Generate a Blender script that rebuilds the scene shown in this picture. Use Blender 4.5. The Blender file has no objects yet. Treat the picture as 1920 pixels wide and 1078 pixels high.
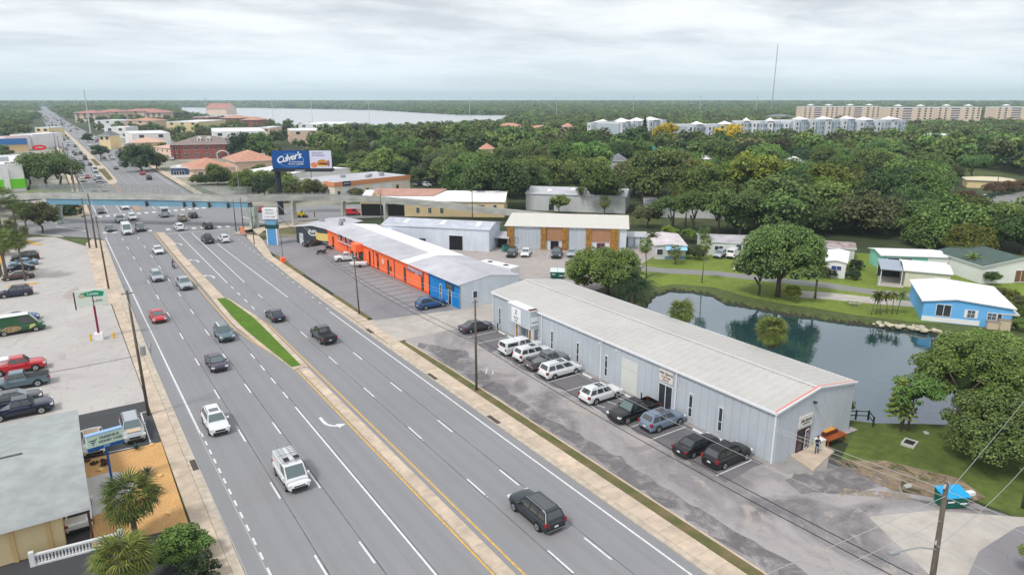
import bpy, bmesh, math, random
import numpy as np
from mathutils import Vector, Matrix
S = bpy.context.scene
C = S.collection
R = math.radians

# ------------------------------------------------------------------ camera, sky, sun, exposure
CAM_H, FPX = 33.0, 1281.0
PITCH, YAW = 0.268166, -0.589744
cam_d = bpy.data.cameras.new('camera'); cam = bpy.data.objects.new('camera', cam_d); C.objects.link(cam)
cam_d.sensor_width = 36.0; cam_d.lens = 36.0 * FPX / 1920.0
cam_d.clip_start = 0.5; cam_d.clip_end = 30000
cam.location = (0, 0, CAM_H)
cam.rotation_euler = (math.pi/2 - PITCH, 0, YAW)
S.camera = cam
S.render.engine = 'CYCLES'
S.view_settings.view_transform = 'Standard'; S.view_settings.look = 'None'
S.view_settings.use_curve_mapping = False; S.view_settings.gamma = 1.0
S.view_settings.exposure = 0.55
SUN_EL, SUN_AZ = 52.0, 255.0          # azimuth of the sun, degrees clockwise from +Y

def G(px, py, z=0.0):
    """ground point (at height z) seen at photo pixel px, py"""
    x = (px-960)/FPX; y = -(py-539)/FPX; c, s = math.cos(PITCH), math.sin(PITCH)
    rx, ry, rz = x, c+s*y, -s+c*y
    k = (CAM_H-z)/(-rz); gx, gy = rx*k, ry*k
    c, s = math.cos(YAW), math.sin(YAW)
    return (c*gx-s*gy, s*gx+c*gy)

w = bpy.data.worlds.new('World'); S.world = w; w.use_nodes = True
nt = w.node_tree; N = nt.nodes; N.clear(); LK = nt.links
out = N.new('ShaderNodeOutputWorld')
sky = N.new('ShaderNodeTexSky'); sky.sky_type = 'NISHITA'; sky.sun_disc = False
sky.sun_elevation = R(SUN_EL); sky.sun_rotation = R(SUN_AZ); sky.altitude = 30
sky.air_density = 1.0; sky.dust_density = 2.0
bg1 = N.new('ShaderNodeBackground'); bg1.inputs[1].default_value = 0.10
LK.new(sky.outputs[0], bg1.inputs[0])
tc = N.new('ShaderNodeTexCoord'); sep = N.new('ShaderNodeSeparateXYZ'); LK.new(tc.outputs['Generated'], sep.inputs[0])
def wm(op, a, b=None, c=None, clamp=False):
    n = N.new('ShaderNodeMath'); n.operation = op; n.use_clamp = clamp
    for i, v in enumerate((a, b, c)):
        if v is None: continue
        if isinstance(v, (int, float)): n.inputs[i].default_value = v
        else: LK.new(v, n.inputs[i])
    return n.outputs[0]
zc = wm('MAXIMUM', sep.outputs[2], 0.0)
den = wm('ADD', zc, 0.085)
cu = wm('DIVIDE', sep.outputs[0], den); cv = wm('DIVIDE', sep.outputs[1], den)
cmb = N.new('ShaderNodeCombineXYZ'); LK.new(cu, cmb.inputs[0]); LK.new(cv, cmb.inputs[1])
def wnoise(scale, detail, rough, off, dist=0.0):
    mp = N.new('ShaderNodeMapping'); mp.inputs['Location'].default_value = off
    mp.inputs['Rotation'].default_value = (0, 0, R(33)); mp.inputs['Scale'].default_value = (scale, scale*1.35, 1)
    LK.new(cmb.outputs[0], mp.inputs[0])
    n = N.new('ShaderNodeTexNoise'); n.inputs['Scale'].default_value = 1.0; n.inputs['Detail'].default_value = detail
    n.inputs['Roughness'].default_value = rough; n.inputs['Distortion'].default_value = dist
    LK.new(mp.outputs[0], n.inputs[0]); return n.outputs[0]
n1 = wnoise(0.95, 8, 0.55, (3.1, 1.7, 0.3), 0.25)
n2 = wnoise(0.30, 5, 0.5, (7.1, 4.2, 2.0), 0.2)
n3 = wnoise(3.4, 6, 0.6, (1.1, 8.2, 2.0), 0.3)
br = wm('MULTIPLY_ADD', wm('ADD', wm('MULTIPLY', n1, 0.62), wm('ADD', wm('MULTIPLY', n2, 0.66), wm('MULTIPLY', n3, 0.18))), 1.95, -0.70)
rp = N.new('ShaderNodeValToRGB'); LK.new(br, rp.inputs[0])
e = rp.color_ramp.elements
e[0].position = 0.50; e[0].color = (0.47, 0.49, 0.525, 1)
e[1].position = 0.93; e[1].color = (0.76, 0.77, 0.78, 1)
for p, c_ in ((0.60, (0.55, 0.57, 0.60, 1)), (0.69, (0.61, 0.63, 0.655, 1)), (0.79, (0.68, 0.695, 0.71, 1))):
    k = e.new(p); k.color = c_
hz = N.new('ShaderNodeMix'); hz.data_type = 'RGBA'                      # clouds thin into pale blue low down
hf = wm('POWER', wm('SUBTRACT', 1.0, wm('MINIMUM', wm('MULTIPLY', zc, 7.5), 1.0)), 1.5)
LK.new(hf, hz.inputs[0]); LK.new(rp.outputs[0], hz.inputs[6]); hz.inputs[7].default_value = (0.64, 0.73, 0.80, 1)
bg2 = N.new('ShaderNodeBackground'); bg2.inputs[1].default_value = 1.0; LK.new(hz.outputs[2], bg2.inputs[0])
cover = wm('MULTIPLY_ADD', n2, 0.25, 0.76, clamp=True)
mx = N.new('ShaderNodeMixShader'); LK.new(cover, mx.inputs[0]); LK.new(bg1.outputs[0], mx.inputs[1]); LK.new(bg2.outputs[0], mx.inputs[2])
LK.new(mx.outputs[0], out.inputs[0])

sd = bpy.data.lights.new('sun', 'SUN'); sd.energy = 1.5; sd.angle = R(10); sd.color = (1.0, 0.96, 0.90)
so = bpy.data.objects.new('sun', sd); C.objects.link(so)
az = R(SUN_AZ); el = R(SUN_EL)
sdir = Vector((math.sin(az)*math.cos(el), math.cos(az)*math.cos(el), math.sin(el)))
so.rotation_euler = sdir.to_track_quat('Z', 'Y').to_euler()

# ------------------------------------------------------------------ materials
def sr(r, g, b):
    f = lambda c: (c/255/12.92) if c/255 <= 0.04045 else ((c/255+0.055)/1.055)**2.4
    return (f(r), f(g), f(b))
MATS = {}
def mat(name, col, rough=0.7, metal=0.0, var=0.0, scale=1.0, bump=0.0, spec=0.3, stretch=(1, 1, 1), coat=0.0, col2=None, v2=0.0, s2=0.1, emit=None):
    if name in MATS: return MATS[name]
    m = bpy.data.materials.new(name); m.use_nodes = True; MATS[name] = m
    t = m.node_tree; b = t.nodes['Principled BSDF']
    b.inputs['Roughness'].default_value = rough; b.inputs['Metallic'].default_value = metal
    b.inputs['Specular IOR Level'].default_value = spec; b.inputs['Coat Weight'].default_value = coat
    b.inputs['Base Color'].default_value = (*col, 1)
    if var or bump or col2:
        g = t.nodes.new('ShaderNodeNewGeometry'); mp = t.nodes.new('ShaderNodeMapping')
        mp.inputs['Scale'].default_value = stretch; t.links.new(g.outputs['Position'], mp.inputs[0])
        n = t.nodes.new('ShaderNodeTexNoise'); n.inputs['Scale'].default_value = scale; n.inputs['Detail'].default_value = 7; n.inputs['Roughness'].default_value = 0.62
        t.links.new(mp.outputs[0], n.inputs[0])
        r_ = t.nodes.new('ShaderNodeValToRGB'); t.links.new(n.outputs[0], r_.inputs[0])
        a = r_.color_ramp.elements
        c2 = col2 if col2 else tuple(min(1, c*(1+var)) for c in col)
        c1 = col if col2 else tuple(c*(1-var) for c in col)
        a[0].position = 0.36; a[0].color = (*c1, 1); a[1].position = 0.64; a[1].color = (*c2, 1)
        last = r_.outputs[0]
        if v2:
            q = t.nodes.new('ShaderNodeTexNoise'); q.inputs['Scale'].default_value = s2; q.inputs['Detail'].default_value = 4
            t.links.new(g.outputs['Position'], q.inputs[0])
            mr = t.nodes.new('ShaderNodeMapRange'); mr.inputs[1].default_value = 0.35; mr.inputs[2].default_value = 0.65
            mr.inputs[3].default_value = 1-v2; mr.inputs[4].default_value = 1+v2*0.6; t.links.new(q.outputs[0], mr.inputs[0])
            vm = t.nodes.new('ShaderNodeVectorMath'); vm.operation = 'SCALE'; t.links.new(last, vm.inputs[0]); t.links.new(mr.outputs[0], vm.inputs['Scale'])
            last = vm.outputs[0]
        t.links.new(last, b.inputs['Base Color'])
        if bump:
            bp = t.nodes.new('ShaderNodeBump'); bp.inputs['Strength'].default_value = bump; bp.inputs['Distance'].default_value = 0.05
            t.links.new(n.outputs[0], bp.inputs['Height']); t.links.new(bp.outputs[0], b.inputs['Normal'])
    return m

def asphalt(name, base, dark, streak=False, cracks=0.0, mott=0.5, mscale=0.12, stain=None):
    """worn asphalt: aggregate grain, mottling, cracks and, on roads, wheel-path wear along Y"""
    m = bpy.data.materials.new(name); m.use_nodes = True; MATS[name] = m
    t = m.node_tree; L = t.links; b = t.nodes['Principled BSDF']; b.inputs['Roughness'].default_value = 0.85; b.inputs['Specular IOR Level'].default_value = 0.25
    g = t.nodes.new('ShaderNodeNewGeometry')
    def noise(scale, detail=6, stretch=(1, 1, 1), dist=0.0, rough=0.6):
        mp = t.nodes.new('ShaderNodeMapping'); mp.inputs['Scale'].default_value = stretch; L.new(g.outputs['Position'], mp.inputs[0])
        n = t.nodes.new('ShaderNodeTexNoise'); n.inputs['Scale'].default_value = scale; n.inputs['Detail'].default_value = detail; n.inputs['Roughness'].default_value = rough
        n.inputs['Distortion'].default_value = dist; L.new(mp.outputs[0], n.inputs[0]); return n.outputs[0]
    def rng(s, a0, a1, b0, b1):
        r_ = t.nodes.new('ShaderNodeMapRange'); L.new(s, r_.inputs[0])
        for i, v in enumerate((a0, a1, b0, b1)): r_.inputs[1+i].default_value = v
        return r_.outputs[0]
    def mix(f, a, c):
        x = t.nodes.new('ShaderNodeMix'); x.data_type = 'RGBA'; L.new(f, x.inputs[0])
        for i, v in ((6, a), (7, c)):
            if isinstance(v, tuple): x.inputs[i].default_value = (*v, 1)
            else: L.new(v, x.inputs[i])
        return x.outputs[2]
    col = mix(rng(noise(mscale, 8, dist=1.2), 0.5-mott*0.3, 0.5+mott*0.3, 0, 1), base, dark)
    f2 = rng(noise(mscale*7, 6, dist=0.8), 0.35, 0.7, 0, 0.45)
    col = mix(f2, col, tuple(c*0.82 for c in base))
    if streak:
        f3 = rng(noise(0.9, 4, (1, 0.012, 1)), 0.40, 0.66, 0, 0.8)
        col = mix(f3, col, tuple(c*0.84 for c in base))
        f5 = rng(noise(3.4, 3, (1, 0.006, 1)), 0.60, 0.67, 0, 0.30)
        col = mix(f5, col, tuple(c*0.62 for c in base))
    if streak:
        sx = t.nodes.new('ShaderNodeSeparateXYZ'); L.new(g.outputs['Position'], sx.inputs[0])
        def mm(op, a, v):
            q = t.nodes.new('ShaderNodeMath'); q.operation = op; L.new(a, q.inputs[0])
            if not isinstance(v, (int, float)): L.new(v, q.inputs[1])
            elif v is not None: q.inputs[1].default_value = v
            return q.outputs[0]
        wv = mm('COSINE', mm('MULTIPLY', mm('SUBTRACT', sx.outputs[0], 11.4), 2*math.pi/1.655), 0)
        tracks = mm('MULTIPLY', rng(wv, -.1, 1, 0, .30), rng(noise(0.25, 4, (1, .05, 1)), .35, .6, .25, 1))
        col = mix(tracks, col, tuple(c*0.66 for c in base))
        col = mix(rng(noise(0.05, 5, dist=.6), .58, .62, 0, .22), col, tuple(c*0.72 for c in base))
    if stain:
        col = mix(rng(noise(0.22, 5, dist=2.0), 0.56, 0.66, 0, 0.8), col, stain)
    if cracks:
        mp = t.nodes.new('ShaderNodeVectorMath'); mp.operation = 'ADD'; L.new(g.outputs['Position'], mp.inputs[0])
        nn = t.nodes.new('ShaderNodeTexNoise'); nn.inputs['Scale'].default_value = 0.7; L.new(g.outputs['Position'], nn.inputs[0])
        sc = t.nodes.new('ShaderNodeVectorMath'); sc.operation = 'SCALE'; sc.inputs['Scale'].default_value = 2.2; L.new(nn.outputs[1], sc.inputs[0]); L.new(sc.outputs[0], mp.inputs[1])
        vo = t.nodes.new('ShaderNodeTexVoronoi'); vo.feature = 'DISTANCE_TO_EDGE'; vo.inputs['Scale'].default_value = 0.23; L.new(mp.outputs[0], vo.inputs[0])
        f4 = rng(vo.outputs[0], 0.0, 0.012, cracks, 0)
        col = mix(f4, col, tuple(c*0.35 for c in base))
    fg = rng(noise(14, 2), 0.3, 0.7, 0, 0.25)
    col = mix(fg, col, tuple(min(1, c*1.25) for c in base))
    L.new(col, b.inputs['Base Color'])
    bp = t.nodes.new('ShaderNodeBump'); bp.inputs['Strength'].default_value = 0.25; bp.inputs['Distance'].default_value = 0.02
    L.new(noise(25, 2), bp.inputs['Height']); L.new(bp.outputs[0], b.inputs['Normal'])
    return m

def patchy(m, scale=0.9, lo=.46, hi=.54):
    """a thin overlay that is worn through in places"""
    t = m.node_tree; L = t.links; b = t.nodes['Principled BSDF']; g = t.nodes.new('ShaderNodeNewGeometry'); n = t.nodes.new('ShaderNodeTexNoise')
    n.inputs['Scale'].default_value = scale; n.inputs['Detail'].default_value = 8; n.inputs['Roughness'].default_value = .7; n.inputs['Distortion'].default_value = 1.0; L.new(g.outputs['Position'], n.inputs[0])
    r_ = t.nodes.new('ShaderNodeMapRange'); r_.inputs[1].default_value = lo; r_.inputs[2].default_value = hi; L.new(n.outputs[0], r_.inputs[0]); L.new(r_.outputs[0], b.inputs['Alpha']); return m
def leafmat(name, c1, c2, c3=None, rough=0.55):
    m = bpy.data.materials.new(name); m.use_nodes = True; MATS[name] = m
    t = m.node_tree; L = t.links; b = t.nodes['Principled BSDF']; b.inputs['Roughness'].default_value = rough; b.inputs['Specular IOR Level'].default_value = 0.25
    g = t.nodes.new('ShaderNodeNewGeometry'); oi = t.nodes.new('ShaderNodeObjectInfo')
    r_ = t.nodes.new('ShaderNodeValToRGB'); L.new(g.outputs['Random Per Island'], r_.inputs[0])
    a = r_.color_ramp.elements; a[0].position = 0.0; a[0].color = (*c1, 1); a[1].position = 1.0; a[1].color = (*c2, 1)
    hs = t.nodes.new('ShaderNodeHueSaturation')
    mr = t.nodes.new('ShaderNodeMapRange'); L.new(oi.outputs['Random'], mr.inputs[0]); mr.inputs[3].default_value = 0.462; mr.inputs[4].default_value = 0.528
    m2 = t.nodes.new('ShaderNodeMath'); m2.operation = 'MULTIPLY'; m2.inputs[1].default_value = 7.31; L.new(oi.outputs['Random'], m2.inputs[0])
    fr = t.nodes.new('ShaderNodeMath'); fr.operation = 'FRACT'; L.new(m2.outputs[0], fr.inputs[0])
    mv = t.nodes.new('ShaderNodeMapRange'); L.new(fr.outputs[0], mv.inputs[0]); mv.inputs[3].default_value = 0.62; mv.inputs[4].default_value = 1.45
    L.new(mr.outputs[0], hs.inputs['Hue']); L.new(mv.outputs[0], hs.inputs['Value']); hs.inputs['Saturation'].default_value = 0.98; L.new(r_.outputs[0], hs.inputs['Color'])
    L.new(hs.outputs[0], b.inputs['Base Color'])
    tr = t.nodes.new('ShaderNodeBsdfTranslucent'); L.new(hs.outputs[0], tr.inputs[0])
    ms = t.nodes.new('ShaderNodeMixShader'); ms.inputs[0].default_value = 0.22
    L.new(b.outputs[0], ms.inputs[1]); L.new(tr.outputs[0], ms.inputs[2]); L.new(ms.outputs[0], t.nodes['Material Output'].inputs[0])
    return m

def paintmat():
    m = bpy.data.materials.new('car_paint'); m.use_nodes = True; t = m.node_tree; b = t.nodes['Principled BSDF']
    oi = t.nodes.new('ShaderNodeObjectInfo'); t.links.new(oi.outputs['Color'], b.inputs['Base Color'])
    b.inputs['Roughness'].default_value = 0.34; b.inputs['Coat Weight'].default_value = 0.7; b.inputs['Coat Roughness'].default_value = 0.06
    b.inputs['Metallic'].default_value = 0.15
    return m
PAINT = paintmat()
GLASS = mat('car_glass', (0.030, 0.038, 0.044), 0.05, spec=0.9, coat=0.8)
GLASS2 = mat('windshield_glass', (0.085, 0.13, 0.135), 0.05, spec=0.9, coat=0.8)
TYRE = mat('tyre_rubber', (0.018, 0.018, 0.019), 0.85)
RIM = mat('wheel_alloy', (0.42, 0.43, 0.45), 0.3, metal=0.8)
BLKP = mat('black_plastic', (0.02, 0.02, 0.022), 0.55)
REDL = mat('tail_lamp', (0.24, 0.012, 0.016), 0.2, spec=0.6)
HEADL = mat('head_lamp', (0.75, 0.78, 0.80), 0.12, spec=0.7)
WHITE = mat('white_paint', (0.78, 0.79, 0.80), 0.5, var=0.05, scale=0.6)
CHROME = mat('chrome', (0.7, 0.7, 0.72), 0.18, metal=1.0)
CONC = mat('pale_concrete', (0.56, 0.46, 0.36), 0.9, var=0.14, scale=0.8, bump=0.15, v2=0.12, s2=0.25)
CONC2 = mat('kerb_concrete', (0.50, 0.43, 0.35), 0.9, var=0.16, scale=1.6, bump=0.15)
CONC3 = mat('bridge_concrete', (0.44, 0.44, 0.41), 0.85, var=0.18, scale=0.35, stretch=(1, 1, 3))
MARKW = mat('white_road_paint', (0.70, 0.71, 0.72), 0.6, var=0.12, scale=3)
MARKY = mat('yellow_road_paint', (0.66, 0.40, 0.09), 0.6, var=0.14, scale=3)
WOODP = mat('weathered_pole_wood', (0.125, 0.105, 0.085), 0.9, var=0.25, scale=2.5, stretch=(4, 4, 0.4))
STEEL = mat('galvanised_steel', (0.42, 0.44, 0.46), 0.4, metal=0.6)
DARKM = mat('dark_metal', (0.04, 0.042, 0.046), 0.5)
WIN = mat('window_glass', (0.035, 0.045, 0.055), 0.08, spec=0.6)
WINB = mat('pale_window_glass', (0.10, 0.12, 0.14), 0.12, spec=0.5)  # paler grey glass than the plain windows
BARK = mat('bark', (0.11, 0.085, 0.065), 0.95, var=0.3, scale=3, stretch=(3, 3, 0.6))
PBARK = mat('palm_trunk_bark', (0.17, 0.14, 0.11), 0.95, var=0.3, scale=3, stretch=(1, 1, 5))

# ------------------------------------------------------------------ mesh helpers
class MB:
    def __init__(s): s.v = []; s.f = []; s.m = []
    def add(s, vs, fs, m=0):
        o = len(s.v); s.v += [tuple(p) for p in vs]
        for f in fs: s.f.append([i+o for i in f]); s.m.append(m)
        return s
    def box(s, x0, x1, y0, y1, z0, z1, m=0):
        vs = [(x, y, z) for z in (z0, z1) for y in (y0, y1) for x in (x0, x1)]
        return s.add(vs, [(0, 2, 3, 1), (4, 5, 7, 6), (0, 1, 5, 4), (2, 6, 7, 3), (0, 4, 6, 2), (1, 3, 7, 5)], m)
    def quad(s, a, b, c, d, m=0): return s.add([a, b, c, d], [(0, 1, 2, 3)], m)
    def poly(s, pts, z, m=0):
        return s.add([(p[0], p[1], z) for p in pts], [tuple(range(len(pts)))], m)
    def prism(s, pts, z0, z1, m=0, mt=None):
        n = len(pts); o = [(p[0], p[1], z0) for p in pts]+[(p[0], p[1], z1) for p in pts]
        s.add(o, [(i, (i+1) % n, n+(i+1) % n, n+i) for i in range(n)], m)
        return s.add([(p[0], p[1], z1) for p in pts], [tuple(range(n))], m if mt is None else mt)
    def tube(s, pts, rad, n=8, m=0, cap=True):
        """tube through points with a radius per point"""
        pts = [Vector(p) for p in pts]; rings = []
        if not hasattr(rad, '__len__'): rad = [rad]*len(pts)
        for i, p in enumerate(pts):
            d = (pts[min(i+1, len(pts)-1)]-pts[max(i-1, 0)]).normalized()
            a = d.orthogonal() if i == 0 else (pa - d*pa.dot(d))
            a.normalize(); pa = a; b = d.cross(a)
            rings.append([p+(a*math.cos(2*math.pi*k/n)+b*math.sin(2*math.pi*k/n))*rad[i] for k in range(n)])
        vs = [q for r_ in rings for q in r_]; fs = []
        for i in range(len(pts)-1):
            for k in range(n): fs.append((i*n+k, i*n+(k+1) % n, (i+1)*n+(k+1) % n, (i+1)*n+k))
        if cap: fs.append(tuple(range(n))[::-1]); fs.append(tuple((len(pts)-1)*n+k for k in range(n)))
        return s.add(vs, fs, m)
    def cyl(s, x, y, z0, z1, r, n=12, m=0, r1=None): return s.tube([(x, y, z0), (x, y, z1)], [r, r if r1 is None else r1], n, m)
    def bar(s, a, b, w_, m=0): return s.tube([a, b], w_/1.4, 4, m)
    def mesh(s, name, mats, smooth=False):
        me = bpy.data.meshes.new(name); me.from_pydata(s.v, [], s.f)
        for mm in mats: me.materials.append(mm)
        me.polygons.foreach_set('material_index', s.m)
        if smooth: me.polygons.foreach_set('use_smooth', [True]*len(s.f))
        me.update(); return me

def link(name, me, parent=None, loc=(0, 0, 0), rot=(0, 0, 0), scale=None):
    o = bpy.data.objects.new(name, me); C.objects.link(o); o.location = loc; o.rotation_euler = rot
    if scale: o.scale = scale
    if parent: o.parent = parent
    return o
def build(mb, name, mats, parent=None, loc=(0, 0, 0), rot=(0, 0, 0), smooth=False):
    if not isinstance(mats, (list, tuple)): mats = [mats]
    return link(name, mb.mesh(name, mats, smooth), parent, loc, rot)
def tag(o, label, cat, group=None):
    o['label'] = label; o['category'] = cat
    if group: o['group'] = group
    return o
def thing(name, label, cat, loc=(0, 0, 0), rotz=0.0, group=None):
    loc = (*loc, 0.0) if len(loc) == 2 else loc
    o = bpy.data.objects.new(name, None); C.objects.link(o); o.location = loc; o.rotation_euler = (0, 0, rotz)
    o.empty_display_size = 0.3
    return tag(o, label, cat, group)
def struct(o): o['kind'] = 'structure'; return o
def stuff(o, label=None, cat=None):
    o['kind'] = 'stuff'
    if label: o['label'] = label
    if cat: o['category'] = cat
    return o
def text_mesh(txt, size, m, bold=0.0, shear=0.0, depth=0.01, spacing=1.0, name='lettering'):
    cu_ = bpy.data.curves.new('lettering', 'FONT'); cu_.body = txt; cu_.size = size; cu_.align_x = 'CENTER'; cu_.align_y = 'CENTER'
    cu_.extrude = depth; cu_.offset = bold*size; cu_.shear = shear; cu_.space_character = spacing; cu_.resolution_u = 3
    o = bpy.data.objects.new('lettering', cu_)
    me = bpy.data.meshes.new_from_object(o); me.name = name
    me.materials.clear(); me.materials.append(m)
    bpy.data.objects.remove(o); bpy.data.curves.remove(cu_)
    return me
def lettering(parent, txt, size, m, loc, rot=(math.pi/2, 0, 0), **k):
    return link('lettering', text_mesh(txt, size, m, **k), parent, loc, rot)
# ------------------------------------------------------------------ ground, water, roads
GRASS = mat('lawn_grass', (.085, .112, .034), 0.95, var=0.22, scale=0.9, bump=0.3, v2=0.22, s2=0.08)
GRASS_B = mat('bright_lawn_grass', (.165, .225, .034), 0.95, var=0.16, scale=1.2, bump=0.3, v2=0.2, s2=0.10)
GRASS_M = mat('median_grass', (.092, .180, .016), 0.95, var=0.16, scale=2.5, bump=0.4, v2=0.12, s2=0.3)
VERGE = mat('patchy_verge_grass', (.085, .105, .032), 0.95, var=0.1, scale=0.45, bump=0.4, col2=(.19, .145, .075))
SOIL = mat('scrub_ground', (0.055, 0.072, 0.030), 0.95, var=0.4, scale=0.05, v2=0.35, s2=0.012)
ROAD = asphalt('highway_asphalt', (0.285, 0.285, 0.300), (0.225, 0.225, 0.238), streak=True, mott=0.9, mscale=0.03)
LOTR = asphalt('worn_lot_asphalt', (0.37, 0.345, 0.345), (0.115, 0.11, 0.12), cracks=0.45, mott=0.34, mscale=0.10, stain=(0.40, 0.35, 0.315))
LOTO = asphalt('plaza_lot_asphalt', (0.27, 0.26, 0.275), (0.20, 0.19, 0.205), cracks=0.35, mott=0.5, mscale=0.06)
LOTL = asphalt('bleached_lot_asphalt', (0.50, 0.475, 0.455), (0.42, 0.39, 0.375), cracks=0.5, mott=0.5, mscale=0.07, stain=(0.36, 0.34, 0.33))
LOTD = asphalt('fresh_dark_asphalt', (0.075, 0.078, 0.085), (0.055, 0.057, 0.062), mott=0.6)
LOTB = asphalt('back_lot_asphalt', (0.42, 0.375, 0.355), (0.35, 0.32, 0.305), cracks=0.3, mott=0.6, mscale=0.09, stain=(0.27, 0.22, 0.21))
PATHM = asphalt('lane_asphalt', (0.26, 0.26, 0.25), (0.22, 0.22, 0.21), mott=0.6)
CITYG = mat('commercial_ground', sr(176, 170, 160), 0.95, col2=sr(120, 122, 104), scale=0.03, v2=0.2, s2=0.1)
DRIVE = mat('driveway_concrete', (0.46, 0.425, 0.385), 0.9, var=0.10, scale=0.5, bump=0.15, v2=0.12, s2=0.12)
DIRT = mat('bare_dirt', (0.25, 0.19, 0.13), 0.95, var=0.25, scale=0.8, bump=0.4)
MULCH = mat('tan_mulch', sr(204, 160, 106), 0.95, var=0.2, scale=7, bump=0.6, v2=0.1, s2=0.4)
GRAVEL = mat('white_gravel', sr(196, 194, 192), 0.95, var=0.18, scale=9, bump=0.6)

POND_PX = [(1212, 575), (1232, 548), (1262, 541), (1300, 543), (1335, 549), (1352, 562), (1400, 570), (1440, 578), (1480, 586), (1530, 592),
           (1600, 602), (1660, 609), (1700, 614), (1760, 622), (1820, 633), (1880, 645), (1960, 662)]
pond = [G(x, y) for x, y in POND_PX] + [(112, 20), (92, 19), (80, 24), G(1745, 800), G(1700, 803), G(1662, 801), G(1640, 796), (66.2, 36), (66.0, 50), (66.2, 64), (68.5, 76)]
def in_poly(x, y, P_):
    c = False; j = len(P_)-1
    for i in range(len(P_)):
        xi, yi = P_[i]; xj, yj = P_[j]
        if (yi > y) != (yj > y) and x < (xj-xi)*(y-yi)/(yj-yi)+xi: c = not c
        j = i
    return c
def d_poly(x, y, P_):
    d = 1e9
    for i in range(len(P_)):
        x0, y0 = P_[i-1]; x1, y1 = P_[i]; dx, dy = x1-x0, y1-y0
        k = max(0, min(1, ((x-x0)*dx+(y-y0)*dy)/(dx*dx+dy*dy+1e-9)))
        d = min(d, math.hypot(x-x0-k*dx, y-y0-k*dy))
    return d
# one ground sheet, dished where the pond lies
mb = MB(); BX0, BX1, BY0, BY1 = 62, 124, 10, 92; FAR = 14000
for a in ((-FAR, BX0, -FAR, FAR), (BX1, FAR, -FAR, FAR), (BX0, BX1, -FAR, BY0), (BX0, BX1, BY1, FAR)):
    mb.quad((a[0], a[2], 0), (a[1], a[2], 0), (a[1], a[3], 0), (a[0], a[3], 0))
nx, ny = (BX1-BX0)*2, (BY1-BY0)*2; vs = []; rnd = random.Random(3)
for j in range(ny+1):
    for i in range(nx+1):
        x, y = BX0+i*.5, BY0+j*.5; z = 0.0
        if 0 < i < nx and 0 < j < ny:
            d = d_poly(x, y, pond); d = d if in_poly(x, y, pond) else -d
            if d > -1.3: z = -min(2.2, max(0, (d+.75+.25*math.sin(x*1.3)*math.cos(y*1.7)))*0.75)
        vs.append((x, y, z))
for j in range(ny):
    for i in range(nx):
        q = (j*(nx+1)+i, j*(nx+1)+i+1, (j+1)*(nx+1)+i+1, (j+1)*(nx+1)+i); mb_z = min(vs[k][2] for k in q); mb.add([vs[k] for k in q], [(0, 1, 2, 3)], 2 if mb_z < -.50 else 1)
struct(build(mb, 'ground', [SOIL, GRASS, mat('wet_bank_mud', (.045, .042, .026), .9, var=.3, scale=1.5)]))
def water_mat(name, c, rough, scale, strength, gloss=0.0):
    m = bpy.data.materials.new(name); m.use_nodes = True; t = m.node_tree; b = t.nodes['Principled BSDF']
    b.inputs['Base Color'].default_value = (*c, 1); b.inputs['Roughness'].default_value = rough; b.inputs['IOR'].default_value = 1.33; b.inputs['Specular IOR Level'].default_value = 0.9
    g = t.nodes.new('ShaderNodeNewGeometry'); n = t.nodes.new('ShaderNodeTexNoise'); n.inputs['Scale'].default_value = scale; n.inputs['Detail'].default_value = 4
    t.links.new(g.outputs['Position'], n.inputs[0]); bp = t.nodes.new('ShaderNodeBump'); bp.inputs['Strength'].default_value = strength; bp.inputs['Distance'].default_value = 0.05
    t.links.new(n.outputs[0], bp.inputs['Height']); t.links.new(bp.outputs[0], b.inputs['Normal'])
    if gloss:
        gl = t.nodes.new('ShaderNodeBsdfGlossy'); gl.inputs['Roughness'].default_value = rough; gl.inputs['Color'].default_value = (.86, .9, 1, 1); t.links.new(bp.outputs[0], gl.inputs['Normal'])
        ms = t.nodes.new('ShaderNodeMixShader'); ms.inputs[0].default_value = gloss; t.links.new(b.outputs[0], ms.inputs[1]); t.links.new(gl.outputs[0], ms.inputs[2]); t.links.new(ms.outputs[0], t.nodes['Material Output'].inputs[0])
    return m
WATER = water_mat('pond_water', (0.020, 0.058, 0.062), 0.03, 0.9, 0.35, .23)
mb = MB(); mb.quad((BX0+0.5, BY0+.5, -0.55), (BX1-.5, BY0+.5, -0.55), (BX1-.5, BY1-.5, -0.55), (BX0+.5, BY1-.5, -0.55))
struct(build(mb, 'pond_water', WATER))
BAY = water_mat('bay_water', (0.42, 0.43, 0.45), 0.25, 0.05, 0.05)
bay = [G(x, y, 9) for x, y in ((330, 208), (480, 222), (600, 230), (760, 232), (900, 224), (955, 221))] + [G(955, 216), G(940, 217), (768, 1361), (889, 2129), (722, 2925), (486, 3311)]
mb = MB(); mb.poly(bay, 0.4); struct(build(mb, 'bay_water', BAY))

def sheet(name, pts, z, m, raised=False):
    mb = MB()
    if raised: mb.prism(pts, 0, z)
    else: mb.poly(pts, z)
    return struct(build(mb, name, m))
def px(*p): return [G(*q) for q in p]
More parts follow.
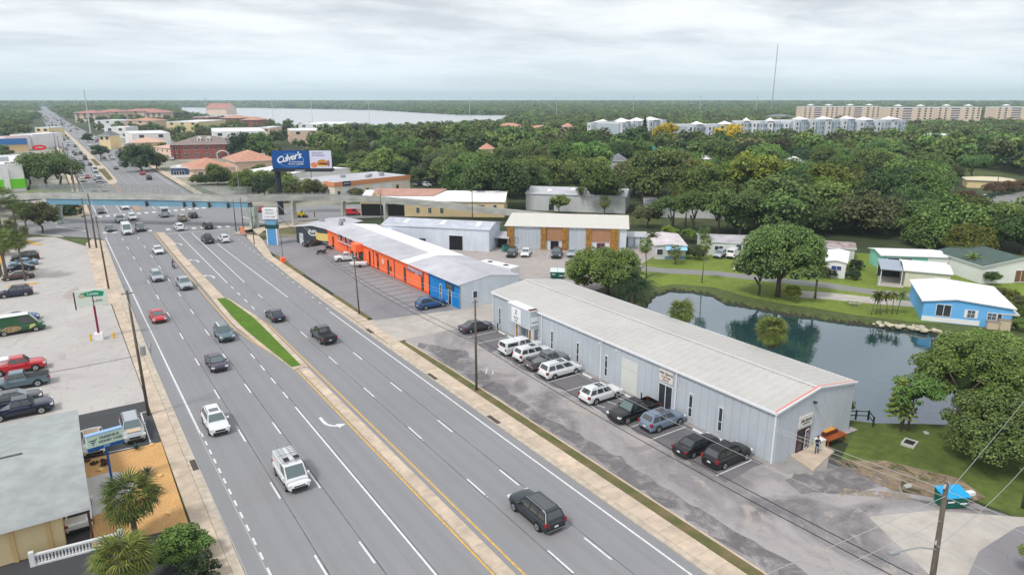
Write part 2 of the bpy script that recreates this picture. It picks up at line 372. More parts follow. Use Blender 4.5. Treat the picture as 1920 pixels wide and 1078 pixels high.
# commercial belts left and right of the highway
sheet('commercial_ground', [(-75, 215), (-75, 760), (4, 760), (5.5, 231), (-13, 236)], 0.02, CITYG)
sheet('commercial_ground', [(43, 236), (43, 700), (150, 640), (122, 420), (118, 300), (112, 225), (74, 217), (51, 219)], 0.02, CITYG)
sheet('back_lot', [(52, 85), (52, 168), (66, 168), (84, 129.5), (97, 124), (116, 108), (97, 99), (88.5, 96), (84, 92), (66, 84.6)], 0.06, LOTB)
sheet('side_street', [(35, 188), (35, 236), (43, 236), (51, 219), (74, 217), (90, 208), (100, 188), (96, 178), (80, 183), (66, 190), (52, 193)], 0.024, ROAD)
sheet('side_street', [(8, 193.7), (-6.3, 209.5), (-30, 227), (-60, 250), (-60, 272), (-13, 235), (5, 231), (8, 238)], 0.024, ROAD)
road = [(7.0, -30), (7.0, 90), (7.6, 150), (8.1, 195), (8.1, 235), (8.6, 240), (9.2, 330), (9.3, 520), (7.4, 700), (4.1, 1018), (0, 1950), (-9, 4500), (30, 4500), (30, 1950), (34, 1100), (40.5, 760), (41.7, 500), (41.6, 300), (40, 200), (38, 176), (36.2, 155), (35.2, 130), (35.0, -30)]
sheet('road', road, 0.030, ROAD)
# lots
sheet('front_lot', [(38.55, -10), (38.5, 72), (38.2, 84.8), (52.2, 85), (65.5, 84.5), (65.5, 33.5), (56.5, 34), (56.9, 30.5), (60.5, 27), (57.5, 24.8), (60.8, 20.5), (62.5, 12), (62.5, -10)], 0.10, LOTR)
sheet('concrete_apron', [(41.5, 5), (51.5, 24.5), (56.8, 22), (62.4, 17), (62.4, -8), (45, -8)], 0.106, DRIVE)
sheet('driveway', [(37.3, 84.8), (37.3, 95.5), (52.2, 93.1), (66, 93.3), (66, 85)], 0.104, DRIVE)
sheet('plaza_lot', [(38.3, 95.0), (38.3, 168), (44, 171), (66, 168), (66, 93.0), (52.2, 92.8)], 0.10, LOTO)
sheet('dirt_patch', [(57.6, 31.3), (61.6, 28.6), (64.0, 23.2), (62.6, 20.4), (60.3, 20.9), (57.0, 25.4)], 0.108, patchy(DIRT, .5, .38, .5))
GRASS_D = mat('mid_lawn_grass', (.105, .142, .030), 0.95, var=0.2, scale=1.0, bump=0.3, v2=0.25, s2=0.16)  # its own green, duller than the bright lawn
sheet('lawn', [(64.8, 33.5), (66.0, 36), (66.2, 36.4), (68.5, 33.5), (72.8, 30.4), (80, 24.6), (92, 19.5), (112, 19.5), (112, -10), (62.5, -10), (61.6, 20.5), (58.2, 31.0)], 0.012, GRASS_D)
sheet('lawn', [G(1190, 512), (92, 101), (98, 104), (104, 108), G(1300, 470), G(1420, 468), G(1500, 470), G(1640, 476), (175, 68), (175, 30), (124.2, 30), (124.2, 50)] + px((1760, 606), (1700, 602), (1600, 590), (1530, 578), (1480, 572), (1400, 556), (1340, 539), (1300, 535), (1262, 533), (1235, 538)), 0.012, GRASS_B)
sheet('lawn', px((1030, 335), (1075, 333), (1078, 352), (1030, 352)), 0.03, GRASS_B)
sheet('lawn', px((628, 308), (680, 305), (672, 324), (628, 326)), 0.03, GRASS_B)
sheet('lawn', px((1172, 405), (1240, 408), (1240, 422), (1172, 422)), 0.03, GRASS)
sheet('lane', px((1180, 494), (1240, 503), (1340, 508), (1440, 519), (1540, 529), (1640, 543), (1725, 551), (1725, 561), (1640, 553), (1540, 539), (1440, 528), (1340, 517), (1240, 512), (1180, 505)), 0.02, PATHM)
sheet('footpath', px((1500, 545), (1560, 549), (1640, 558), (1722, 566), (1722, 576), (1640, 570), (1560, 562), (1500, 558)), 0.018, DRIVE)
sheet('back_street', px((1760, 378), (1830, 374), (1880, 366), (1960, 352), (1960, 372), (1900, 382), (1840, 390), (1770, 396)), 0.02, PATHM)
sheet('back_driveway', px((1790, 418), (1815, 414), (1830, 425), (1800, 432)), 0.03, DRIVE)
sheet('lawn', px((1740, 392), (1960, 372), (1960, 430), (1790, 440), (1700, 440)), 0.012, GRASS)
sheet('carport_slab', px((1645, 536), (1648, 505), (1692, 503), (1694, 540)), 0.03, DRIVE)
sheet('driveway_slab', px((1371, 505), (1395, 490), (1420, 495), (1400, 507)), 0.022, DRIVE)
# darker newer patches with ragged edges
def ragged(name, pts, z, m, amp, seed):
    q = random.Random(seed); out_ = []
    for i in range(len(pts)):
        (x0, y0), (x1, y1) = pts[i], pts[(i+1) % len(pts)]; n_ = max(1, int(math.hypot(x1-x0, y1-y0)/1.2))
        for k in range(n_): f = k/n_; out_.append((x0+(x1-x0)*f+q.uniform(-amp, amp), y0+(y1-y0)*f+q.uniform(-amp, amp)))
    return sheet(name, out_, z, m)
LOTK = patchy(asphalt('newer_asphalt_patch', (0.215, 0.205, 0.212), (0.145, 0.14, 0.148), mott=0.5, mscale=0.2), .5, .36, .68)
ragged('dark_asphalt_patch', [(38.9, 20), (38.9, 82), (39.6, 82.5), (43.2, 76), (41.3, 66), (40.4, 55), (41.2, 44), (40.6, 34), (41.4, 24)], 0.1045, LOTK, .35, 1)
ragged('dark_asphalt_patch', [(50.5, 31.5), (57.2, 33.3), (58.8, 30.4), (60.3, 28.0), (57.8, 25.9), (54.8, 26.8), (49.8, 29.6)], 0.1047, LOTK, .25, 2)
ragged('dark_asphalt_patch', [(56.9, 24.2), (60.3, 19.9), (60.9, 18.7), (57.6, 22.0)], 0.1085, LOTK, .15, 3)
ragged('parking_row_asphalt', [(46.0, 34.6), (51.6, 34.6), (51.9, 82.6), (46.2, 82.6)], 0.1030, asphalt('sealed_row_asphalt', (0.19, 0.18, 0.19), (0.125, 0.12, 0.13), mott=0.5, mscale=0.12, cracks=.3), .25, 4)
ragged('pale_stain', [(52.5, 27.5), (57, 23.7), (57.5, 24.6), (54, 27.9)], 0.105, patchy(mat('dirt_stain', (.30, .24, .18), .95), 1.2), .2, 5)
sheet('corner_pavement', [(51.9, 34.0), (52.25, 34.0), (58.4, 33.8), (57.8, 31.9), (55.4, 30.7), (52.6, 31.6), (51.8, 33)], 0.112, mat('grey_old_concrete', (.30, .285, .275), .9, var=.12))
sheet('wall_pavement', [(51.55, 34), (52.25, 34), (52.25, 83), (51.55, 83)], 0.116, mat('grey_old_concrete', (0, 0, 0)))
sheet('side_road', px((1810, 1090), (1835, 1035), (1905, 990), (1990, 970), (2100, 1090)), 0.112, LOTO)
# left side
sheet('left_lot', [(-90, 82.3), (-90, 205), (-11, 212), (-0.5, 204), (1.5, 196), (5.0, 190), (5.2, 82.3)], 0.10, LOTL)
sheet('grass_corner', [(-20, 216), (-11, 212.4), (-6.3, 209.2), (5.2, 193.6), (6.2, 187), (4.6, 184), (1.2, 194), (-1.5, 202), (-11, 208)], 0.13, GRASS)
sheet('asphalt_strip', [(5.2, 20), (5.2, 128), (5.3, 128), (5.3, 20)], 0.12, CONC2) if False else None
sheet('clinic_lot', [(-1.6, 70.7), (-1.6, 82.3), (5.2, 82.3), (5.2, 70.7)], 0.104, LOTD)
sheet('clinic_drive', [(-30, 10), (-30, 55.6), (-1.6, 54.9), (5.0, 54.2), (5.0, 10)], 0.100, LOTD)
sheet('clinic_yard', [(-30, 55.6), (-30, 82.3), (-1.6, 82.3), (-1.6, 54.9)], 0.098, LOTD)
sheet('mulch_bed', [(-1.6, 54.9), (-1.6, 70.7), (5.2, 70.7), (5.05, 54.2)], 0.125, MULCH, True)
sheet('gravel_patch', [(-1.5, 59.7)] + [(-0.2+2.5*math.cos(a), 63.6+3.4*math.sin(a)) for a in [R(q) for q in range(-70, 111, 15)]] + [(-1.5, 67)], 0.134, GRAVEL)
sheet('asphalt_patch', px((118, 556), (128, 546), (146, 538), (150, 545), (140, 556), (134, 563), (120, 561)), 0.104, LOTB)

# kerbs, pavements with one slab per joint
def strip(name, x0, x1, y0, y1, z, m, parent=None):
    mb = MB(); mb.box(x0, x1, y0, y1, 0, z); o = build(mb, name, m, parent)
    return o
def pavement(x0, x1, y0, y1, step):
    base = MB(); base.box(x0, x1, y0, y1, 0, 0.128); root = struct(build(base, 'pavement', CONC2))
    n = int((y1-y0)/step); me = None
    for k in range(n):
        if me is None:
            b = MB(); b.box(0.02, x1-x0-0.02, 0.012, step-0.012, 0, 0.027); me = b.mesh('paving_slab', [CONC])
        link('paving_slab', me, root, (x0, y0+k*step, 0.125+0.004*((k*7) % 3)))
    return root
pavement(35.62, 37.35, 16.0, 84.6, 1.83); pavement(35.8, 37.5, 96.0, 150.0, 1.83)
pavement(5.25, 6.62, 20.8, 128.0, 1.6)
sheet('pavement', [(35.8, 150), (37.5, 150), (40.5, 170), (42.2, 190), (40.2, 192), (38.5, 176)], 0.15, CONC, True)
sheet('pavement', [(35.8, 84.7), (35.8, 95.9), (38.3, 95.9), (38.3, 84.7)], 0.10, CONC, True)
sheet('pavement', [(35.6, -30), (35.6, 16), (37.35, 16), (37.35, -30)], 0.15, CONC, True)
sheet('pavement', [(3.6, 128), (6.7, 128), (7.4, 165), (8.0, 190), (6.0, 194), (4.4, 188)], 0.15, CONC, True)
sheet('pavement', [(4.6, 236), (8.0, 238), (8.6, 330), (8.6, 520), (6.7, 700), (5.0, 700), (6.2, 520), (5.6, 330)], 0.15, CONC, True)
sheet('pavement', [(42.3, 236), (44.6, 236), (45.2, 330), (45, 520), (44, 720), (42, 720), (42.3, 520), (42.4, 330)], 0.15, CONC, True)
sheet('pavement', [(37, 183), (42.5, 186), (52, 191), (66, 187.5), (66, 186), (44, 182), (41, 176)], 0.15, CONC, True)
sheet('kerb', [(35.05, -30), (35.05, 86), (35.3, 130), (36.3, 155), (38.1, 176), (38.6, 176), (36.7, 152), (35.78, 130), (35.6, 86), (35.6, -30)], 0.13, CONC2, True)
sheet('kerb', [(6.64, -30), (6.64, 128), (7.4, 165), (8.0, 190), (8.45, 190), (7.95, 150), (7.4, 90), (7.3, -30)], 0.13, CONC2, True)
sheet('verge', [(37.4, -30), (37.4, 84.6), (38.0, 83.8), (38.38, 72), (38.42, -30)], 0.135, VERGE, True)
sheet('lot_kerb', [(38.43, -30), (38.39, 72), (38.02, 83.8), (38.17, 83.8), (38.55, 72), (38.59, -30)], 0.18, CONC, True)
sheet('verge', [(37.6, 97), (37.6, 112), (38.3, 114), (38.3, 97)], 0.14, VERGE, True)
sheet('verge', [(37.6, 130), (37.6, 149), (38.6, 151), (38.4, 130)], 0.14, VERGE, True)
sheet('verge', [(44, 171), (46, 181.6), (66, 186), (68, 176), (58, 168)], 0.12, VERGE, True)
sheet('verge', [(42.8, 238), (42.8, 300), (47, 300), (52, 222)], 0.12, GRASS, True)
sheet('verge', [(3.4, 237), (-12, 238), (-12, 244), (4.2, 262)], 0.13, GRASS, True)
sheet('verge', [(-8, 300), (5, 300), (5, 330), (-8, 330)], 0.13, GRASS_B, True)
# median: kerbed concrete, grass island, concrete nose
mroot = None
def slabs(xa, xb, y0, y1, step):
    base = MB(); base.box(xa, xb, y0, y1, 0, 0.13); r_ = struct(build(base, 'median', CONC2)); b = MB(); b.box(.12, xb-xa-.06, 0.015, step-.015, 0, .03); me = b.mesh('median_slab', [CONC])
    for k in range(int((y1-y0)/step)): link('median_slab', me, r_, (xa, y0+k*step, 0.127+0.003*(k % 3)))
slabs(22.42, 23.55, 18.0, 82.2, 3.0)
isl = [(21.9, 82.4), (20.4, 96), (19.75, 104), (19.6, 109.7), (19.75, 122.6), (21.7, 122.2), (22.3, 119.5), (23.6, 108), (23.75, 102), (23.7, 82.4)]
sheet('median_kerb', isl, 0.15, CONC, True)
cx_, cy_ = 21.8, 100
sheet('median_grass', [(cx_+(x-cx_)*0.66, cy_+(y-cy_)*0.955) for x, y in isl], 0.175, GRASS_M, True)
sheet('median', [(19.85, 122.6), (19.95, 168), (20.2, 194.5), (21.9, 193.5), (22.1, 180), (21.4, 165), (21.7, 122.2)], 0.15, CONC, True)
sheet('median', [(20.0, 238), (19.2, 300), (19.3, 321), (20.9, 321), (21.6, 238)], 0.15, mat('red_median', (0.42, 0.27, 0.2), .9, var=.1), True)
sheet('median', [(18.8, 321), (18.4, 400), (19.0, 470), (19.3, 600), (17.8, 900), (20, 900), (22, 600), (22.6, 470), (23.4, 400), (22.8, 330), (21.2, 321)], 0.15, CONC, True)
sheet('median_grass', [(19.6, 335), (19.4, 395), (22.4, 395), (21.8, 340)], 0.17, VERGE, True)
sheet('median_grass', [(19.8, 415), (20.0, 465), (21.9, 465), (22.3, 415)], 0.17, VERGE, True)
# painted markings
mk = MB(); my = MB(); sm = MB()
Z = 0.035
def ln(x0, y0, x1, y1, w_=0.15, b=None):
    b = mk if b is None else b
    dx, dy = x1-x0, y1-y0; l = math.hypot(dx, dy); nx_, ny_ = -dy/l*w_/2, dx/l*w_/2
    b.quad((x0-nx_, y0-ny_, Z), (x1-nx_, y1-ny_, Z), (x1+nx_, y1+ny_, Z), (x0+nx_, y0+ny_, Z))
def dash(x, y0, y1, x2=None, per=12.19, off=0.0, d=3.1, w_=0.16):
    x2 = x if x2 is None else x2; y = off
    while y < y1:
        if y >= y0: f = (y-y0)/(y1-y0); xx = x+(x2-x)*f; ln(xx, y, xx, y+d, w_)
        y += per
ln(8.8, 70.6, 8.9, 195, 0.17); dash(8.9, 20, 70, per=2.1, off=0.4, d=1.0)
ln(34.05, -20, 34.15, 104, 0.17); dash(34.3, 104, 190, 36.2, per=4, off=1, d=1.1, w_=.13)
dash(12.25, -5, 195, off=5.3); dash(15.65, -5, 195, off=5.0)
ln(18.8, 20, 18.8, 71.5, 0.17); dash(18.8, 73, 90, per=5.0, off=74.3, d=2.1)
dash(27.15, -5, 128, off=8.2); dash(30.45, -5, 104, off=7.9)
ln(24.35, 132, 24.7, 188.8, .17); dash(24.4, 108, 130, per=5, off=2, d=2.1)
ln(27.1, 130.5, 27.75, 189, .17); ln(30.9, 116, 30.2, 188, .17)
ln(22.28, 18, 22.2, 82, .17, my); ln(22.2, 82, 19.35, 103, .17, my); ln(19.35, 103, 19.2, 123, .17, my); ln(19.2, 123, 19.65, 195, .17, my)
ln(24.12, 18, 24.12, 102, .17, my); ln(24.12, 102, 22.2, 121, .17, my)
for y in (200.5, 204.5): ln(8.6, y+0.8, 20, y+.2, .2)
ln(20, 200, 38.5, 187.5, .2) if False else None
def zebra(x0, y0, x1, y1, n, wid=1.0, ln_=2.6):
    for k in range(n):
        f = (k+.5)/n; x, y = x0+(x1-x0)*f, y0+(y1-y0)*f; mk.quad((x-wid/2, y-ln_/2, Z), (x+wid/2, y-ln_/2, Z), (x+wid/2, y+ln_/2, Z), (x-wid/2, y+ln_/2, Z))
zebra(8.4, 202.3, 20.2, 198.5, 6); zebra(22.5, 198.5, 38.5, 193.5, 8)
zebra(9.0, 231.5, 39.5, 232.5, 15); ln(9, 235.4, 20, 235.4, .3); ln(22.4, 191.3, 38, 189.2, .3)
for x, x2 in ((12.6, 12.6), (16.0, 16.0), (19.0, 19.3)): ln(x, 237, x2, 262, .18)
for x in (25.4, 29.2, 33.0, 36.8): ln(x, 238, x, 262, .18)
for x in (12.6, 16.0, 25.4, 29.2, 33.0): dash(x, 265, 900, x-0.5, off=2, w_=.2)
ln(9.5, 238, 9.8, 520, .18); ln(39.6, 238, 40, 520, .18)
ln(-1.0, 219.5, 5.5, 207, .35); ln(44.5, 209, 47, 194, .35); ln(-3, 224, -16, 236, .25)
def arrow(x, y, flip=1, s=1.0):
    """left-turn arrow; the driver looks along flip*Y"""
    P_ = []; f = flip
    stem = [(0.0, -1.5), (0.02, -0.6), (-0.05, 0.1), (-0.35, 0.62), (-0.75, 0.85)]
    for i in range(len(stem)-1):
        (a, b), (c, d) = stem[i], stem[i+1]; dx, dy = c-a, d-b; l = math.hypot(dx, dy); q = .13
        mk.quad(*[(x+f*s*u, y+f*s*v, Z) for u, v in ((a-dy/l*q, b+dx/l*q), (c-dy/l*q, d+dx/l*q), (c+dy/l*q, d-dx/l*q), (a+dy/l*q, b-dx/l*q))])
    mk.add([(x+f*s*u, y+f*s*v, Z+.001) for u, v in ((-.72, 1.3), (-1.45, .86), (-.70, .42))], [(0, 1, 2)])
arrow(20.2, 65.5, -1, 1.25)
for y in (139, 155, 176): arrow(23.1, y, 1, 1.3)
struct(build(mk, 'white_road_marking', MARKW)); struct(build(my, 'yellow_road_marking', MARKY))
Z = 0.0325
for x in (12.45, 15.85, 18.95, 27.0, 30.7): ln(x, -20, x, 196, 0.07, sm)
struct(build(sm, 'pavement_joint', mat('tar_joint', (0.10, 0.10, 0.11), 0.8, var=.5, scale=.6)))
# reflective lane studs
b = MB(); b.box(-.07, .07, -.05, .05, 0, .02); stud = b.mesh('lane_stud', [mat('stud_plastic', (.6, .62, .62), .4)])
for x in (12.25, 15.65, 27.15, 30.45):
    for k in range(7): 
        o = link('lane_stud', stud, None, (x, 30+k*12.19+2.2, 0.033)); tag(o, 'small pale reflective stud between lane dashes', 'road stud', 'reflective studs between the lane dashes')
# parking bays
Z = 0.112; mk = MB()
for y in (80.6, 77.6, 73.6, 70.9, 67.7, 64.4, 61.2, 57.95, 54.6, 50.3, 47.0, 43.85, 40.1, 35.65): ln(46.2, y, 51.2, y, .11)
for y in (73.6, 54.6): 
    for k in range(3): ln(46.6+k*1.6, y-.2, 47.2+k*1.6, y-2.6, .11)
ln(46.2, 73.6, 46.2, 70.9, .11); ln(46.2, 54.6, 46.2, 51.5, .11); ln(41.3, 67.6, 42.3, 68.9, .11); ln(41.9, 66.9, 42.6, 68.0, .11)
for k in range(14): ln(44.9+k*.06, 97.2+k*2.72, 50.3, 97.2+k*2.72, .11)
struct(build(mk, 'parking_bay_line', MARKW))
mk = MB(); Z = 0.108
ln(3.0, 71.5, 3.0, 80.5, .12); ln(4.3, 71.2, 4.3, 79, .12); ln(3, 79, 4.9, 79.2, .12); ln(-1.2, 71.4, 3.0, 71.0, .12)
struct(build(mk, 'parking_bay_line', MARKW))
mk = MB(); Z = 0.066
fo = G(958, 480), G(1110, 500)
for k in range(7):
    x, y = 84.9+k*2.55, 124.3-k*2.35; ln(x, y, x-3.2, y-3.5, .11)
struct(build(mk, 'parking_bay_line', MARKW))
mk = MB(); Z = 0.112
for y in (109, 112, 115.5, 119, 122.5): ln(-13, y, -7.5, y, .1)
struct(build(mk, 'parking_bay_line', MARKW))
# lot kerbs painted yellow on the left lot
for pts in ([(-10.6, 205), (-8.8, 205), (-4.2, 192.5), (-5, 192)], [(-9.6, 150.5), (-9.6, 151.6), (-5.2, 151.6), (-5.2, 150.5)], [(-9.6, 163.8), (-9.6, 164.8), (-5.2, 164.8), (-5.2, 163.8)], [(-11.9, 135), (-11.4, 135), (-11.2, 205), (-11.9, 205)]):
    sheet('yellow_kerb', pts, 0.22, MARKY, True)
# storm drain mouths
for (x, y) in ((35.4, 56.4), (35.4, 70.5), (35.6, 91), (7.1, 64.0)):
    mb = MB(); mb.box(x-.25, x+.3, y-1.1, y+1.1, .05, .136); struct(build(mb, 'storm_drain', mat('dark_drain_iron', (.09, .07, .06), .8)))  # dark brown iron boxes set in the kerb
# ------------------------------------------------------------------ buildings
def ribmat(name, col, rough=0.55, **k): return mat(name, col, rough, var=k.get('var', 0.07), scale=k.get('scale', 1.1), v2=k.get('v2', 0.09), s2=0.2, stretch=(1, 1, .16))
M_GREYW = ribmat('blue_grey_metal_siding', sr(184, 191, 199), var=.03, v2=.05); M_ROOFG = ribmat('pale_grey_metal_roof', (0.52, 0.505, 0.485), 0.5, var=0.035, v2=.05)
M_TRIM = mat('white_metal_trim', (0.74, 0.75, 0.78), 0.45); M_PINK = mat('faded_red_trim', sr(222, 140, 128), 0.6)
M_ORNG = ribmat('orange_painted_metal', sr(255, 120, 70), .5, var=.03); M_BLUE = ribmat('blue_painted_metal', sr(10, 128, 205), .5, var=.03)
M_MAROON = mat('dark_red_trim', sr(96, 34, 28), .6); M_NAVY = mat('navy_panel', sr(26, 42, 78), .5)
M_ROOFS = mat('grey_membrane_roof', sr(188, 188, 194), 0.7, var=0.10, scale=0.25, v2=.12, s2=0.07)
M_ROOFW = mat('white_coated_roof', sr(238, 236, 238), 0.6, var=0.05, scale=0.5)
M_ROOFD = mat('grey_shingle_roof', sr(120, 122, 128), 0.9, var=0.15, scale=0.6)
M_CHAR = mat('charcoal_block_wall', sr(62, 70, 78), .8, var=.1); M_WHWALL = ribmat('white_metal_wall', sr(206, 214, 224))
M_CREAM = mat('cream_stucco', sr(226, 205, 160), .85, var=.05, scale=.5); M_TANW = mat('tan_stucco', sr(222, 200, 158), .85, var=.06, scale=.3)
M_STONE = mat('rough_gold_stone', sr(178, 132, 62), .95, scale=2.2, col2=sr(120, 84, 40), bump=.6)
M_BRSID = mat('brown_vertical_siding', sr(172, 128, 98), .8, var=.08); M_BROWN = mat('brown_shingle_roof', sr(182, 142, 128), .9, var=.08, scale=.5)
M_BRICK = mat('red_brick', sr(146, 88, 80), .9, var=.18, scale=1.5); M_TILE = mat('terracotta_tile', sr(190, 142, 122), .85, var=.15, scale=.8)
M_WHST = mat('white_stucco', sr(226, 226, 226), .8, var=.05, scale=.3); M_PNKST = mat('pink_stucco', sr(224, 196, 176), .85, var=.05)
M_SKYB = mat('sky_blue_siding', sr(108, 178, 232), .7, var=.04); M_MINT = mat('mint_green_siding', sr(140, 206, 190), .7, var=.05)
M_LGREY = mat('light_grey_siding', sr(196, 198, 200), .7, var=.06); M_GREEN = mat('lime_green_band', sr(110, 205, 40), .6)
M_SIGNR = mat('red_sign_face', sr(220, 40, 52), .5); M_SIGNB = mat('blue_sign_face', sr(24, 96, 176), .5); M_GRNR = mat('dark_green_roof', sr(78, 96, 90), .8, var=.12)
M_TEALTRIM = mat('teal_trim', sr(60, 150, 150), .6); M_DOOR = mat('door_panel', sr(205, 210, 212), .6)
WCACHE = {}
def wmesh(w_, h_, style='plain', frame=M_TRIM, pane=WIN):
    k = (round(w_, 2), round(h_, 2), style, frame.name, pane.name)
    if k in WCACHE: return WCACHE[k]
    f = MB(); t = .07; a, b = -w_/2, w_/2
    f.box(a-t, b+t, -.10, 0, -t, 0); f.box(a-t, b+t, -.10, 0, h_, h_+t); f.box(a-t, a, -.10, 0, 0, h_); f.box(b, b+t, -.10, 0, 0, h_)
    if style == 'mid': f.box(-.04, .04, -.085, 0, 0, h_)
    if style == 'bar': f.box(a, b, -.08, 0, h_*.38, h_*.38+.06)
    if style == 'grid': f.box(-.02, .02, -.075, 0, 0, h_); f.box(a, b, -.075, 0, h_*.5, h_*.5+.04)
    if style == 'garage':
        for i in range(1, 5): f.box(a, b, -.07, 0, h_*i/5-.015, h_*i/5+.015)
    p = MB(); p.box(a, b, -.055, 0, 0, h_)
    WCACHE[k] = (f.mesh('window_frame', [frame]), p.mesh('pane', [pane])); return WCACHE[k]
def win(root, face, u, z, w_, h_, style='plain', frame=M_TRIM, pane=WIN, name='window', two=True):
    """face: (origin xy, angle) of the wall in the root's frame; u metres along it; the outer side is -y of the face frame"""
    (ox, oy), a = face; x, y = ox+math.cos(a)*u, oy+math.sin(a)*u
    fm, pm = wmesh(w_, h_, style, frame, pane)
    o = link(name, fm, root, (x, y, z), (0, 0, a)); link('pane' if pane in (WIN, WINB) else 'door_leaf', pm, o); return o
def frame_of(pL, pR):
    dx, dy = pR[0]-pL[0], pR[1]-pL[1]; return math.hypot(dx, dy), math.atan2(dy, dx)
def bld(label, cat, pL, pR, depth, h, wall, roofm, roof='flat', rise=0.8, over=0.35, group=None, name='building', z0=0.1, par=0.5, ridge=0.5, fascia=None):
    """front-left and front-right base corners (seen from the camera side), walls, roof; returns root, width, faces"""
    W, a = frame_of(pL, pR); D = depth
    root = thing(name, label, cat, (pL[0], pL[1], z0), a, group)
    wl = MB(); wl.add([(0, 0, -z0), (W, 0, -z0), (W, D, -z0), (0, D, -z0), (0, 0, h), (W, 0, h), (W, D, h), (0, D, h)], [(0, 1, 5, 4), (1, 2, 6, 5), (2, 3, 7, 6), (3, 0, 4, 7)])
    rf = MB(); o = over; T = .16; fm = fascia or M_TRIM
    def slab(p):      # a roof slope given as 4 top points, thickness T
        vs = [tuple(q) for q in p]+[(q[0], q[1], q[2]-T) for q in p]
        rf.add(vs[:4], [(0, 1, 2, 3)], 0); rf.add(vs, [(7, 6, 5, 4)], 1)
        rf.add(vs, [(0, 4, 5, 1), (1, 5, 6, 2), (2, 6, 7, 3), (3, 7, 4, 0)], 1)
    if roof == 'flat':
        rf.add([(0, 0, h-.02), (W, 0, h-.02), (W, D, h-.02), (0, D, h-.02)], [(0, 1, 2, 3)], 0)
        t = .22
        for x0, x1, y0, y1 in ((-.04, W+.04, -.04, t), (-.04, W+.04, D-t, D+.04), (-.04, t, t, D-t), (W-t, W+.04, t, D-t)): rf.box(x0, x1, y0, y1, h-.15, h+par, 1)
    elif roof == 'gu':
        r_ = ridge*D; k1, k2 = rise/r_, rise/(D-r_)
        slab([(-o, -o, h-o*k1+T), (W+o, -o, h-o*k1+T), (W+o, r_, h+rise+T), (-o, r_, h+rise+T)])
        slab([(-o, r_, h+rise+T-.004), (W+o, r_, h+rise+T-.004), (W+o, D+o, h-o*k2+T), (-o, D+o, h-o*k2+T)])
        wl.add([(0, 0, h), (0, D, h), (0, r_, h+rise), (W, 0, h), (W, D, h), (W, r_, h+rise)], [(0, 2, 1), (3, 4, 5)])
    elif roof == 'gv':
        r_ = ridge*W; k1, k2 = rise/r_, rise/(W-r_)
        slab([(-o, -o, h-o*k1+T), (r_, -o, h+rise+T), (r_, D+o, h+rise+T), (-o, D+o, h-o*k1+T)])
        slab([(r_, -o, h+rise+T-.004), (W+o, -o, h-o*k2+T), (W+o, D+o, h-o*k2+T), (r_, D+o, h+rise+T-.004)])
        wl.add([(0, 0, h), (W, 0, h), (r_, 0, h+rise), (0, D, h), (W, D, h), (r_, D, h+rise)], [(0, 1, 2), (3, 5, 4)])
    elif roof == 'shed':
        slab([(-o, -o, h+T), (W+o, -o, h+T), (W+o, D+o, h+rise+T), (-o, D+o, h+rise+T)])
        wl.add([(0, 0, h), (0, D, h), (0, D, h+rise), (W, 0, h), (W, D, h), (W, D, h+rise)], [(0, 2, 1), (3, 4, 5)]); wl.add([(0, D, h), (W, D, h), (W, D, h+rise), (0, D, h+rise)], [(0, 3, 2, 1)])
    elif roof == 'hip':
        q = min(W, D)/2; A = [(-o, -o), (W+o, -o), (W+o, D+o), (-o, D+o)]
        if W >= D: r1, r2 = (q, D/2), (W-q, D/2); fs = [(0, 1, 5, 4), (1, 2, 5), (2, 3, 4, 5), (3, 0, 4)]
        else: r1, r2 = (W/2, q), (W/2, D-q); fs = [(0, 1, 4), (1, 2, 5, 4), (2, 3, 5), (3, 0, 4, 5)]
        rf.add([(x, y, h) for x, y in A]+[(*r1, h+rise), (*r2, h+rise)], fs, 0); rf.add([(x, y, h-.001) for x, y in A]+[(x, y, h-.18) for x, y in A], [(0, 4, 5, 1), (1, 5, 6, 2), (2, 6, 7, 3), (3, 7, 4, 0), (4, 7, 6, 5)], 1)
    build(wl, 'wall', wall, root); build(rf, 'roof', [roofm, fm], root)
    F = dict(f=((0, 0), 0.0), r=((W, 0), math.pi/2), b=((W, D), math.pi), l=((0, D), -math.pi/2))
    return root, W, F
def signbox(parent, w_, h_, loc, rot, face, txt=None, tsize=.4, tm=WHITE, d=.12, name='sign', sub='', **k):
    b = MB(); b.box(-w_/2, w_/2, -d, 0, -h_/2, h_/2); s = build(b, name, face, parent, loc, rot)
    if txt:
        lines = txt if isinstance(txt, list) else [(txt, tsize, 0)]
        for t_, sz, dz in lines: lettering(s, t_, sz, tm, (0, -d-.012, dz), **k)
    return s

# ---- long blue-grey metal warehouse -------------------------------------------------
X0, X1, Y0, Y1, EH, RH = 52.25, 64.75, 34.1, 83.1, 5.25, 6.15; XM = (X0+X1)/2
wr = thing('warehouse', 'long blue-grey metal warehouse with pale ribbed roof beside the pond', 'warehouse', (X0, Y0, 0.1), 0)
WX, WY = X1-X0, Y1-Y0
b = MB(); b.box(.03, WX-.03, .03, WY-.03, -.1, .3); build(b, 'plinth', CONC2, wr)
def ribpanel(width, hgt, nrib=4, d=.035, gap=.012):
    b = MB(); b.box(gap, width-gap, -.004, .05, 0, hgt)
    for i in range(nrib):
        x = width*(i+.5)/nrib; b.add([(x-.05, -.004, 0), (x-.02, -d, 0), (x+.02, -d, 0), (x+.05, -.004, 0), (x-.05, -.004, hgt), (x-.02, -d, hgt), (x+.02, -d, hgt), (x+.05, -.004, hgt)], [(0, 1, 5, 4), (1, 2, 6, 5), (2, 3, 7, 6), (4, 5, 6, 7)])
    return b
pm = ribpanel(1.0, EH-.05).mesh('wall_panel', [M_GREYW])
for k in range(round(WY)): link('wall_panel', pm, wr, (0, WY-k, 0), (0, 0, -math.pi/2)); link('wall_panel', pm, wr, (WX, k, 0), (0, 0, math.pi/2))
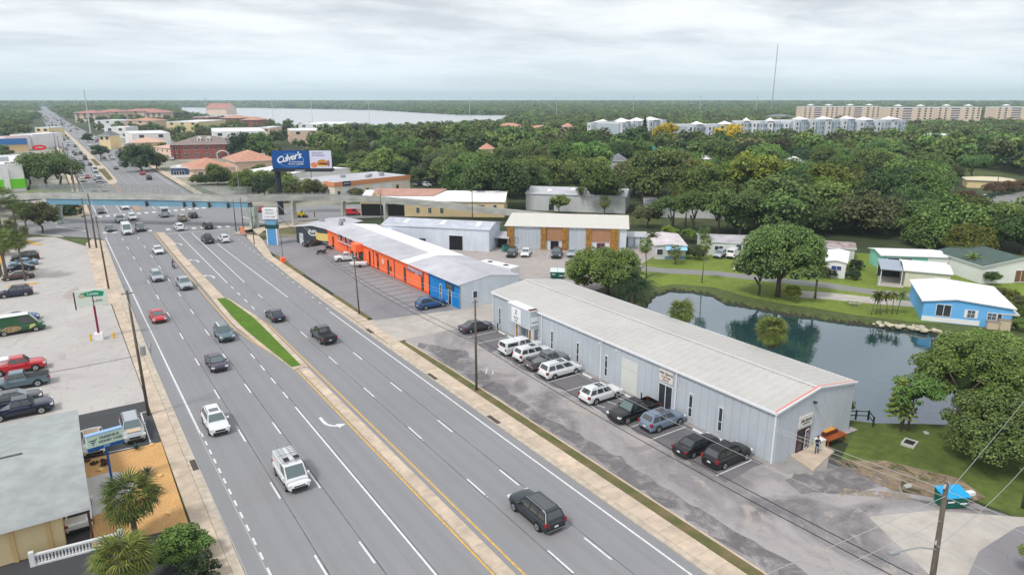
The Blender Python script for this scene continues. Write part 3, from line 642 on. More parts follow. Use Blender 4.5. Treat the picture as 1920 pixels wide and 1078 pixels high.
nW = 12; pw = WX/nW
for side, yy, rz in (('f', 0, 0), ('b', WY, math.pi)):
    for k in range(nW):
        xc = (k+.5)*pw; hh = EH-.05+(RH-EH)*(1-abs(xc-WX/2)/(WX/2))-.05
        link('wall_panel', ribpanel(pw, hh).mesh('wall_panel', [M_GREYW]), wr, (k*pw, 0, 0) if side == 'f' else (WX-k*pw, WY, 0), (0, 0, rz))
# ribbed roof sheets, one object each
o_ = .22; sl = (RH-EH)/(WX/2); b = MB(); A = (-o_, EH-o_*sl+.05); B = (WX/2, RH+.05); th = .05
def rsheet(w_):
    b = MB(); L = math.hypot(B[0]-A[0], B[1]-A[1]); b.box(0, L, .01, w_-.01, -th, 0)
    for i in range(2):
        y = w_*(i+.5)/2; b.add([(0, y-.09, 0), (0, y-.03, .055), (0, y+.03, .055), (0, y+.09, 0), (L, y-.09, 0), (L, y-.03, .055), (L, y+.03, .055), (L, y+.09, 0)], [(0, 4, 5, 1), (1, 5, 6, 2), (2, 6, 7, 3), (0, 1, 2, 3)])
    return b
rs = rsheet(1.0).mesh('roof_panel', [M_ROOFG]); ang = math.atan2(B[1]-A[1], B[0]-A[0])
for k in range(round(WY)):
    link('roof_panel', rs, wr, (A[0], k, A[1]), (0, -ang, 0)); link('roof_panel', rs, wr, (WX-A[0], k+1, A[1]), (0, -ang, math.pi))
b = MB(); b.add([(WX/2-.35, 0, RH+.07), (WX/2, 0, RH+.15), (WX/2+.35, 0, RH+.07), (WX/2-.35, WY, RH+.07), (WX/2, WY, RH+.15), (WX/2+.35, WY, RH+.07)], [(0, 1, 4, 3), (1, 2, 5, 4), (0, 2, 1), (3, 4, 5)])
build(b, 'ridge_cap', M_ROOFG, wr)
b = MB(); b.box(-.36, -.20, -.12, WY+.12, EH-.20, EH+.02); b.box(WX+.20, WX+.36, -.12, WY+.12, EH-.20, EH+.02); build(b, 'gutter', M_TRIM, wr)
b = MB()
for yy in (-.16, WY):
    for sx in (0, 1):
        xa, xb = (-.36, WX/2) if sx == 0 else (WX+.36, WX/2)
        b.add([(xa, yy, EH-.14), (xb, yy, RH-.02), (xb, yy, RH+.16), (xa, yy, EH+.06), (xa, yy+.16, EH-.14), (xb, yy+.16, RH-.02), (xb, yy+.16, RH+.16), (xa, yy+.16, EH+.06)], [(0, 1, 2, 3), (7, 6, 5, 4), (3, 2, 6, 7), (0, 4, 5, 1)])
build(b, 'gable_trim', M_TRIM, wr)
b = MB(); b.add([(-.2, .02, EH+.09), (WX/2, .02, RH+.18), (WX/2, .22, RH+.18), (-.2, .22, EH+.09), (WX+.2, .02, EH+.09), (WX+.2, .22, EH+.09)], [(0, 1, 2, 3), (1, 4, 5, 2)]); build(b, 'red_flashing', M_PINK, wr)
for y in (0.12, 12.3, 24.4, 36.6, WY-.15):
    b = MB(); b.box(-.17, -.05, y-.07, y+.07, 0, EH-.2); build(b, 'downpipe', M_TRIM, wr)
lf = ((0, WY), -math.pi/2)
def wy(px_, py_): return G(px_, py_)[1]-Y0
for yw in (61.95, 65.6, 55.1, 50.4, 45.45, 41.2, 38.0, 78.9):
    pass
for yw in (44.3, 40.4, 57.6, 63.0, 68.4, 81.2):
    win(wr, lf, Y1-yw, .75, .42, 2.5, 'bar', M_TRIM, WIN)
dn = win(wr, lf, Y1-47.9, .05, 1.9, 2.9, 'mid', M_TRIM, WIN, 'entrance_door')
b = MB(); b.box(-.07, 0, -1.35, 1.35, 0, 3.9); build(b, 'panel_patch', mat('plain_white_panel', sr(206, 208, 204), .6), wr, (0, Y1-Y0-(Y1-53.6), 0.02))
M_SIGN = mat('pale_sign_board', sr(214, 212, 206), .6); M_INK = mat('dark_sign_ink', (.05, .045, .045), .6); M_RINK = mat('rust_sign_ink', (.28, .10, .06), .6)
s1 = signbox(wr, 2.0, 1.35, (-.02, 47.9-Y0, 4.0), (0, 0, -math.pi/2), M_SIGN, [('Alta Sports', .42, .32)], tm=M_INK, bold=.015, shear=.25)
lettering(s1, 'CUSTOM', .32, M_RINK, (0, -.134, -.12), bold=.01); lettering(s1, 'PRINTS', .28, M_RINK, (0, -.134, -.46), bold=.01)
b = MB(); b.box(-1.0, .0, -1.2, 1.2, 0, .16); build(b, 'door_step', CONC, wr, (-.0, 47.9-Y0, -.02))
ff = ((0, 0), 0.0)
gd = win(wr, ff, 4.35, .16, 1.85, 2.2, 'mid', mat('dark_red_door_frame', sr(92, 34, 46), .6), WIN, 'entrance_door')
b = MB(); b.box(-.38, .38, -.06, -.035, .0, 2.15); b.box(-.28, .28, -.075, -.06, .2, 2.0, 1); build(b, 'open_door_leaf', [M_TRIM, WIN], gd, (.45, -.09, 0), (0, 0, .12))
s2 = signbox(wr, 2.1, 1.15, (4.4, -.02, 3.25), (0, 0, 0), M_SIGN, [('Alta Sports', .38, .12), ('CUSTOM PRINTS', .15, -.22)], tm=M_INK, bold=.012, shear=.2)
b = MB(); b.prism([(1.9, -2.9), (6.9, -1.9), (6.9, -.02), (2.6, -.02)], -.1, .12); build(b, 'entrance_slab', CONC, wr)
b = MB(); b.box(5.3, 5.55, -.35, -.05, 4.85, 5.02); b.box(5.38, 5.46, -.1, 0, 4.8, 4.95); build(b, 'security_light', DARKM, wr)
b = MB(); b.box(-.12, 0, -.12, .12, 0, .28)
for yy in (58.9, 55.9): build(b, 'wall_light', M_TRIM, wr, (0, yy-Y0, 4.35))
# boxed entrance canopy near the far end
can = build(MB().box(-1.45, 0, -1.9, 3.6, 2.75, EH+.12), 'entrance_canopy', M_GREYW, wr, (0, 73.4-Y0, 0))
build(MB().box(-1.52, 0, -1.97, 3.67, EH+.125, EH+.20), 'canopy_cap', M_TRIM, can); build(MB().box(-1.4, -.1, -1.8, -1.2, EH+.21, EH+.26), 'canopy_flashing', M_MAROON, can)
s3 = signbox(can, 2.3, 2.1, (-1.47, 1.4, 4.05), (0, 0, -math.pi/2), mat('white_sign_board', sr(232, 236, 240), .5), [('Z', .8, .45), ('ALTA', .45, -.35), ('STUDIO', .2, -.75)], tm=M_INK, d=.05, bold=.01)
s4 = signbox(can, 1.3, 1.2, (-.72, -1.92, 3.9), (0, 0, 0), mat('white_sign_board', sr(232, 236, 240), .5), [('Alta Sports', .24, -.1)], tm=M_INK, d=.04, shear=.2, bold=.012)
for yy, w_ in ((74.9, .55), (71.75, .55)):
    b = MB(); b.box(-1.3, -.9, -w_/2, w_/2, 0, 2.75); build(b, 'stone_pier', M_STONE, wr, (0, yy-Y0, 0))
    for s_ in (-1, 1): b = MB(); b.box(-1.32, -.9, -.06, .06, 0, 2.75); build(b, 'pier_edge', M_TRIM, wr, (0, yy-Y0+s_*(w_/2+.062), 0))
win(wr, lf, Y1-73.3, .05, 1.6, 2.6, 'mid', M_TRIM, WIN, 'entrance_door')
for i, (px_, py_) in enumerate(((1243, 497), )): pass
# bollards and wheel stops in front
bl = MB(); bl.cyl(0, 0, 0, 1.1, .08, 10); blm = bl.mesh('bollard', [mat('dark_bollard', (.03, .03, .035), .5)])
for i, (x, y, lb) in enumerate(((51.6, 50.9, 'dark bollard beside the white wheel stop left of the double glass door'), (51.5, 48.9, 'dark bollard directly in front of the double glass door'), (51.6, 80.9, 'tall dark bollard at the far end of the parking row'))):
    o = link('bollard', blm, None, (x, y, .1)); tag(o, lb, 'bollard', 'dark bollards along the warehouse parking')
ws = MB(); ws.add([(-.12, -.85, 0), (.12, -.85, 0), (.07, -.83, .13), (-.07, -.83, .13), (-.12, .85, 0), (.12, .85, 0), (.07, .83, .13), (-.07, .83, .13)], [(0, 1, 2, 3), (7, 6, 5, 4), (0, 3, 7, 4), (3, 2, 6, 7), (2, 1, 5, 6)])
wsm = ws.mesh('wheel_stop', [MARKW]); wsb = ws.mesh('wheel_stop', [mat('blue_kerb_paint', sr(90, 170, 200), .6)])
WS = [(79.3, 'white wheel stop ahead of the dark grey sedan at the far end', 0), (77.0, 'white wheel stop in the empty far bay beside the dark grey sedan', 0), (74.6, 'pale blue wheel stop in the accessible bay by the canopy', 1), (56.3, 'white wheel stop in the empty bay beside the white minivan', 0),
      (52.9, 'white wheel stop ahead of the white SUV next to the hatched bay', 0), (42.2, 'white wheel stop in the empty bay right of the silver-blue SUV', 0), (38.3, 'white wheel stop between the black sedan and the black crossover', 0), (60.0, 'white wheel stop ahead of the white minivan', 0), (62.5, 'white wheel stop ahead of the grey pickup', 0), (36.9, 'white wheel stop ahead of the black crossover nearest the corner', 0)]
for y, lb, c in WS: tag(link('wheel_stop', wsb if c else wsm, None, (51.35, y, .112)), lb, 'wheel stop', 'wheel stops along the warehouse wall')

# ---- orange and blue shop strip ----------------------------------------------------
strip_root = thing('shop_strip', 'long low strip building with orange and blue front and grey roof', 'shop building', (52.1, 93.1, .1), R(0.9))
SY = 60.0; SW = 11.8; SH = 4.0; SR = 4.75
b = MB()
for y0, y1, mi in ((0, 10.2, 1), (10.5, SY, 0)): b.box(0, .2, y0, y1, -.1, SH, mi)
b.box(.0, SW, -.0, .2, -.1, SH, 2); b.add([(0, 0, SH), (SW, 0, SH), (SW/2, 0, SR)], [(0, 1, 2)], 2); b.box(SW-.2, SW, .2, SY, -.1, SH, 2); b.box(.2, SW-.2, SY-.2, SY, -.1, SH, 2)
build(b, 'wall', [M_ORNG, M_BLUE, M_WHWALL], strip_root)
for y0, y1, c in ((0, 18.5, M_ROOFS), (18.5, 21.2, M_ROOFW), (21.2, SY, M_ROOFS)):
    b = MB(); b.add([(-.25, y0, SH+.03), (SW/2, y0, SR+.1), (SW/2, y1, SR+.1), (-.25, y1, SH+.03)], [(0, 1, 2, 3)]); b.add([(SW/2, y0, SR+.1), (SW+.25, y0, SH+.03), (SW+.25, y1, SH+.03), (SW/2, y1, SR+.1)], [(0, 1, 2, 3)])
    if y0 == 21.2: b = MB(); b.add([(-.25, y0, SH+.03), (SW/2, y0, SR+.1), (SW/2, y1, SR+.1), (-.25, y1, SH+.03)], [(0, 1, 2, 3)]); build(MB().add([(SW/2, y0, SR+.1), (SW+.25, y0, SH+.03), (SW+.25, y1, SH+.03), (SW/2, y1, SR+.1)], [(0, 1, 2, 3)]), 'roof', M_ROOFW, strip_root)
    build(b, 'roof', c, strip_root)
b = MB(); b.box(-.30, -.22, 10.4, SY, SH-.22, SH+.02, 0); b.box(-.30, -.22, -.2, 10.2, SH-.22, SH+.02, 1); build(b, 'gutter', [mat('dark_orange_trim', sr(212, 84, 40), .5), mat('dark_blue_trim', sr(8, 84, 140), .5)], strip_root)
b = MB(); b.add([(-.3, -.12, SH-.12), (SW/2, -.12, SR-.02), (SW+.3, -.12, SH-.12), (-.3, -.12, SH+.05), (SW/2, -.12, SR+.14), (SW+.3, -.12, SH+.05)], [(0, 1, 4, 3), (1, 2, 5, 4)]); build(b, 'gable_trim', M_ROOFS, strip_root)
build(MB().box(-.06, .0, 10.2, 10.5, -.1, SH), 'divider', M_NAVY, strip_root)
build(MB().box(-.04, 0, 10.5, SY, 0.0, .35), 'base_band', mat('dark_orange_trim', (0, 0, 0)), strip_root)
sl_ = ((0, SY), -math.pi/2)
for y in (34.1, 48.0): build(MB().box(-.07, 0, y-.12, y+.12, 0, SH-.2), 'pilaster', M_MAROON, strip_root)
build(MB().box(-.07, 0, 24.3, 24.5, 0, SH-.2), 'pilaster', M_MAROON, strip_root)
for y, w_, h_ in ((12.9, .55, 2.6), (19.9, .5, 2.7), (27.1, .55, 2.7), (32.0, .55, 2.8), (36.0, .5, 2.8), (45.8, .6, 2.6), (56.6, .5, 2.6)):
    win(strip_root, sl_, SY-y, .3, w_, h_, 'bar', M_MAROON, WIN)
win(strip_root, sl_, SY-26.0, 1.2, .35, .7, 'plain', M_MAROON, WIN)
win(strip_root, sl_, SY-6.2, .3, .5, 2.5, 'bar', M_TRIM, WIN); win(strip_root, sl_, SY-3.1, .05, .95, 2.5, 'plain', M_TRIM, WIN, 'entrance_door')
win(strip_root, ((0, 0), 0), 2.9, 1.5, .75, 1.1, 'plain', M_TRIM, WIN)
signbox(strip_root, 2.6, 1.0, (-.02, 3.1, 3.15), (0, 0, -math.pi/2), mat('charcoal_sign_face', (.05, .055, .06), .4), [('STUDIO', .36, 0)], tm=STEEL)
sg = signbox(strip_root, 6.6, 1.0, (-.02, 15.6, 3.25), (0, 0, -math.pi/2), mat('faded_rust_sign_back', sr(150, 90, 90), .6), None)
lettering(sg, 'WHEELS & CO', .9, mat('pale_blue_letters', sr(206, 206, 226), .5), (0, -.14, .12), bold=.02); lettering(sg, 'CYCLES', .36, WHITE, (.8, -.14, -.42), bold=.01)
cpy = build(MB().box(-1.7, 0, 39.2, 41.8, 2.55, SH+.15), 'entrance_canopy', M_ORNG, strip_root)
build(MB().box(-1.6, -1.4, 39.4, 39.6, 0, 2.55).box(-1.6, -1.4, 41.3, 41.5, 0, 2.55), 'canopy_post', DARKM, strip_root)
win(strip_root, sl_, SY-40.6, .05, 1.9, 2.4, 'mid', mat('green_grey_door_frame', (.08, .1, .09), .5), WIN, 'entrance_door')
sg = signbox(strip_root, 9.6, .25, (-.35, 47.6, 2.75), (0, 0, -math.pi/2), mat('pale_rose_rail', sr(214, 186, 196), .5), None, d=.2)
for (t_, x, s_, c) in (('C', -3.9, 1.9, STEEL), ('Y', -2.5, 1.6, M_NAVY), ('C', -1.1, 1.6, STEEL), ('L', .2, 1.6, M_NAVY), ('E', 1.4, 1.6, STEEL), ('S', 2.9, 1.6, mat('plum_letters', sr(84, 52, 84), .5))):
    lettering(sg, t_, s_, c, (x, -.16, .85), depth=.08, bold=.03)
em = link('emblem', text_mesh('D', 1.3, WHITE, bold=.02, depth=.01), strip_root, (-.03, 29.6, 2.2), (math.pi/2, 0, -math.pi/2)); build(MB().box(-.5, .5, -.01, 0, -.03, .03), 'emblem_bar', WHITE, em)
for y, t_, c in ((33.2, 'V', M_MAROON),): link('lettering', text_mesh('BIKES', .5, M_NAVY, bold=.02), strip_root, (-.03, 32.4, 3.15), (math.pi/2, 0, -math.pi/2))
# dark end unit set forward, with the round emblem
dk, W_, F_ = bld('charcoal end shop with a round white emblem and yellow shutter', 'shop', G(557, 456), (51.6, 153.2), 12.5, 3.9, M_CHAR, M_ROOFS, 'gv', .6, .25)
win(dk, F_['f'], 1.5, .05, .95, 2.3, 'plain', M_TRIM, M_DOOR, 'entrance_door'); win(dk, F_['f'], 7.6, 1.2, 3.4, 1.6, 'garage', mat('yellow_shutter_frame', sr(214, 190, 110), .6), mat('yellow_shutter', sr(222, 200, 120), .6), 'shutter')
lettering(dk, "Rob's", 1.0, WHITE, (4.9, -.03, 3.15), bold=.03, shear=.15)
b = MB(); n = 20
for i in range(n):
    a0, a1 = math.pi+math.pi*i/n, math.pi+math.pi*(i+1)/n
    b.quad(*[(r_*1.45*math.cos(a), -.02, r_*1.0*math.sin(a)) for a, r_ in ((a0, .72), (a1, .72), (a1, .95), (a0, .95))])
build(b, 'emblem_ring', WHITE, dk, (4.9, 0, 3.0))
for u, v, w2, d2 in ((3, 5, .9, .9), (6.5, 8, 1.2, .9), (9, 4.5, .8, .8)): build(MB().box(u, u+w2, v, v+d2, 4.2, 5.0), 'roof_unit', STEEL, dk)
# ---- white shed behind the strip ----------------------------------------------------
wh, W_, F_ = bld('white metal shed with skylights and a dark open bay behind the orange strip', 'warehouse', (62.0, 146.6), G(917, 431, 5.1), 9.2, 5.0, M_WHWALL, mat('weathered_metal_roof', sr(186, 190, 202), .5, var=.12, scale=.5, v2=.1), 'gu', .9, .3)
for u in (4.5, 13.5, 22): build(MB().add([(u, 1.3, 5.47), (u+1.1, 1.3, 5.47), (u+1.1, 3.9, 5.98), (u, 3.9, 5.98)], [(0, 1, 2, 3)]), 'skylight', M_ROOFW, wh)
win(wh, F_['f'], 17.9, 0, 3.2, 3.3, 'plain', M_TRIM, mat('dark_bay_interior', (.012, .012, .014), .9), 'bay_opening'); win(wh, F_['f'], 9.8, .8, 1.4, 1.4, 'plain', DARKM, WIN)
signbox(wh, 2.6, 1.1, (3.4, -.02, 2.6), (0, 0, 0), M_ORNG, 'SERVICE', .5, DARKM)
lt = thing('lean_to', 'low grey lean-to roof between the white shed and the stone-fronted building', 'lean-to', G(921, 466), frame_of(G(921, 466), G(951, 468))[1])
build(MB().add([(0, 0, 2.7), (4.2, 0, 2.7), (4.2, 4, 3.4), (0, 4, 3.4), (0, 0, 2.5), (4.2, 0, 2.5), (4.2, 4, 3.2), (0, 4, 3.2)], [(0, 1, 2, 3), (4, 5, 1, 0), (7, 6, 5, 4), (0, 3, 7, 4), (1, 5, 6, 2)]), 'roof', M_ROOFS, lt)
build(MB().box(0, 4.2, 3.7, 4, 0, 3.2), 'back_wall', DARKM, lt)
for x in (.1, 4.1): build(MB().box(x-.08, x+.08, 0, .16, 0, 2.55), 'post', STEEL, lt)
# ---- stone-pier building --------------------------------------------------------------
sb, W_, F_ = bld('two-tone commercial building with gold stone piers and flat white canopy roof', 'commercial building', (84.67, 128.5), (104.6, 110.4), 10.5, 5.2, M_WHWALL, mat('warm_grey_roof', sr(206, 202, 194), .6, var=.05), 'shed', 1.1, .55)
for u, w_ in ((0, 1.55), (7.8, 1.2), (12.6, 1.35), (18.0, 1.15), (23.3, 1.9)):
    w_ = min(w_, W_-u-.01)
    pr = build(MB().box(u, u+w_, -.45, -.002, -.1, 5.15), 'stone_pier', M_STONE, sb)
for u, w_ in ((1.6, 6.1), (14.05, 3.9)): 
    for k in range(int(w_/1.0)+1):
        a_ = u+k*w_/(int(w_/1.0)+1); build(MB().box(a_+.02, a_+w_/(int(w_/1.0)+1)-.02, -.07, -.003, 0, 5.1), 'wall_panel', M_GREYW, sb)
slm = MB().box(.015, .285, -.16, -.003, 0, 3.0).mesh('siding_slat', [M_BRSID])
for u0 in (9.05, 19.3):
    for k in range(12 if u0 < 10 else 13): link('siding_slat', slm, sb, (u0+k*.295, 0, 2.1))
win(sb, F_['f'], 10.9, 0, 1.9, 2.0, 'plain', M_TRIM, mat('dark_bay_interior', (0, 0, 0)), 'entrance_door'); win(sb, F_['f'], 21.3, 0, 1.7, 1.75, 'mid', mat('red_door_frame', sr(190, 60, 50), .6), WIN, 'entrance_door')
win(sb, F_['f'], 2.2, 1.2, .6, 1.3, 'plain', DARKM, WIN)
for u in (4.4, 15.4): build(MB().box(u-.1, u+.1, -.4, -.07, 4.85, 5.12), 'wall_light', M_TRIM, sb)
# ---- beige hall with brown roof, white low roof ---------------------------------------
pA, pB = G(665, 417), G(945, 408)
ch, W_, F_ = bld('beige hall with a brown gabled roof and white lower roof behind the footbridge ramp', 'hall', (74, 190.5), (107.6, 164.9), 15.5, 4.4, M_TANW, M_ROOFW, 'gu', 1.9, .4, ridge=.55)
rf = MB(); hh = 4.4; 
rf.add([(2.5, 3.4, hh+1.05), (21, 3.4, hh+1.05), (24.5, 8.8, hh+2.55), (2.5, 8.8, hh+2.55), (2.5, 15.3, hh+1.0), (21, 15.3, hh+1.0)], [(0, 1, 2, 3), (3, 2, 5, 4), (1, 5, 2)]); build(rf, 'brown_roof', M_BROWN, ch)
gb = MB(); gb.add([(1.8, 2.6, hh-.3), (6.6, 2.6, hh-.3), (4.2, 2.6, hh+1.9), (1.8, 9, hh+.6), (6.6, 9, hh+.6), (4.2, 9, hh+2.1)], [(0, 1, 2)]); build(gb, 'gable_wall', M_CREAM, ch)
gb = MB(); gb.add([(1.4, 2.2, hh-.45), (4.2, 2.2, hh+2.15), (4.2, 9, hh+2.5), (1.4, 9, hh+.6), (7.0, 2.2, hh-.45), (7.0, 9, hh+.6)], [(0, 1, 2, 3), (1, 4, 5, 2)]); build(gb, 'gable_roof', M_BROWN, ch)
gb = MB(); gb.tube([(1.4, 2.15, hh-.45), (4.2, 2.15, hh+2.15), (7.0, 2.15, hh-.45)], .13, 4); build(gb, 'gable_trim', M_CREAM, ch)
for u in (17, 20.5, 24): win(ch, F_['f'], u, 1.0, .9, 1.5, 'grid', M_TRIM, WIN)
for u in (31, 35.5): win(ch, F_['f'], u, 3.0, 1.9, .35, 'plain', DARKM, WIN)
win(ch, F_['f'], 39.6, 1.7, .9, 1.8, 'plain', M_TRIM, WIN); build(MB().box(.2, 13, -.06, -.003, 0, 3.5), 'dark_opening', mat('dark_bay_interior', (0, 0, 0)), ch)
# ---- beige workshop with orange fascia ------------------------------------------------
ib, W_, F_ = bld('beige workshop row with an orange fascia band and roll-up doors', 'workshop', (79.9, 228.5), (112, 236.5), 22, 5.3, mat('beige_block_wall', sr(222, 214, 198), .85, var=.05), M_ROOFS, 'flat', par=.1)
build(MB().box(-.25, W_+.1, -.25, -.05, 4.1, 5.65), 'orange_fascia', mat('orange_fascia_paint', sr(214, 146, 104), .7), ib); build(MB().box(-.25, -.05, -.04, 6, 4.1, 5.65), 'orange_fascia', mat('orange_fascia_paint', (0, 0, 0)), ib)
signbox(ib, 3.2, 1.6, (4.8, -.26, 4.9), (0, 0, 0), M_NAVY, 'AUTO', .9, WHITE)
for u in (4.6, 10, 17.5, 23): win(ib, F_['f'], u, 0, 3.0, 3.4, 'garage', M_TRIM, mat('white_rollup_door', sr(226, 230, 238), .6), 'roll_up_door')
for u in (1.6, 13.5, 27): win(ib, F_['f'], u, .2, 1.0, 2.2, 'plain', mat('tan_door_frame', sr(150, 130, 100), .7), WIN)
for k in range(6): win(ib, F_['l'], 3+k*3.1, 1.3, .9, 1.7, 'grid', M_TRIM, WIN)
for u, v in ((18, 6), (21, 9), (25, 7), (28, 11), (12, 13)): build(MB().box(u, u+1.6, v, v+1.3, 5.3, 6.2), 'roof_unit', STEEL, ib)
wb, W_, F_ = bld('white-roofed long shed behind the orange-fascia workshop', 'shed', (73, 262), (102, 272), 26, 5.6, M_WHST, M_ROOFW, 'gv', 1.0, .3)
# ---- pale grey shed among trees -----------------------------------------------------
gb_, W_, F_ = bld('pale grey metal shed half hidden behind the stone-fronted building and trees', 'shed', G(986, 394), G(1172, 401), 17, 5.0, M_LGREY, M_ROOFS, 'gu', 1.2, .3)
win(gb_, F_['f'], 8, .1, 1.6, 2.0, 'plain', M_TRIM, WIN); 
for u, v in ((6, 3), (13, 5), (22, 4), (28, 6)): build(MB().add([(u, v, 5.18+v*.141), (u+1.2, v, 5.18+v*.141), (u+1.2, v+2.4, 5.18+(v+2.4)*.141), (u, v+2.4, 5.18+(v+2.4)*.141)], [(0, 1, 2, 3)]), 'skylight', M_ROOFW, gb_)
gb2, W_, F_ = bld('low grey-walled shed behind the palm clump', 'shed', (142, 143), (160, 126), 10, 4.0, M_LGREY, M_ROOFS, 'gu', .9, .3)
# ---- clinic, bottom left --------------------------------------------------------------
cl = thing('clinic', 'cream clinic building with a low grey roof and open carport', 'clinic', (-3.2, 56.4, .1), 0)
build(MB().box(-22, 0, 0, 18.7, -.1, 3.0), 'wall', M_CREAM, cl)
for x in (-.9, -3.1, -5.4): build(MB().box(x-.13, x+.13, -.14, -.003, 0, 2.9), 'pilaster', mat('tan_trim', sr(214, 182, 130), .8), cl)
CR = mat('grey_gravel_roof', sr(160, 165, 164), .9, var=.10, scale=.8, v2=.1, s2=.15)
b = MB(); b.add([(-22, -.75, 3.15), (1.95, -.75, 3.15), (1.95, 9.6, 4.1), (-22, 9.6, 4.1), (1.95, 19.2, 3.3), (-22, 19.2, 3.3)], [(0, 1, 2, 3), (3, 2, 4, 5)]); b.add([(-22, -.75, 3.15), (1.95, -.75, 3.15), (-22, -.75, 2.92), (1.95, -.75, 2.92), (1.95, 9.6, 4.1), (1.95, 9.6, 3.87), (1.95, 19.2, 3.3), (1.95, 19.2, 3.07), (-22, 9.6, 3.87), (-22, 19.2, 3.07)], [(0, 2, 3, 1), (1, 3, 5, 4), (4, 5, 7, 6), (2, 8, 5, 3), (8, 9, 7, 5)], 1)
build(b, 'roof', [CR, M_TRIM], cl)
build(MB().box(-22, -2.3, 9.62, 9.9, 4.02, 4.16), 'roof_seam', mat('tar_joint', (0, 0, 0)), cl)
for x, y in ((1.75, -.4), (1.75, 6), (1.75, 12)): build(MB().box(x-.09, x+.09, y-.09, y+.09, 0, 3.1), 'post', mat('brown_post', (.10, .06, .04), .8), cl)
fe = thing('railing', 'white concrete baluster railing beside the clinic drive', 'railing', (-5.3, 55.15, .1), math.atan2(-.55, 5.6))
build(MB().box(0, 5.7, -.13, .13, 0, .14), 'bottom_rail', WHITE, fe); build(MB().box(0, 5.7, -.12, .12, .78, .92), 'top_rail', WHITE, fe)
bm_ = MB().tube([(0, 0, .14), (0, 0, .25), (0, 0, .42), (0, 0, .6), (0, 0, .78)], [.06, .08, .045, .075, .06], 8).mesh('baluster', [WHITE])
for k in range(26): link('baluster', bm_, fe, (.15+k*.215, 0, 0))
for x in (0, 5.7): build(MB().box(x-.16, x+.16, -.16, .16, 0, 1.15), 'rail_post', WHITE, fe)

# ---- mobile homes on the far bank --------------------------------------------------
def GF(x, y, z=10.0): return G(x, y, z)
def windows(root, face, us, z, w_, h_, style='grid', frame=M_TRIM, pane=WINB):
    for u in us: win(root, face, u, z, w_, h_, style, frame, pane)
bh, W_, F_ = bld('sky-blue mobile home with white skirting and white roof on the pond bank', 'mobile home', G(1727, 601), G(1893, 618), 13, 3.1, M_SKYB, M_ROOFW, 'gv', .65, .35, ridge=.36)
build(MB().box(-.03, W_*.66, -.06, -.003, 0, .75), 'skirting', WHITE, bh)
win(bh, F_['f'], W_*.235, 1.0, 1.9, 1.75, 'mid', M_TRIM, WIN); win(bh, F_['f'], W_*.55, 1.15, .95, 1.15, 'grid', M_TRIM, WINB)
for s_ in (-1, 1): build(MB().box(W_*.55+s_*.72-.16, W_*.55+s_*.72+.16, -.05, -.003, 1.1, 2.35), 'shutter', WHITE, bh)
win(bh, F_['f'], W_*.78, 1.15, 1.1, 1.0, 'grid', M_TRIM, WINB); win(bh, F_['f'], W_*.865, 1.2, .5, .95, 'plain', M_TRIM, WIN)
build(MB().box(.9*W_-.1, W_+.9, -.1, 8, 2.1, 2.3), 'side_awning', M_LGREY, bh)
for i, (u, w_, h_) in enumerate(((.80, 1.6, 1.1), (.915, 1.5, 1.5))):
    x, y = bh.location.x+math.cos(bh.rotation_euler[2])*u*W_+math.sin(bh.rotation_euler[2])*.7, bh.location.y+math.sin(bh.rotation_euler[2])*u*W_-math.cos(bh.rotation_euler[2])*.7
    t_ = thing('storage_box', ('low beige storage box against the sky-blue home', 'taller beige storage cabinet at the right end of the sky-blue home')[i], 'storage box', (x, y, .05), bh.rotation_euler[2], 'beige storage boxes by the blue home')
    build(MB().box(-w_/2, w_/2, -.4, .4, 0, h_), 'body', mat('beige_resin', sr(196, 180, 156), .6), t_); build(MB().box(-w_/2-.05, w_/2+.05, -.45, .45, h_+.003, h_+.1), 'lid', mat('brown_grey_resin', sr(146, 134, 122), .6), t_)
m1, W_, F_ = bld('weathered grey mobile home with a blue awning and screened porch', 'mobile home', G(1228, 486), G(1285, 487), 13, 2.9, M_LGREY, mat('dirty_pale_roof', sr(206, 198, 200), .7, var=.15, scale=.35), 'gv', .35, .3)
windows(m1, F_['f'], (W_*.62,), 1.1, 2.6, 1.0, 'mid'); build(MB().add([(W_*.32, -.05, 2.75), (W_*1.02, -.05, 2.75), (W_*1.02, -1.3, 2.2), (W_*.32, -1.3, 2.2)], [(0, 3, 2, 1)]), 'blue_awning', mat('light_blue_awning', sr(150, 200, 232), .6), m1)
build(MB().box(W_*.32, W_*1.0, -.06, -.003, 0, .6), 'skirting', mat('slate_blue_skirting', sr(96, 128, 150), .7), m1); win(m1, F_['f'], W_*.15, .9, 1.2, 1.2, 'plain', M_TRIM, WIN)
m2, W_, F_ = bld('long pale mobile home with dark-stained roof behind the white van', 'mobile home', G(1312, 477), G(1418, 481), 8.5, 2.8, mat('off_white_siding', sr(206, 212, 204), .7), mat('stained_grey_roof', sr(168, 164, 168), .8, var=.25, scale=.25), 'gu', .5, .3)
windows(m2, F_['f'], (W_*.33,), 1.0, 1.7, .95, 'mid', M_TRIM, WIN); win(m2, F_['f'], W_*.68, .9, 1.1, 1.5, 'plain', M_TRIM, WIN); win(m2, F_['f'], W_*.86, .3, 1.9, 2.1, 'mid', M_TRIM, WIN)
m3, W_, F_ = bld('small white mobile home end with blue window between round bushes', 'mobile home', G(1545, 519), G(1583, 523), 11, 3.0, M_WHST, M_ROOFW, 'gv', .3, .25)
win(m3, F_['f'], W_*.55, 1.5, 1.7, .75, 'mid', M_TRIM, mat('blue_curtain_glass', sr(60, 76, 130), .3))
m4, W_, F_ = bld('low mobile home with a rust-stained roof behind the small white one', 'mobile home', G(1512, 485), G(1600, 492), 7, 2.7, M_LGREY, mat('rusty_stained_roof', sr(176, 166, 166), .8, col2=sr(126, 104, 98), scale=.8), 'gu', .45, .3)
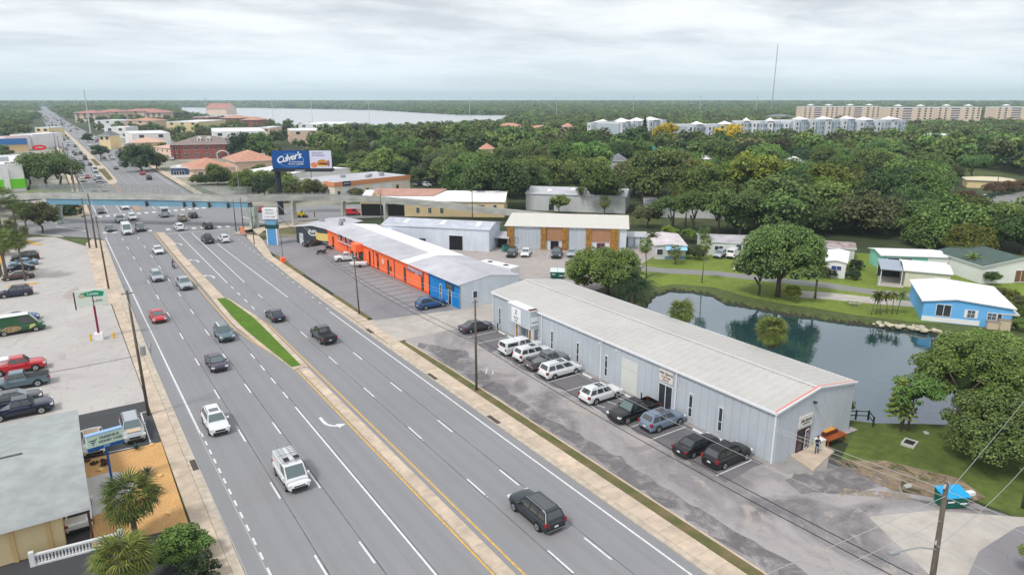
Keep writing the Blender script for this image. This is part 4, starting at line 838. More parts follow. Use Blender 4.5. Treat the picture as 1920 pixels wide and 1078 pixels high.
build(MB().box(1, 6, -2.6, -.1, 2.15, 2.3), 'carport_roof', M_LGREY, m4)
m5, W_, F_ = bld('mint green mobile home with long white roof and dark screens', 'mobile home', G(1650, 506), G(1768, 510), 6.5, 2.9, M_MINT, M_ROOFW, 'gu', .5, .4)
for u in (2.2, 4.6): win(m5, F_['f'], u, .9, 2.1, 1.5, 'plain', M_TRIM, WIN)
build(MB().box(8.6, 12.4, -.06, -.003, 1.7, 2.7), 'white_panel', WHITE, m5)
m6, W_, F_ = bld('cream mobile home with an open grey-roofed carport on its left', 'mobile home', G(1694, 537), G(1778, 545), 9, 2.9, mat('cream_lap_siding', sr(212, 210, 190), .7, var=.06), M_ROOFW, 'gu', .5, .35)
build(MB().box(-4.1, -.36, -.3, 9, 2.75, 2.9), 'carport_roof', mat('slate_carport_roof', sr(160, 170, 184), .6), m6)
for x, y in ((-3.9, 0), (-.5, 0), (-3.9, 8.5)): build(MB().box(x-.06, x+.06, y-.06, y+.06, -.1, 2.75), 'post', WHITE, m6)
build(MB().box(-4.0, -.1, 7, 7.15, -.1, 2.7), 'back_screen', DARKM, m6); build(MB().box(1.2, W_-2, -.05, -.003, .8, 1.2), 'trim_board', WHITE, m6)
m7, W_, F_ = bld('white house with dark green hipped roof and brown garage door', 'house', G(1838, 532), (151.5, 47.5), 13, 3.2, M_WHST, M_GRNR, 'gv', 1.5, .4, ridge=.6)
win(m7, F_['f'], W_*.62, .1, 2.3, 2.2, 'mid', M_TRIM, mat('brown_door_panel', sr(120, 88, 62), .6), 'patio_door'); windows(m7, F_['f'], (W_*.08, W_*.2), 1.2, .8, 1.0, 'plain', M_TRIM, WIN)
m8, W_, F_ = bld('white-roofed mobile home end showing right of the large broadleaf tree', 'mobile home', G(1872, 782), G(1965, 800), 10, 3.0, M_WHST, M_ROOFW, 'gu', .5, .4)
m9, W_, F_ = bld('grey-roofed white bungalow beside the parked white sedan', 'bungalow', G(1823, 425), G(1905, 430), 10, 2.8, M_WHST, mat('cool_grey_roof', sr(172, 176, 180), .8, var=.06), 'hip', 1.0, .6)
windows(m9, F_['f'], (W_*.8,), 1.0, 1.2, 1.0); win(m9, F_['f'], W_*.25, .1, 4.6, 2.0, 'garage', M_TRIM, M_DOOR, 'garage_door')
m10, W_, F_ = bld('bungalow with shallow grey roof cut by the frame edge', 'bungalow', G(1912, 428), G(1990, 436), 10, 2.8, M_WHST, M_ROOFS, 'gu', .8, .5)
m11, W_, F_ = bld('low cream bungalow behind the brown hedge near the back street', 'bungalow', G(1812, 352), G(1905, 356), 10, 3.0, M_CREAM, mat('pale_tan_roof', sr(208, 198, 170), .8), 'hip', 1.0, .6)
m12, W_, F_ = bld('white-roofed trailer glimpsed between trees beside the tall palm', 'trailer', G(1603, 372), G(1652, 374), 12, 3.0, M_WHST, M_ROOFW, 'gv', .6, .4)
m13, W_, F_ = bld('grey cottage with white fence between trees', 'cottage', G(1070, 322), G(1100, 322), 9, 3.2, M_WHST, M_ROOFD, 'gv', 1.2, .4)
m14, W_, F_ = bld('small pink villa with terracotta hip roof among trees', 'villa', G(1040, 300), G(1070, 300), 12, 6.0, M_CREAM, mat('red_tile_roof', sr(205, 110, 90), .8, var=.1), 'hip', 2.2, .6)
m15, W_, F_ = bld('white house with green gable roof by the utility pole', 'house', G(772, 330), G(812, 332), 10, 3.4, M_WHST, M_TEALTRIM, 'gv', 1.3, .5)
# ---- left and far commercial buildings ----------------------------------------------
def flat(label, pL, pR, depth, h, wall=M_WHST, roofm=M_ROOFW, roof='flat', nwin=0, cat='commercial building', **k):
    r_, W_, F_ = bld(label, cat, pL, pR, depth, h, wall, roofm, roof, **k)
    if nwin:
        for i in range(nwin): win(r_, F_['f'], W_*(i+.5)/nwin, h*.3, W_/nwin*.5, h*.35, 'plain', M_TRIM, WIN)
    return r_, W_, F_
st, W_, F_ = flat('large white store with lime green base band at the left edge', (-60, 316), (-8.5, 316), 52, 9.5)
build(MB().box(-.1, W_+.1, -.3, -.003, 1.0, 4.4), 'green_band', M_GREEN, st); build(MB().box(W_+.003, W_+.3, -.3, 20, 1.0, 4.4), 'green_band', M_GREEN, st)
for u in (6, 16, 26, 36, 46): build(MB().box(u-.9, u+.9, -.55, -.31, 0, 9.0), 'pilaster', M_WHST, st)
for u, v in ((30, 14), (38, 30), (44, 20), (22, 36)): build(MB().box(u, u+3, v, v+2.4, 9.5, 11.2), 'roof_unit', STEEL, st)
M_BF = mat('soft_blue_fascia', sr(52, 112, 176), .6)
s_, W_, F_ = flat('store with bright blue fascia and tan roof left of the highway', (-52, 560), (-10, 560), 40, 8, mat('tan_render', sr(210, 180, 140), .8), mat('terracotta_flat_roof', sr(206, 130, 96), .8)); build(MB().box(0, W_, -.6, -.003, 4.5, 8.4), 'blue_fascia', M_BF, s_)
rs_ = thing('pylon_sign', 'red oval store sign on a white post left of the highway', 'sign', G(80, 312), R(-4)); build(MB().cyl(0, 0, 0, 8.0, .22, 8), 'post', WHITE, rs_)
o = build(MB().tube([(0, -.25, 0), (0, .25, 0)], 1, 20), 'sign_face', M_SIGNR, rs_, (0, 0, 9.4)); o.scale = (3.1, 1, 1.35); lettering(rs_, 'EXPRESS', .9, WHITE, (0, -.3, 9.4), bold=.02)
bo, W_, F_ = bld('two-storey red brick office with grey hip roof and two dormers', 'office building', G(322, 299), G(437, 297), 26, 8.2, M_BRICK, mat('brown_grey_shingle', sr(138, 124, 120), .9, var=.12, scale=.5), 'hip', 4.2, 1.0)
for fl in range(2):
    for i in range(6): win(bo, F_['f'], W_*(i+.5)/6, 1.4+fl*3.8, 2.0, 1.6, 'mid', M_TRIM, WIN)
for u in (.45, .6):
    d_ = build(MB().box(-1, 1, -.6, 2, 0, 1.6).add([(-1.4, -.8, 1.6), (1.4, -.8, 1.6), (0, -.8, 2.6), (-1.4, 2.6, 1.6), (1.4, 2.6, 1.6), (0, 2.6, 2.6)], [(0, 1, 2), (0, 2, 5, 3), (1, 4, 5, 2)]), 'dormer', M_WHST, bo, (W_*u, 4.6, 9.7)); win(d_, ((0, -.6), 0), 0, .3, .9, .9, 'plain', M_TRIM, WIN)
ar = MB(); ar.tube([(-3, 0, 0)]+[(3*math.cos(math.pi-math.pi*i/10), 0, 2.4+2.0*math.sin(math.pi*i/10)) for i in range(11)]+[(3, 0, 0)], .28, 6); build(ar, 'entrance_arch', M_WHST, bo, (W_*.84, -1.2, 0))
for u in (.04, .12, .88, .97): build(MB().box(-.3, .3, -.5, -.004, 0, 8.1), 'pilaster', M_BRICK, bo, (W_*u, 0, 0))
pk, W_, F_ = bld('pale pink two-storey clinic left of the brick office', 'clinic', G(292, 296), G(322, 299), 20, 6.2, M_PNKST, mat('pale_tile_roof', sr(206, 170, 150), .8), 'hip', 2, .6)
for fl in range(2): windows(pk, F_['f'], (W_*.2, W_*.5, W_*.8), 1+fl*2.9, 1.2, 1.3, 'plain', M_TRIM, WIN)
bs, W_, F_ = bld('small navy and white shop with flat roof near the footbridge', 'shop', G(322, 334), G(362, 333), 10, 4.2, mat('navy_stucco', sr(70, 84, 120), .7), M_ROOFW, 'flat'); build(MB().box(0, W_, -.05, -.003, 0, 1.2), 'white_base', M_WHST, bs)
for u in (.25, .5): win(bs, F_['f'], W_*u, 1.2, 2.2, 1.5, 'mid', M_TRIM, WIN)
tr_, W_, F_ = bld('restaurant with wide terracotta tile roof beyond the footbridge', 'restaurant', G(364, 336), G(443, 331), 22, 4.2, M_PNKST, M_TILE, 'hip', 3.6, 1.2); windows(tr_, F_['f'], [W_*k/6 for k in range(1, 6)], 1, 1.8, 1.6, 'mid', M_TRIM, WIN)
tr2, W_, F_ = bld('terracotta-roofed restaurant annex behind the hedge', 'restaurant', G(445, 322), G(520, 318), 26, 4.6, M_PNKST, M_TILE, 'hip', 4.2, 1.2)
th_, W_, F_ = bld('small white-roofed stand half hidden by shrubs left of the billboard', 'stand', G(460, 348), G(488, 346), 8, 3.2, M_WHST, M_ROOFW, 'gv', .8, .5)
far_list = [
 ('tan plaza with pink roofed arcade behind the parking lot', 250, 286, 312, 284, 26, 6, mat('tan_render', (0, 0, 0)), mat('pale_tile_roof', (0, 0, 0)), 'hip'),
 ('white flat-roofed supermarket behind the oak trees', 248, 262, 320, 260, 60, 9, M_WHST, M_ROOFW, 'flat'),
 ('long white flat-roofed retail hall right of the shade trees', 400, 258, 500, 256, 90, 9, M_WHST, M_ROOFW, 'flat'),
 ('pale retail block with cream roof beyond the retail hall', 312, 236, 372, 235, 90, 9, M_CREAM, M_ROOFW, 'flat'),
 ('low red brick block behind the retail hall', 362, 226, 390, 226, 50, 10, M_BRICK, M_TILE, 'flat'),
 ('rose brick block with several gables near the bay', 412, 227, 452, 227, 50, 9, M_BRICK, M_TILE, 'hip'),
 ('red brick school block close to the bay shore', 453, 231, 484, 231, 40, 9, M_BRICK, M_TILE, 'hip'),
 ('pink stucco row left of the high school trees', 544, 254, 604, 253, 50, 8, M_PNKST, M_ROOFW, 'flat'),
 ('white sprawling school roof behind the trees', 560, 240, 640, 238, 80, 8, M_WHST, M_ROOFW, 'flat'),
 ('cream building glimpsed at the tree line left of the pink row', 480, 248, 506, 248, 40, 8, M_PNKST, M_ROOFW, 'flat'),
 ('orange tile-roofed house row behind the oak wood', 926, 244, 985, 242, 30, 7, M_CREAM, M_TILE, 'hip'),
 ('terracotta-roofed villa beside the pale apartment block', 1010, 250, 1050, 248, 28, 7, M_PNKST, M_TILE, 'hip'),
 ('small terracotta villa just left of the pale apartments', 1056, 244, 1076, 244, 20, 7, M_PNKST, M_TILE, 'hip'),
 ('white warehouse roofs above the trees at far right', 1790, 268, 1870, 266, 60, 7, M_WHST, M_ROOFW, 'flat'),
 ('white-roofed hall near the right edge below the condominiums', 1800, 282, 1850, 281, 30, 6, M_WHST, M_ROOFW, 'gu'),
 ('low clubhouse with white eaves beyond the pale apartments', 1446, 222, 1490, 222, 30, 6, M_CREAM, M_ROOFD, 'hip'),
 ('long white shop row left of the highway among trees', 20, 262, 62, 262, 40, 7, M_WHST, M_ROOFW, 'flat'),
 ('tiny white buildings deep in the trees at far left', 36, 212, 56, 212, 50, 7, M_WHST, M_ROOFW, 'flat'),
 ('low tan motel roof left of the highway before the trees', 66, 246, 92, 246, 26, 6, M_CREAM, M_ROOFW, 'flat'),
 ('small grey-roofed office right of the highway by the tall mast', 186, 262, 206, 262, 16, 6, M_CREAM, M_ROOFD, 'hip'),
 ('pale flat shop just right of the tall mast', 196, 246, 236, 246, 26, 7, M_WHST, M_ROOFW, 'flat'),
 ('rose-roofed plaza beyond the median trees', 236, 232, 290, 232, 40, 8, M_PNKST, M_TILE, 'hip'),
 ('white strip of shops level with the red-roofed apartments', 178, 232, 226, 232, 40, 8, M_WHST, M_ROOFW, 'flat'),
 ('pale house roof peeking out of the wood above the workshop', 690, 290, 712, 290, 14, 5, M_WHST, M_ROOFW, 'hip'),
 ('tan roofed house in the wood left of the pink villa', 900, 296, 924, 296, 14, 5, M_CREAM, M_TILE, 'hip'),
 ('grey roofed house in the wood below the first golden tree', 1148, 322, 1176, 322, 14, 5, M_WHST, M_ROOFD, 'hip'),
 ('white roofed house deep in the middle of the wood', 1300, 318, 1330, 318, 14, 5, M_WHST, M_ROOFW, 'gu'),
 ('teal roofed house in a clearing under the golden trees', 1210, 300, 1236, 300, 14, 5, M_WHST, M_TEALTRIM, 'hip'),
 ('pale bungalow roof right of the middle of the wood', 1480, 330, 1512, 330, 14, 5, M_CREAM, M_ROOFW, 'hip'),
 ('orange roofed cottage between the dark crowns at right', 1660, 326, 1680, 326, 12, 5, M_CREAM, M_TILE, 'hip'),
 ('white trailer roof under the crowns near the right edge', 1740, 316, 1775, 316, 12, 4, M_WHST, M_ROOFW, 'gu'),
 ('long white roof in the trees at the far right edge', 1872, 300, 1925, 300, 14, 5, M_WHST, M_ROOFW, 'gu'),
 ('white roofed store left edge above the green-banded store', 0, 285, 14, 285, 30, 9, M_WHST, M_ROOFW, 'flat'),
]
for lb, ax, ay, bx, by, dp, hh, wm_, rm_, rt in far_list:
    hid = ay < 275; by = ay if ay < 245 else by
    r_, W_, F_ = bld(lb, 'building', GF(ax, ay, 6.5 if hid else 0), GF(bx, by, 6.5 if hid else 0), dp*.8, hh*.35+6.8 if hid else hh, wm_, rm_, rt, rise=3.0 if rt == 'hip' else 1.2, over=.8)
    n = max(2, int(W_/9))
    for i in range(min(n, 9)): win(r_, F_['f'], W_*(i+.5)/n, hh*.35+4.2 if hid else 1.2, min(3, W_/n*.5), 2.0, 'plain', M_TRIM, WIN)
# red-roofed apartments beyond the highway
for i, (ax, ay, bx, by, lb) in enumerate(((140, 217, 178, 216, 'red-roofed apartment block nearest the highway'), (180, 214, 226, 213, 'middle red-roofed apartment block with white balconies'), (227, 213, 300, 212, 'longest red-roofed apartment block beside the dark pines'), (272, 216, 304, 216, 'short red-roofed wing at the right end'))):
    by = ay
    r_, W_, F_ = bld(lb, 'apartment block', GF(ax, ay), GF(bx, by), 36, 13.5, M_PNKST, mat('salmon_tile_roof', sr(176, 122, 112), .8, var=.1), 'hip', rise=4, over=2, group='red-roofed apartments right of the highway')
    n = max(3, int(W_/16))
    for fl in range(3):
        for k in range(n): win(r_, F_['f'], W_*(k+.5)/n, 5.0+fl*3.0, 4.5, 2.2, 'plain', M_TRIM, WINB)
r_, W_, F_ = bld('red-roofed gable building on the bay shore', 'building', G(388, 215), G(425, 215), 60, 14, M_PNKST, mat('salmon_tile_roof', (0, 0, 0)), 'gu', rise=10, over=2)
# pale blue-grey apartments
M_AP = mat('pale_apartment_wall', sr(178, 190, 200), .8, var=.04); M_AP2 = mat('white_apartment_bay', sr(214, 218, 224), .8); M_APR = mat('slate_apartment_roof', sr(108, 118, 124), .8)
def apart(label, pL, pR, dep, h, nb, group):
    h = h*.60+9.5; pL = (pL[0]*23/33, pL[1]*23/33); pR = (pR[0]*23/33, pR[1]*23/33); dep *= .75
    r_, W_, F_ = bld(label, 'apartment block', pL, pR, dep, h, M_AP, M_APR, 'flat', par=1.0, group=group)
    st = max(2, int(round(h/3.3)))
    for k in range(nb):
        u = W_*(k+.5)/nb; bw = W_/nb*(.52 if k % 2 else .62)
        build(MB().box(u-bw/2, u+bw/2, -1.6, -.003, 0, h+(1.3 if k % 3 == 1 else 1.05)), 'bay', M_AP2 if k % 2 == 0 else M_AP, r_)
        if k % 3 == 1: build(MB().add([(u-bw*.75, -2.4, h+1.4), (u+bw*.75, -2.4, h+1.4), (u, 5, h+3.4), (u-bw*.75, 9, h+1.4), (u+bw*.75, 9, h+1.4)], [(0, 1, 2), (1, 4, 2), (4, 3, 2), (3, 0, 2)]), 'gable_roof', M_ROOFW, r_)
        for fl in range(st):
            for s_ in ((-.27, .27) if k % 2 else (0,)): win(r_, ((0, -1.6), 0), u+s_*bw, .9+fl*h/st, bw*(.22 if k % 2 else .30), h/st*.55, 'plain', M_TRIM, WIN if k % 2 == 0 else WINB)
    for k in range(nb-1):
        for fl in range(st): win(r_, F_['f'], W_*(k+1)/nb, .9+fl*h/st, W_/nb*.16, h/st*.5, 'plain', M_TRIM, WINB)
    return r_
gp_ = 'pale blue-grey apartment blocks above the wood'
apart('pale grey apartment block left of the yellow trees, lower wing', G(1102, 252), G(1162, 256), 24, 12, 5, gp_)
apart('pale grey apartment block with white gable behind the first yellow tree', G(1160, 258), G(1208, 255), 24, 14.5, 5, gp_)
apart('pale grey apartment end block right of the tall dark conifer', G(1210, 252), G(1247, 249), 24, 14, 3, gp_)
apart('wide pale apartment block with dark hipped front, behind the third yellow tree', G(1284, 250), G(1372, 249), 30, 8.5, 5, gp_)
apart('longest pale apartment block, its left half above the wood', G(1376, 252), G(1480, 253), 26, 13.5, 7, gp_)
apart('pale apartment block under three small white gables', G(1482, 252), G(1600, 249), 26, 14.5, 8, gp_)
apart('pale apartment block nearest the pink condominiums', G(1602, 249), G(1697, 246), 26, 13, 6, gp_)
# pink condominiums
M_PC = mat('peach_condominium_wall', sr(226, 204, 184), .85, var=.04)
for i, (ax, ay, bx, by, lb) in enumerate(((1504, 220, 1575, 219, 'leftmost peach condominium block on the ridge'), (1577, 219, 1653, 219, 'second peach condominium block from the left'), (1664, 223, 1753, 222, 'third peach condominium block, left of the centre pair'), (1755, 222, 1842, 219, 'fourth peach condominium block with dark balcony stack'), (1866, 221, 1960, 219, 'peach condominium block cut by the right edge'))):
    by = ay; bx -= (bx-ax)*.05
    r_, W_, F_ = bld(lb, 'condominium', GF(ax, ay), GF(bx, by), 22, 22.5, M_PC, M_WHST, 'flat', par=1.2, group='peach condominium blocks far right')
    for fl in range(5):
        for u, w_ in ((.07, .05), (.2, .05), (.42, .2), (.68, .06), (.82, .05), (.94, .05)): win(r_, F_['f'], W_*u, 9.4+fl*2.9, W_*w_, 1.55, 'plain', M_TRIM, WIN if w_ < .1 else mat('blue_grey_balcony', sr(96, 104, 130), .6))  # wide balcony panes are an even blue-grey
    for u in (.25, .75): build(MB().add([(W_*u-4, 2, 25.2), (W_*u+4, 2, 25.2), (W_*u+4, 10, 25.2), (W_*u-4, 10, 25.2), (W_*u, 6, 27)], [(0, 1, 4), (1, 2, 4), (2, 3, 4), (3, 0, 4)]), 'roof_turret', M_ROOFW, r_)
# ------------------------------------------------------------------ vehicles
# x forward, y left, z up; origin on the ground under the middle
KINDS = {
 #        L    W    H   belt hood  base_r top_r  top_f base_f  rear cargo
 'sedan': dict(L=4.8, W=1.84, H=1.45, belt=.93, hood=.88, tail=.97, br=-1.75, tr=-.95, tf=.35, bf=1.15, r=.33),
 'coupe': dict(L=4.7, W=1.86, H=1.36, belt=.90, hood=.86, tail=.93, br=-1.85, tr=-.8, tf=.15, bf=.95, r=.34),
 'suv': dict(L=4.75, W=1.90, H=1.70, belt=1.06, hood=1.03, tail=1.06, br=-2.27, tr=-1.85, tf=.45, bf=1.12, r=.36),
 'bigsuv': dict(L=5.1, W=2.0, H=1.80, belt=1.12, hood=1.12, tail=1.12, br=-2.45, tr=-2.15, tf=.55, bf=1.15, r=.39),
 'jeep': dict(L=4.5, W=1.9, H=1.82, belt=1.14, hood=1.12, tail=1.14, br=-2.15, tr=-2.0, tf=.25, bf=.62, r=.40),
 'minivan': dict(L=5.1, W=1.98, H=1.75, belt=1.03, hood=.98, tail=1.03, br=-2.47, tr=-2.15, tf=.75, bf=1.72, r=.34),
 'pickup': dict(L=5.7, W=2.0, H=1.88, belt=1.18, hood=1.15, tail=1.18, br=-.75, tr=-.55, tf=.75, bf=1.32, r=.41, bed=(-2.75, -.85)),
 'capped': dict(L=5.7, W=2.0, H=1.86, belt=1.15, hood=1.12, tail=1.15, br=-.75, tr=-.55, tf=.75, bf=1.32, r=.40, bed=(-2.75, -.85), cap=True),
 'regcab': dict(L=5.2, W=1.9, H=1.72, belt=1.1, hood=1.05, tail=1.1, br=-.35, tr=-.2, tf=.65, bf=1.2, r=.37, bed=(-2.5, -.45)),
 'van': dict(L=4.9, W=1.9, H=1.95, belt=1.08, hood=1.05, tail=1.08, br=-2.4, tr=-2.3, tf=.95, bf=1.75, r=.34, cargo=True),
 'bigvan': dict(L=5.9, W=2.05, H=2.55, belt=1.2, hood=1.2, tail=1.2, br=-2.9, tr=-2.85, tf=1.3, bf=2.25, r=.37, cargo=True),
 'hatch': dict(L=4.3, W=1.8, H=1.5, belt=.95, hood=.92, tail=.95, br=-2.02, tr=-1.45, tf=.35, bf=1.1, r=.33),
}
def body_mb(k):
    L, W = k['L'], k['W']; hw = W/2; zb = .24 if k['H'] < 1.8 else .34; n = 0
    bed = k.get('bed')
    st = [(-L/2, .86, .80), (-L/2+.07, .93, .93), (-L/2+.30, .985, 1.0), (-L/2+.8, 1.0, 1.0), (-.6, 1, 1), (.4, 1, 1), (k['bf']-.1, 1, 1), (k['bf']+.35, .99, 1), (L/2-.62, .975, .975), (L/2-.26, .95, .93), (L/2-.08, .89, .80), (L/2, .80, .66)]
    mb = MB(); rings = []
    for x, ws_, zs in st:
        zt = k['tail'] if x < k['br']+.2 else (k['belt'] if x < k['bf']-.2 else k['hood'])
        if bed and x < bed[1]: zt = .80
        zt *= zs if x > 0 or not bed else 1
        w_ = hw*ws_
        h_ = [(0, zb), (w_*.86, zb), (w_*.97, zb+.10), (w_, zb+(zt-zb)*.5), (w_*.985, zt-.16), (w_*.90, zt-.03), (w_*.55, zt+.02), (0, zt+.035)]
        ring = [(x, y, z) for y, z in h_]+[(x, -y, z) for y, z in h_[-2:0:-1]]; rings.append(ring)
    m = len(rings[0]); vs = [p for r_ in rings for p in r_]
    fs = [(i*m+j, i*m+(j+1) % m, (i+1)*m+(j+1) % m, (i+1)*m+j) for i in range(len(rings)-1) for j in range(m)]
    fs += [tuple(range(m))[::-1], tuple((len(rings)-1)*m+j for j in range(m))]
    mb.add(vs, fs, 0)
    # cabin as a body-coloured shell
    yb, yt = hw*.90, hw*(.70 if not k.get('cargo') else .84); b_, H = k['belt']-.02, k['H']
    A = [(k['br'], yb, b_), (k['bf'], yb, b_), (k['tf'], yt, H-.05), (k['tr'], yt, H-.05)]
    Bv = [(x, -y, z) for x, y, z in A]
    rt = [(k['tr']+.07, yt-.13, H), (k['tf']-.10, yt-.13, H)]
    vs = A+Bv+rt+[(x, -y, z) for x, y, z in rt]
    mb.add(vs, [(0, 3, 2, 1), (4, 5, 6, 7), (0, 4, 7, 3), (1, 2, 6, 5), (3, 8, 9, 2), (7, 6, 11, 10), (3, 7, 10, 8), (2, 9, 11, 6), (8, 10, 11, 9)], 0)
    if bed:
        x0, x1 = -L/2+.03, bed[1]+.12; t = .09; zt = k['belt']
        mb.box(x0, x1, hw*.965-t, hw*.965, .6, zt); mb.box(x0, x1, -hw*.965, -hw*.965+t, .6, zt); mb.box(x0, x0+t, -hw*.965+t, hw*.965-t, .6, zt); mb.box(x1-.06, x1, -hw*.965+t, hw*.965-t, .6, zt)
        mb.box(x0+t, x1-.06, -hw*.965+t, hw*.965-t, .80, .845, 1)
        if k.get('cap'):
            a = [(x0+.02, hw*.94, zt), (x1, hw*.94, zt), (x1, hw*.78, H-.06), (x0+.18, hw*.78, H-.06)]; c_ = [(x, -y, z) for x, y, z in a]
            mb.add(a+c_, [(0, 3, 2, 1), (4, 5, 6, 7), (0, 4, 7, 3), (1, 2, 6, 5), (3, 7, 6, 2)], 0)
    mb.box(-L/2+.25, L/2-.25, -hw*.84, hw*.84, zb-.12, zb+.01, 1)
    # dark wheel wells, lower trim, bumpers
    wf, wr_ = L*.31, -L*.295
    for sx in (wf, wr_):
        for s_ in (-1, 1):
            n_ = 14; rr = k['r']+.07; y = s_*(hw+.004); c_ = [(sx+rr*math.cos(math.pi*i/n_), y, k['r']+rr*math.sin(math.pi*i/n_)) for i in range(n_+1)]
            mb.add([(sx, y, k['r'])]+c_, [(0, i+1, i+2) if s_ < 0 else (0, i+2, i+1) for i in range(n_)], 1)
    mb.box(-L*.24, L*.25, -hw-.003, -hw+.02, zb-.02, zb+.12, 1); mb.box(-L*.24, L*.25, hw-.02, hw+.003, zb-.02, zb+.12, 1)
    mb.box(L/2-.12, L/2+.03, -hw*.70, hw*.70, zb+.02, zb+.24, 1); mb.box(-L/2-.03, -L/2+.12, -hw*.74, hw*.74, zb, zb+.2, 1)
    mb.box(L/2-.10, L/2+.012, -hw*.48, hw*.48, zb+.30, k['hood']*.70, 1)
    return mb, wf, wr_, zb
def quad_on(a, b, c, d, s0, s1, t0, t1, off):
    """a,b bottom corners, d,c above them; a pane set proud of that face"""
    a, b, c, d = map(Vector, (a, b, c, d)); n = (b-a).cross(d-a).normalized()*off
    f = lambda s, t: tuple((a.lerp(b, s)).lerp(d.lerp(c, s), t)+n)
    return [f(s0, t0), f(s1, t0), f(s1, t1), f(s0, t1)]
PARTS = {}
def car_parts(kind):
    if kind in PARTS: return PARTS[kind]
    k = KINDS[kind]; L, W, H = k['L'], k['W'], k['H']; hw = W/2; mb, wf, wr_, zb = body_mb(k); P_ = []
    body = mb.mesh('body', [PAINT, BLKP]); P_.append(('body', body, (0, 0, 0), 'paint', None))
    yb, yt = hw*.90, hw*(.70 if not k.get('cargo') else .84); b_ = k['belt']-.02; Ht = H-.05
    bfL, bfR, tfR, tfL = (k['bf'], yb, b_), (k['bf'], -yb, b_), (k['tf'], -yt, Ht), (k['tf'], yt, Ht)
    brL, brR, trR, trL = (k['br'], yb, b_), (k['br'], -yb, b_), (k['tr'], -yt, Ht), (k['tr'], yt, Ht)
    def pane(name, q, m_=GLASS):
        b = MB(); b.add(q, [(0, 1, 2, 3)]); P_.append((name, b.mesh(name, [m_]), (0, 0, 0), None, None))
    pane('windshield', quad_on(bfR, bfL, tfL, tfR, .05, .95, .06, .93, .014), GLASS2)
    if not k.get('cap'): pane('rear_window', quad_on(brL, brR, trR, trL, .10, .90, .22 if not k.get('bed') else .12, .92, .014) if not k.get('cargo') else quad_on(brL, brR, trR, trL, .12, .88, .40, .86, .014))
    splits = [(.03, .47), (.52, .95)] if not k.get('cargo') else [(.66, .95)]
    if kind in ('suv', 'bigsuv', 'minivan', 'jeep'): splits = [(.04, .28), (.32, .60), (.64, .93)]
    if kind == 'regcab': splits = [(.08, .92)]
    for s0, s1 in splits:
        pane('side_window', quad_on(brR, bfR, tfR, trR, s0, s1, .16, .88, .014)); pane('side_window', quad_on(bfL, brL, trL, tfL, 1-s1, 1-s0, .16, .88, .014))
    if k.get('cap'):
        x0, x1 = -L/2+.05, k['bed'][1]+.12; a = [(x0, hw*.94, k['belt']), (x1, hw*.94, k['belt']), (x1, hw*.78, H-.06), (x0+.16, hw*.78, H-.06)]; c_ = [(x, -y, z) for x, y, z in a]
        pane('side_window', quad_on(c_[0], c_[1], c_[2], c_[3], .12, .88, .2, .85, .014)); pane('side_window', quad_on(a[1], a[0], a[3], a[2], .12, .88, .2, .85, .014)); pane('rear_window', quad_on(a[0], c_[0], c_[3], a[3], .1, .9, .15, .85, .016))
    for s_ in (-1, 1):
        b = MB(); b.box(L/2-.30, L/2-.02, s_*hw*.80-.17, s_*hw*.80+.17, k['hood']*.70, k['hood']*.70+.13); P_.append(('headlight', b.mesh('headlight', [HEADL]), (0, 0, 0), None, None))
        b = MB(); b.box(-L/2-.015, -L/2+.22, s_*hw*.84-.12, s_*hw*.84+.135, k['tail']*.72, k['tail']*.72+(.16 if H < 1.6 else .30)); P_.append(('tail_light', b.mesh('tail_light', [REDL]), (0, 0, 0), None, None))
        b = MB(); b.box(k['bf']-.42, k['bf']-.24, s_*(hw+.09)-.10, s_*(hw+.09)+.10, k['belt']-.02, k['belt']+.13); P_.append(('mirror', b.mesh('mirror', [PAINT]), (0, 0, 0), 'paint', None))
    b = MB(); b.box(-L/2-.035, -L/2-.02, -.17, .17, k['tail']*.55, k['tail']*.55+.13); P_.append(('license_plate', b.mesh('license_plate', [WHITE]), (0, 0, 0), None, None))
    if kind in ('suv', 'bigsuv', 'minivan', 'jeep'):
        for s_ in (-1, 1):
            b = MB(); b.tube([(k['tr']+.15, s_*(yt-.05), H-.02), (k['tr']+.25, s_*(yt-.05), H+.05), (k['tf']-.25, s_*(yt-.05), H+.05), (k['tf']-.12, s_*(yt-.05), H-.02)], .022, 5); P_.append(('roof_rail', b.mesh('roof_rail', [CHROME if kind == 'bigsuv' else BLKP]), (0, 0, 0), None, None))
    r_ = k['r']; b = MB(); ty = MB(); wd = .23
    ty.tube([(0, -wd/2, 0), (0, -wd/2+.03, 0), (0, wd/2-.03, 0), (0, wd/2, 0)], [r_*.93, r_, r_, r_*.93], 18); tm_ = ty.mesh('wheel', [TYRE])
    b.tube([(0, -wd/2-.012, 0), (0, wd/2+.012, 0)], r_*.64, 12); b.tube([(0, -wd/2-.02, 0), (0, wd/2+.02, 0)], r_*.16, 6, 1); rm = b.mesh('rim', [RIM, DARKM])
    for x in (wf, wr_):
        for s_ in (-1, 1): P_.append(('wheel', tm_, (x, s_*(hw-wd/2+.025), r_), None, ('rim', rm)))
    PARTS[kind] = P_; return P_
FARM = {}
def far_mesh(kind):
    if kind in FARM: return FARM[kind]
    b = MB()
    mats = [PAINT, BLKP, GLASS, TYRE, REDL, HEADL]
    idx = {m.name: i for i, m in enumerate(mats)}
    for name, me, loc, c, sub in car_parts(kind):
        b.add([tuple(Vector(v.co)+Vector(loc)) for v in me.vertices], [tuple(p.vertices) for p in me.polygons], 0)
        b.m[len(b.m)-len(me.polygons):] = [idx.get(me.materials[p.material_index].name, 2) for p in me.polygons]
    FARM[kind] = b.mesh('car', mats); return FARM[kind]
HEAD = dict(S=-90, N=90, E=0, W=180)
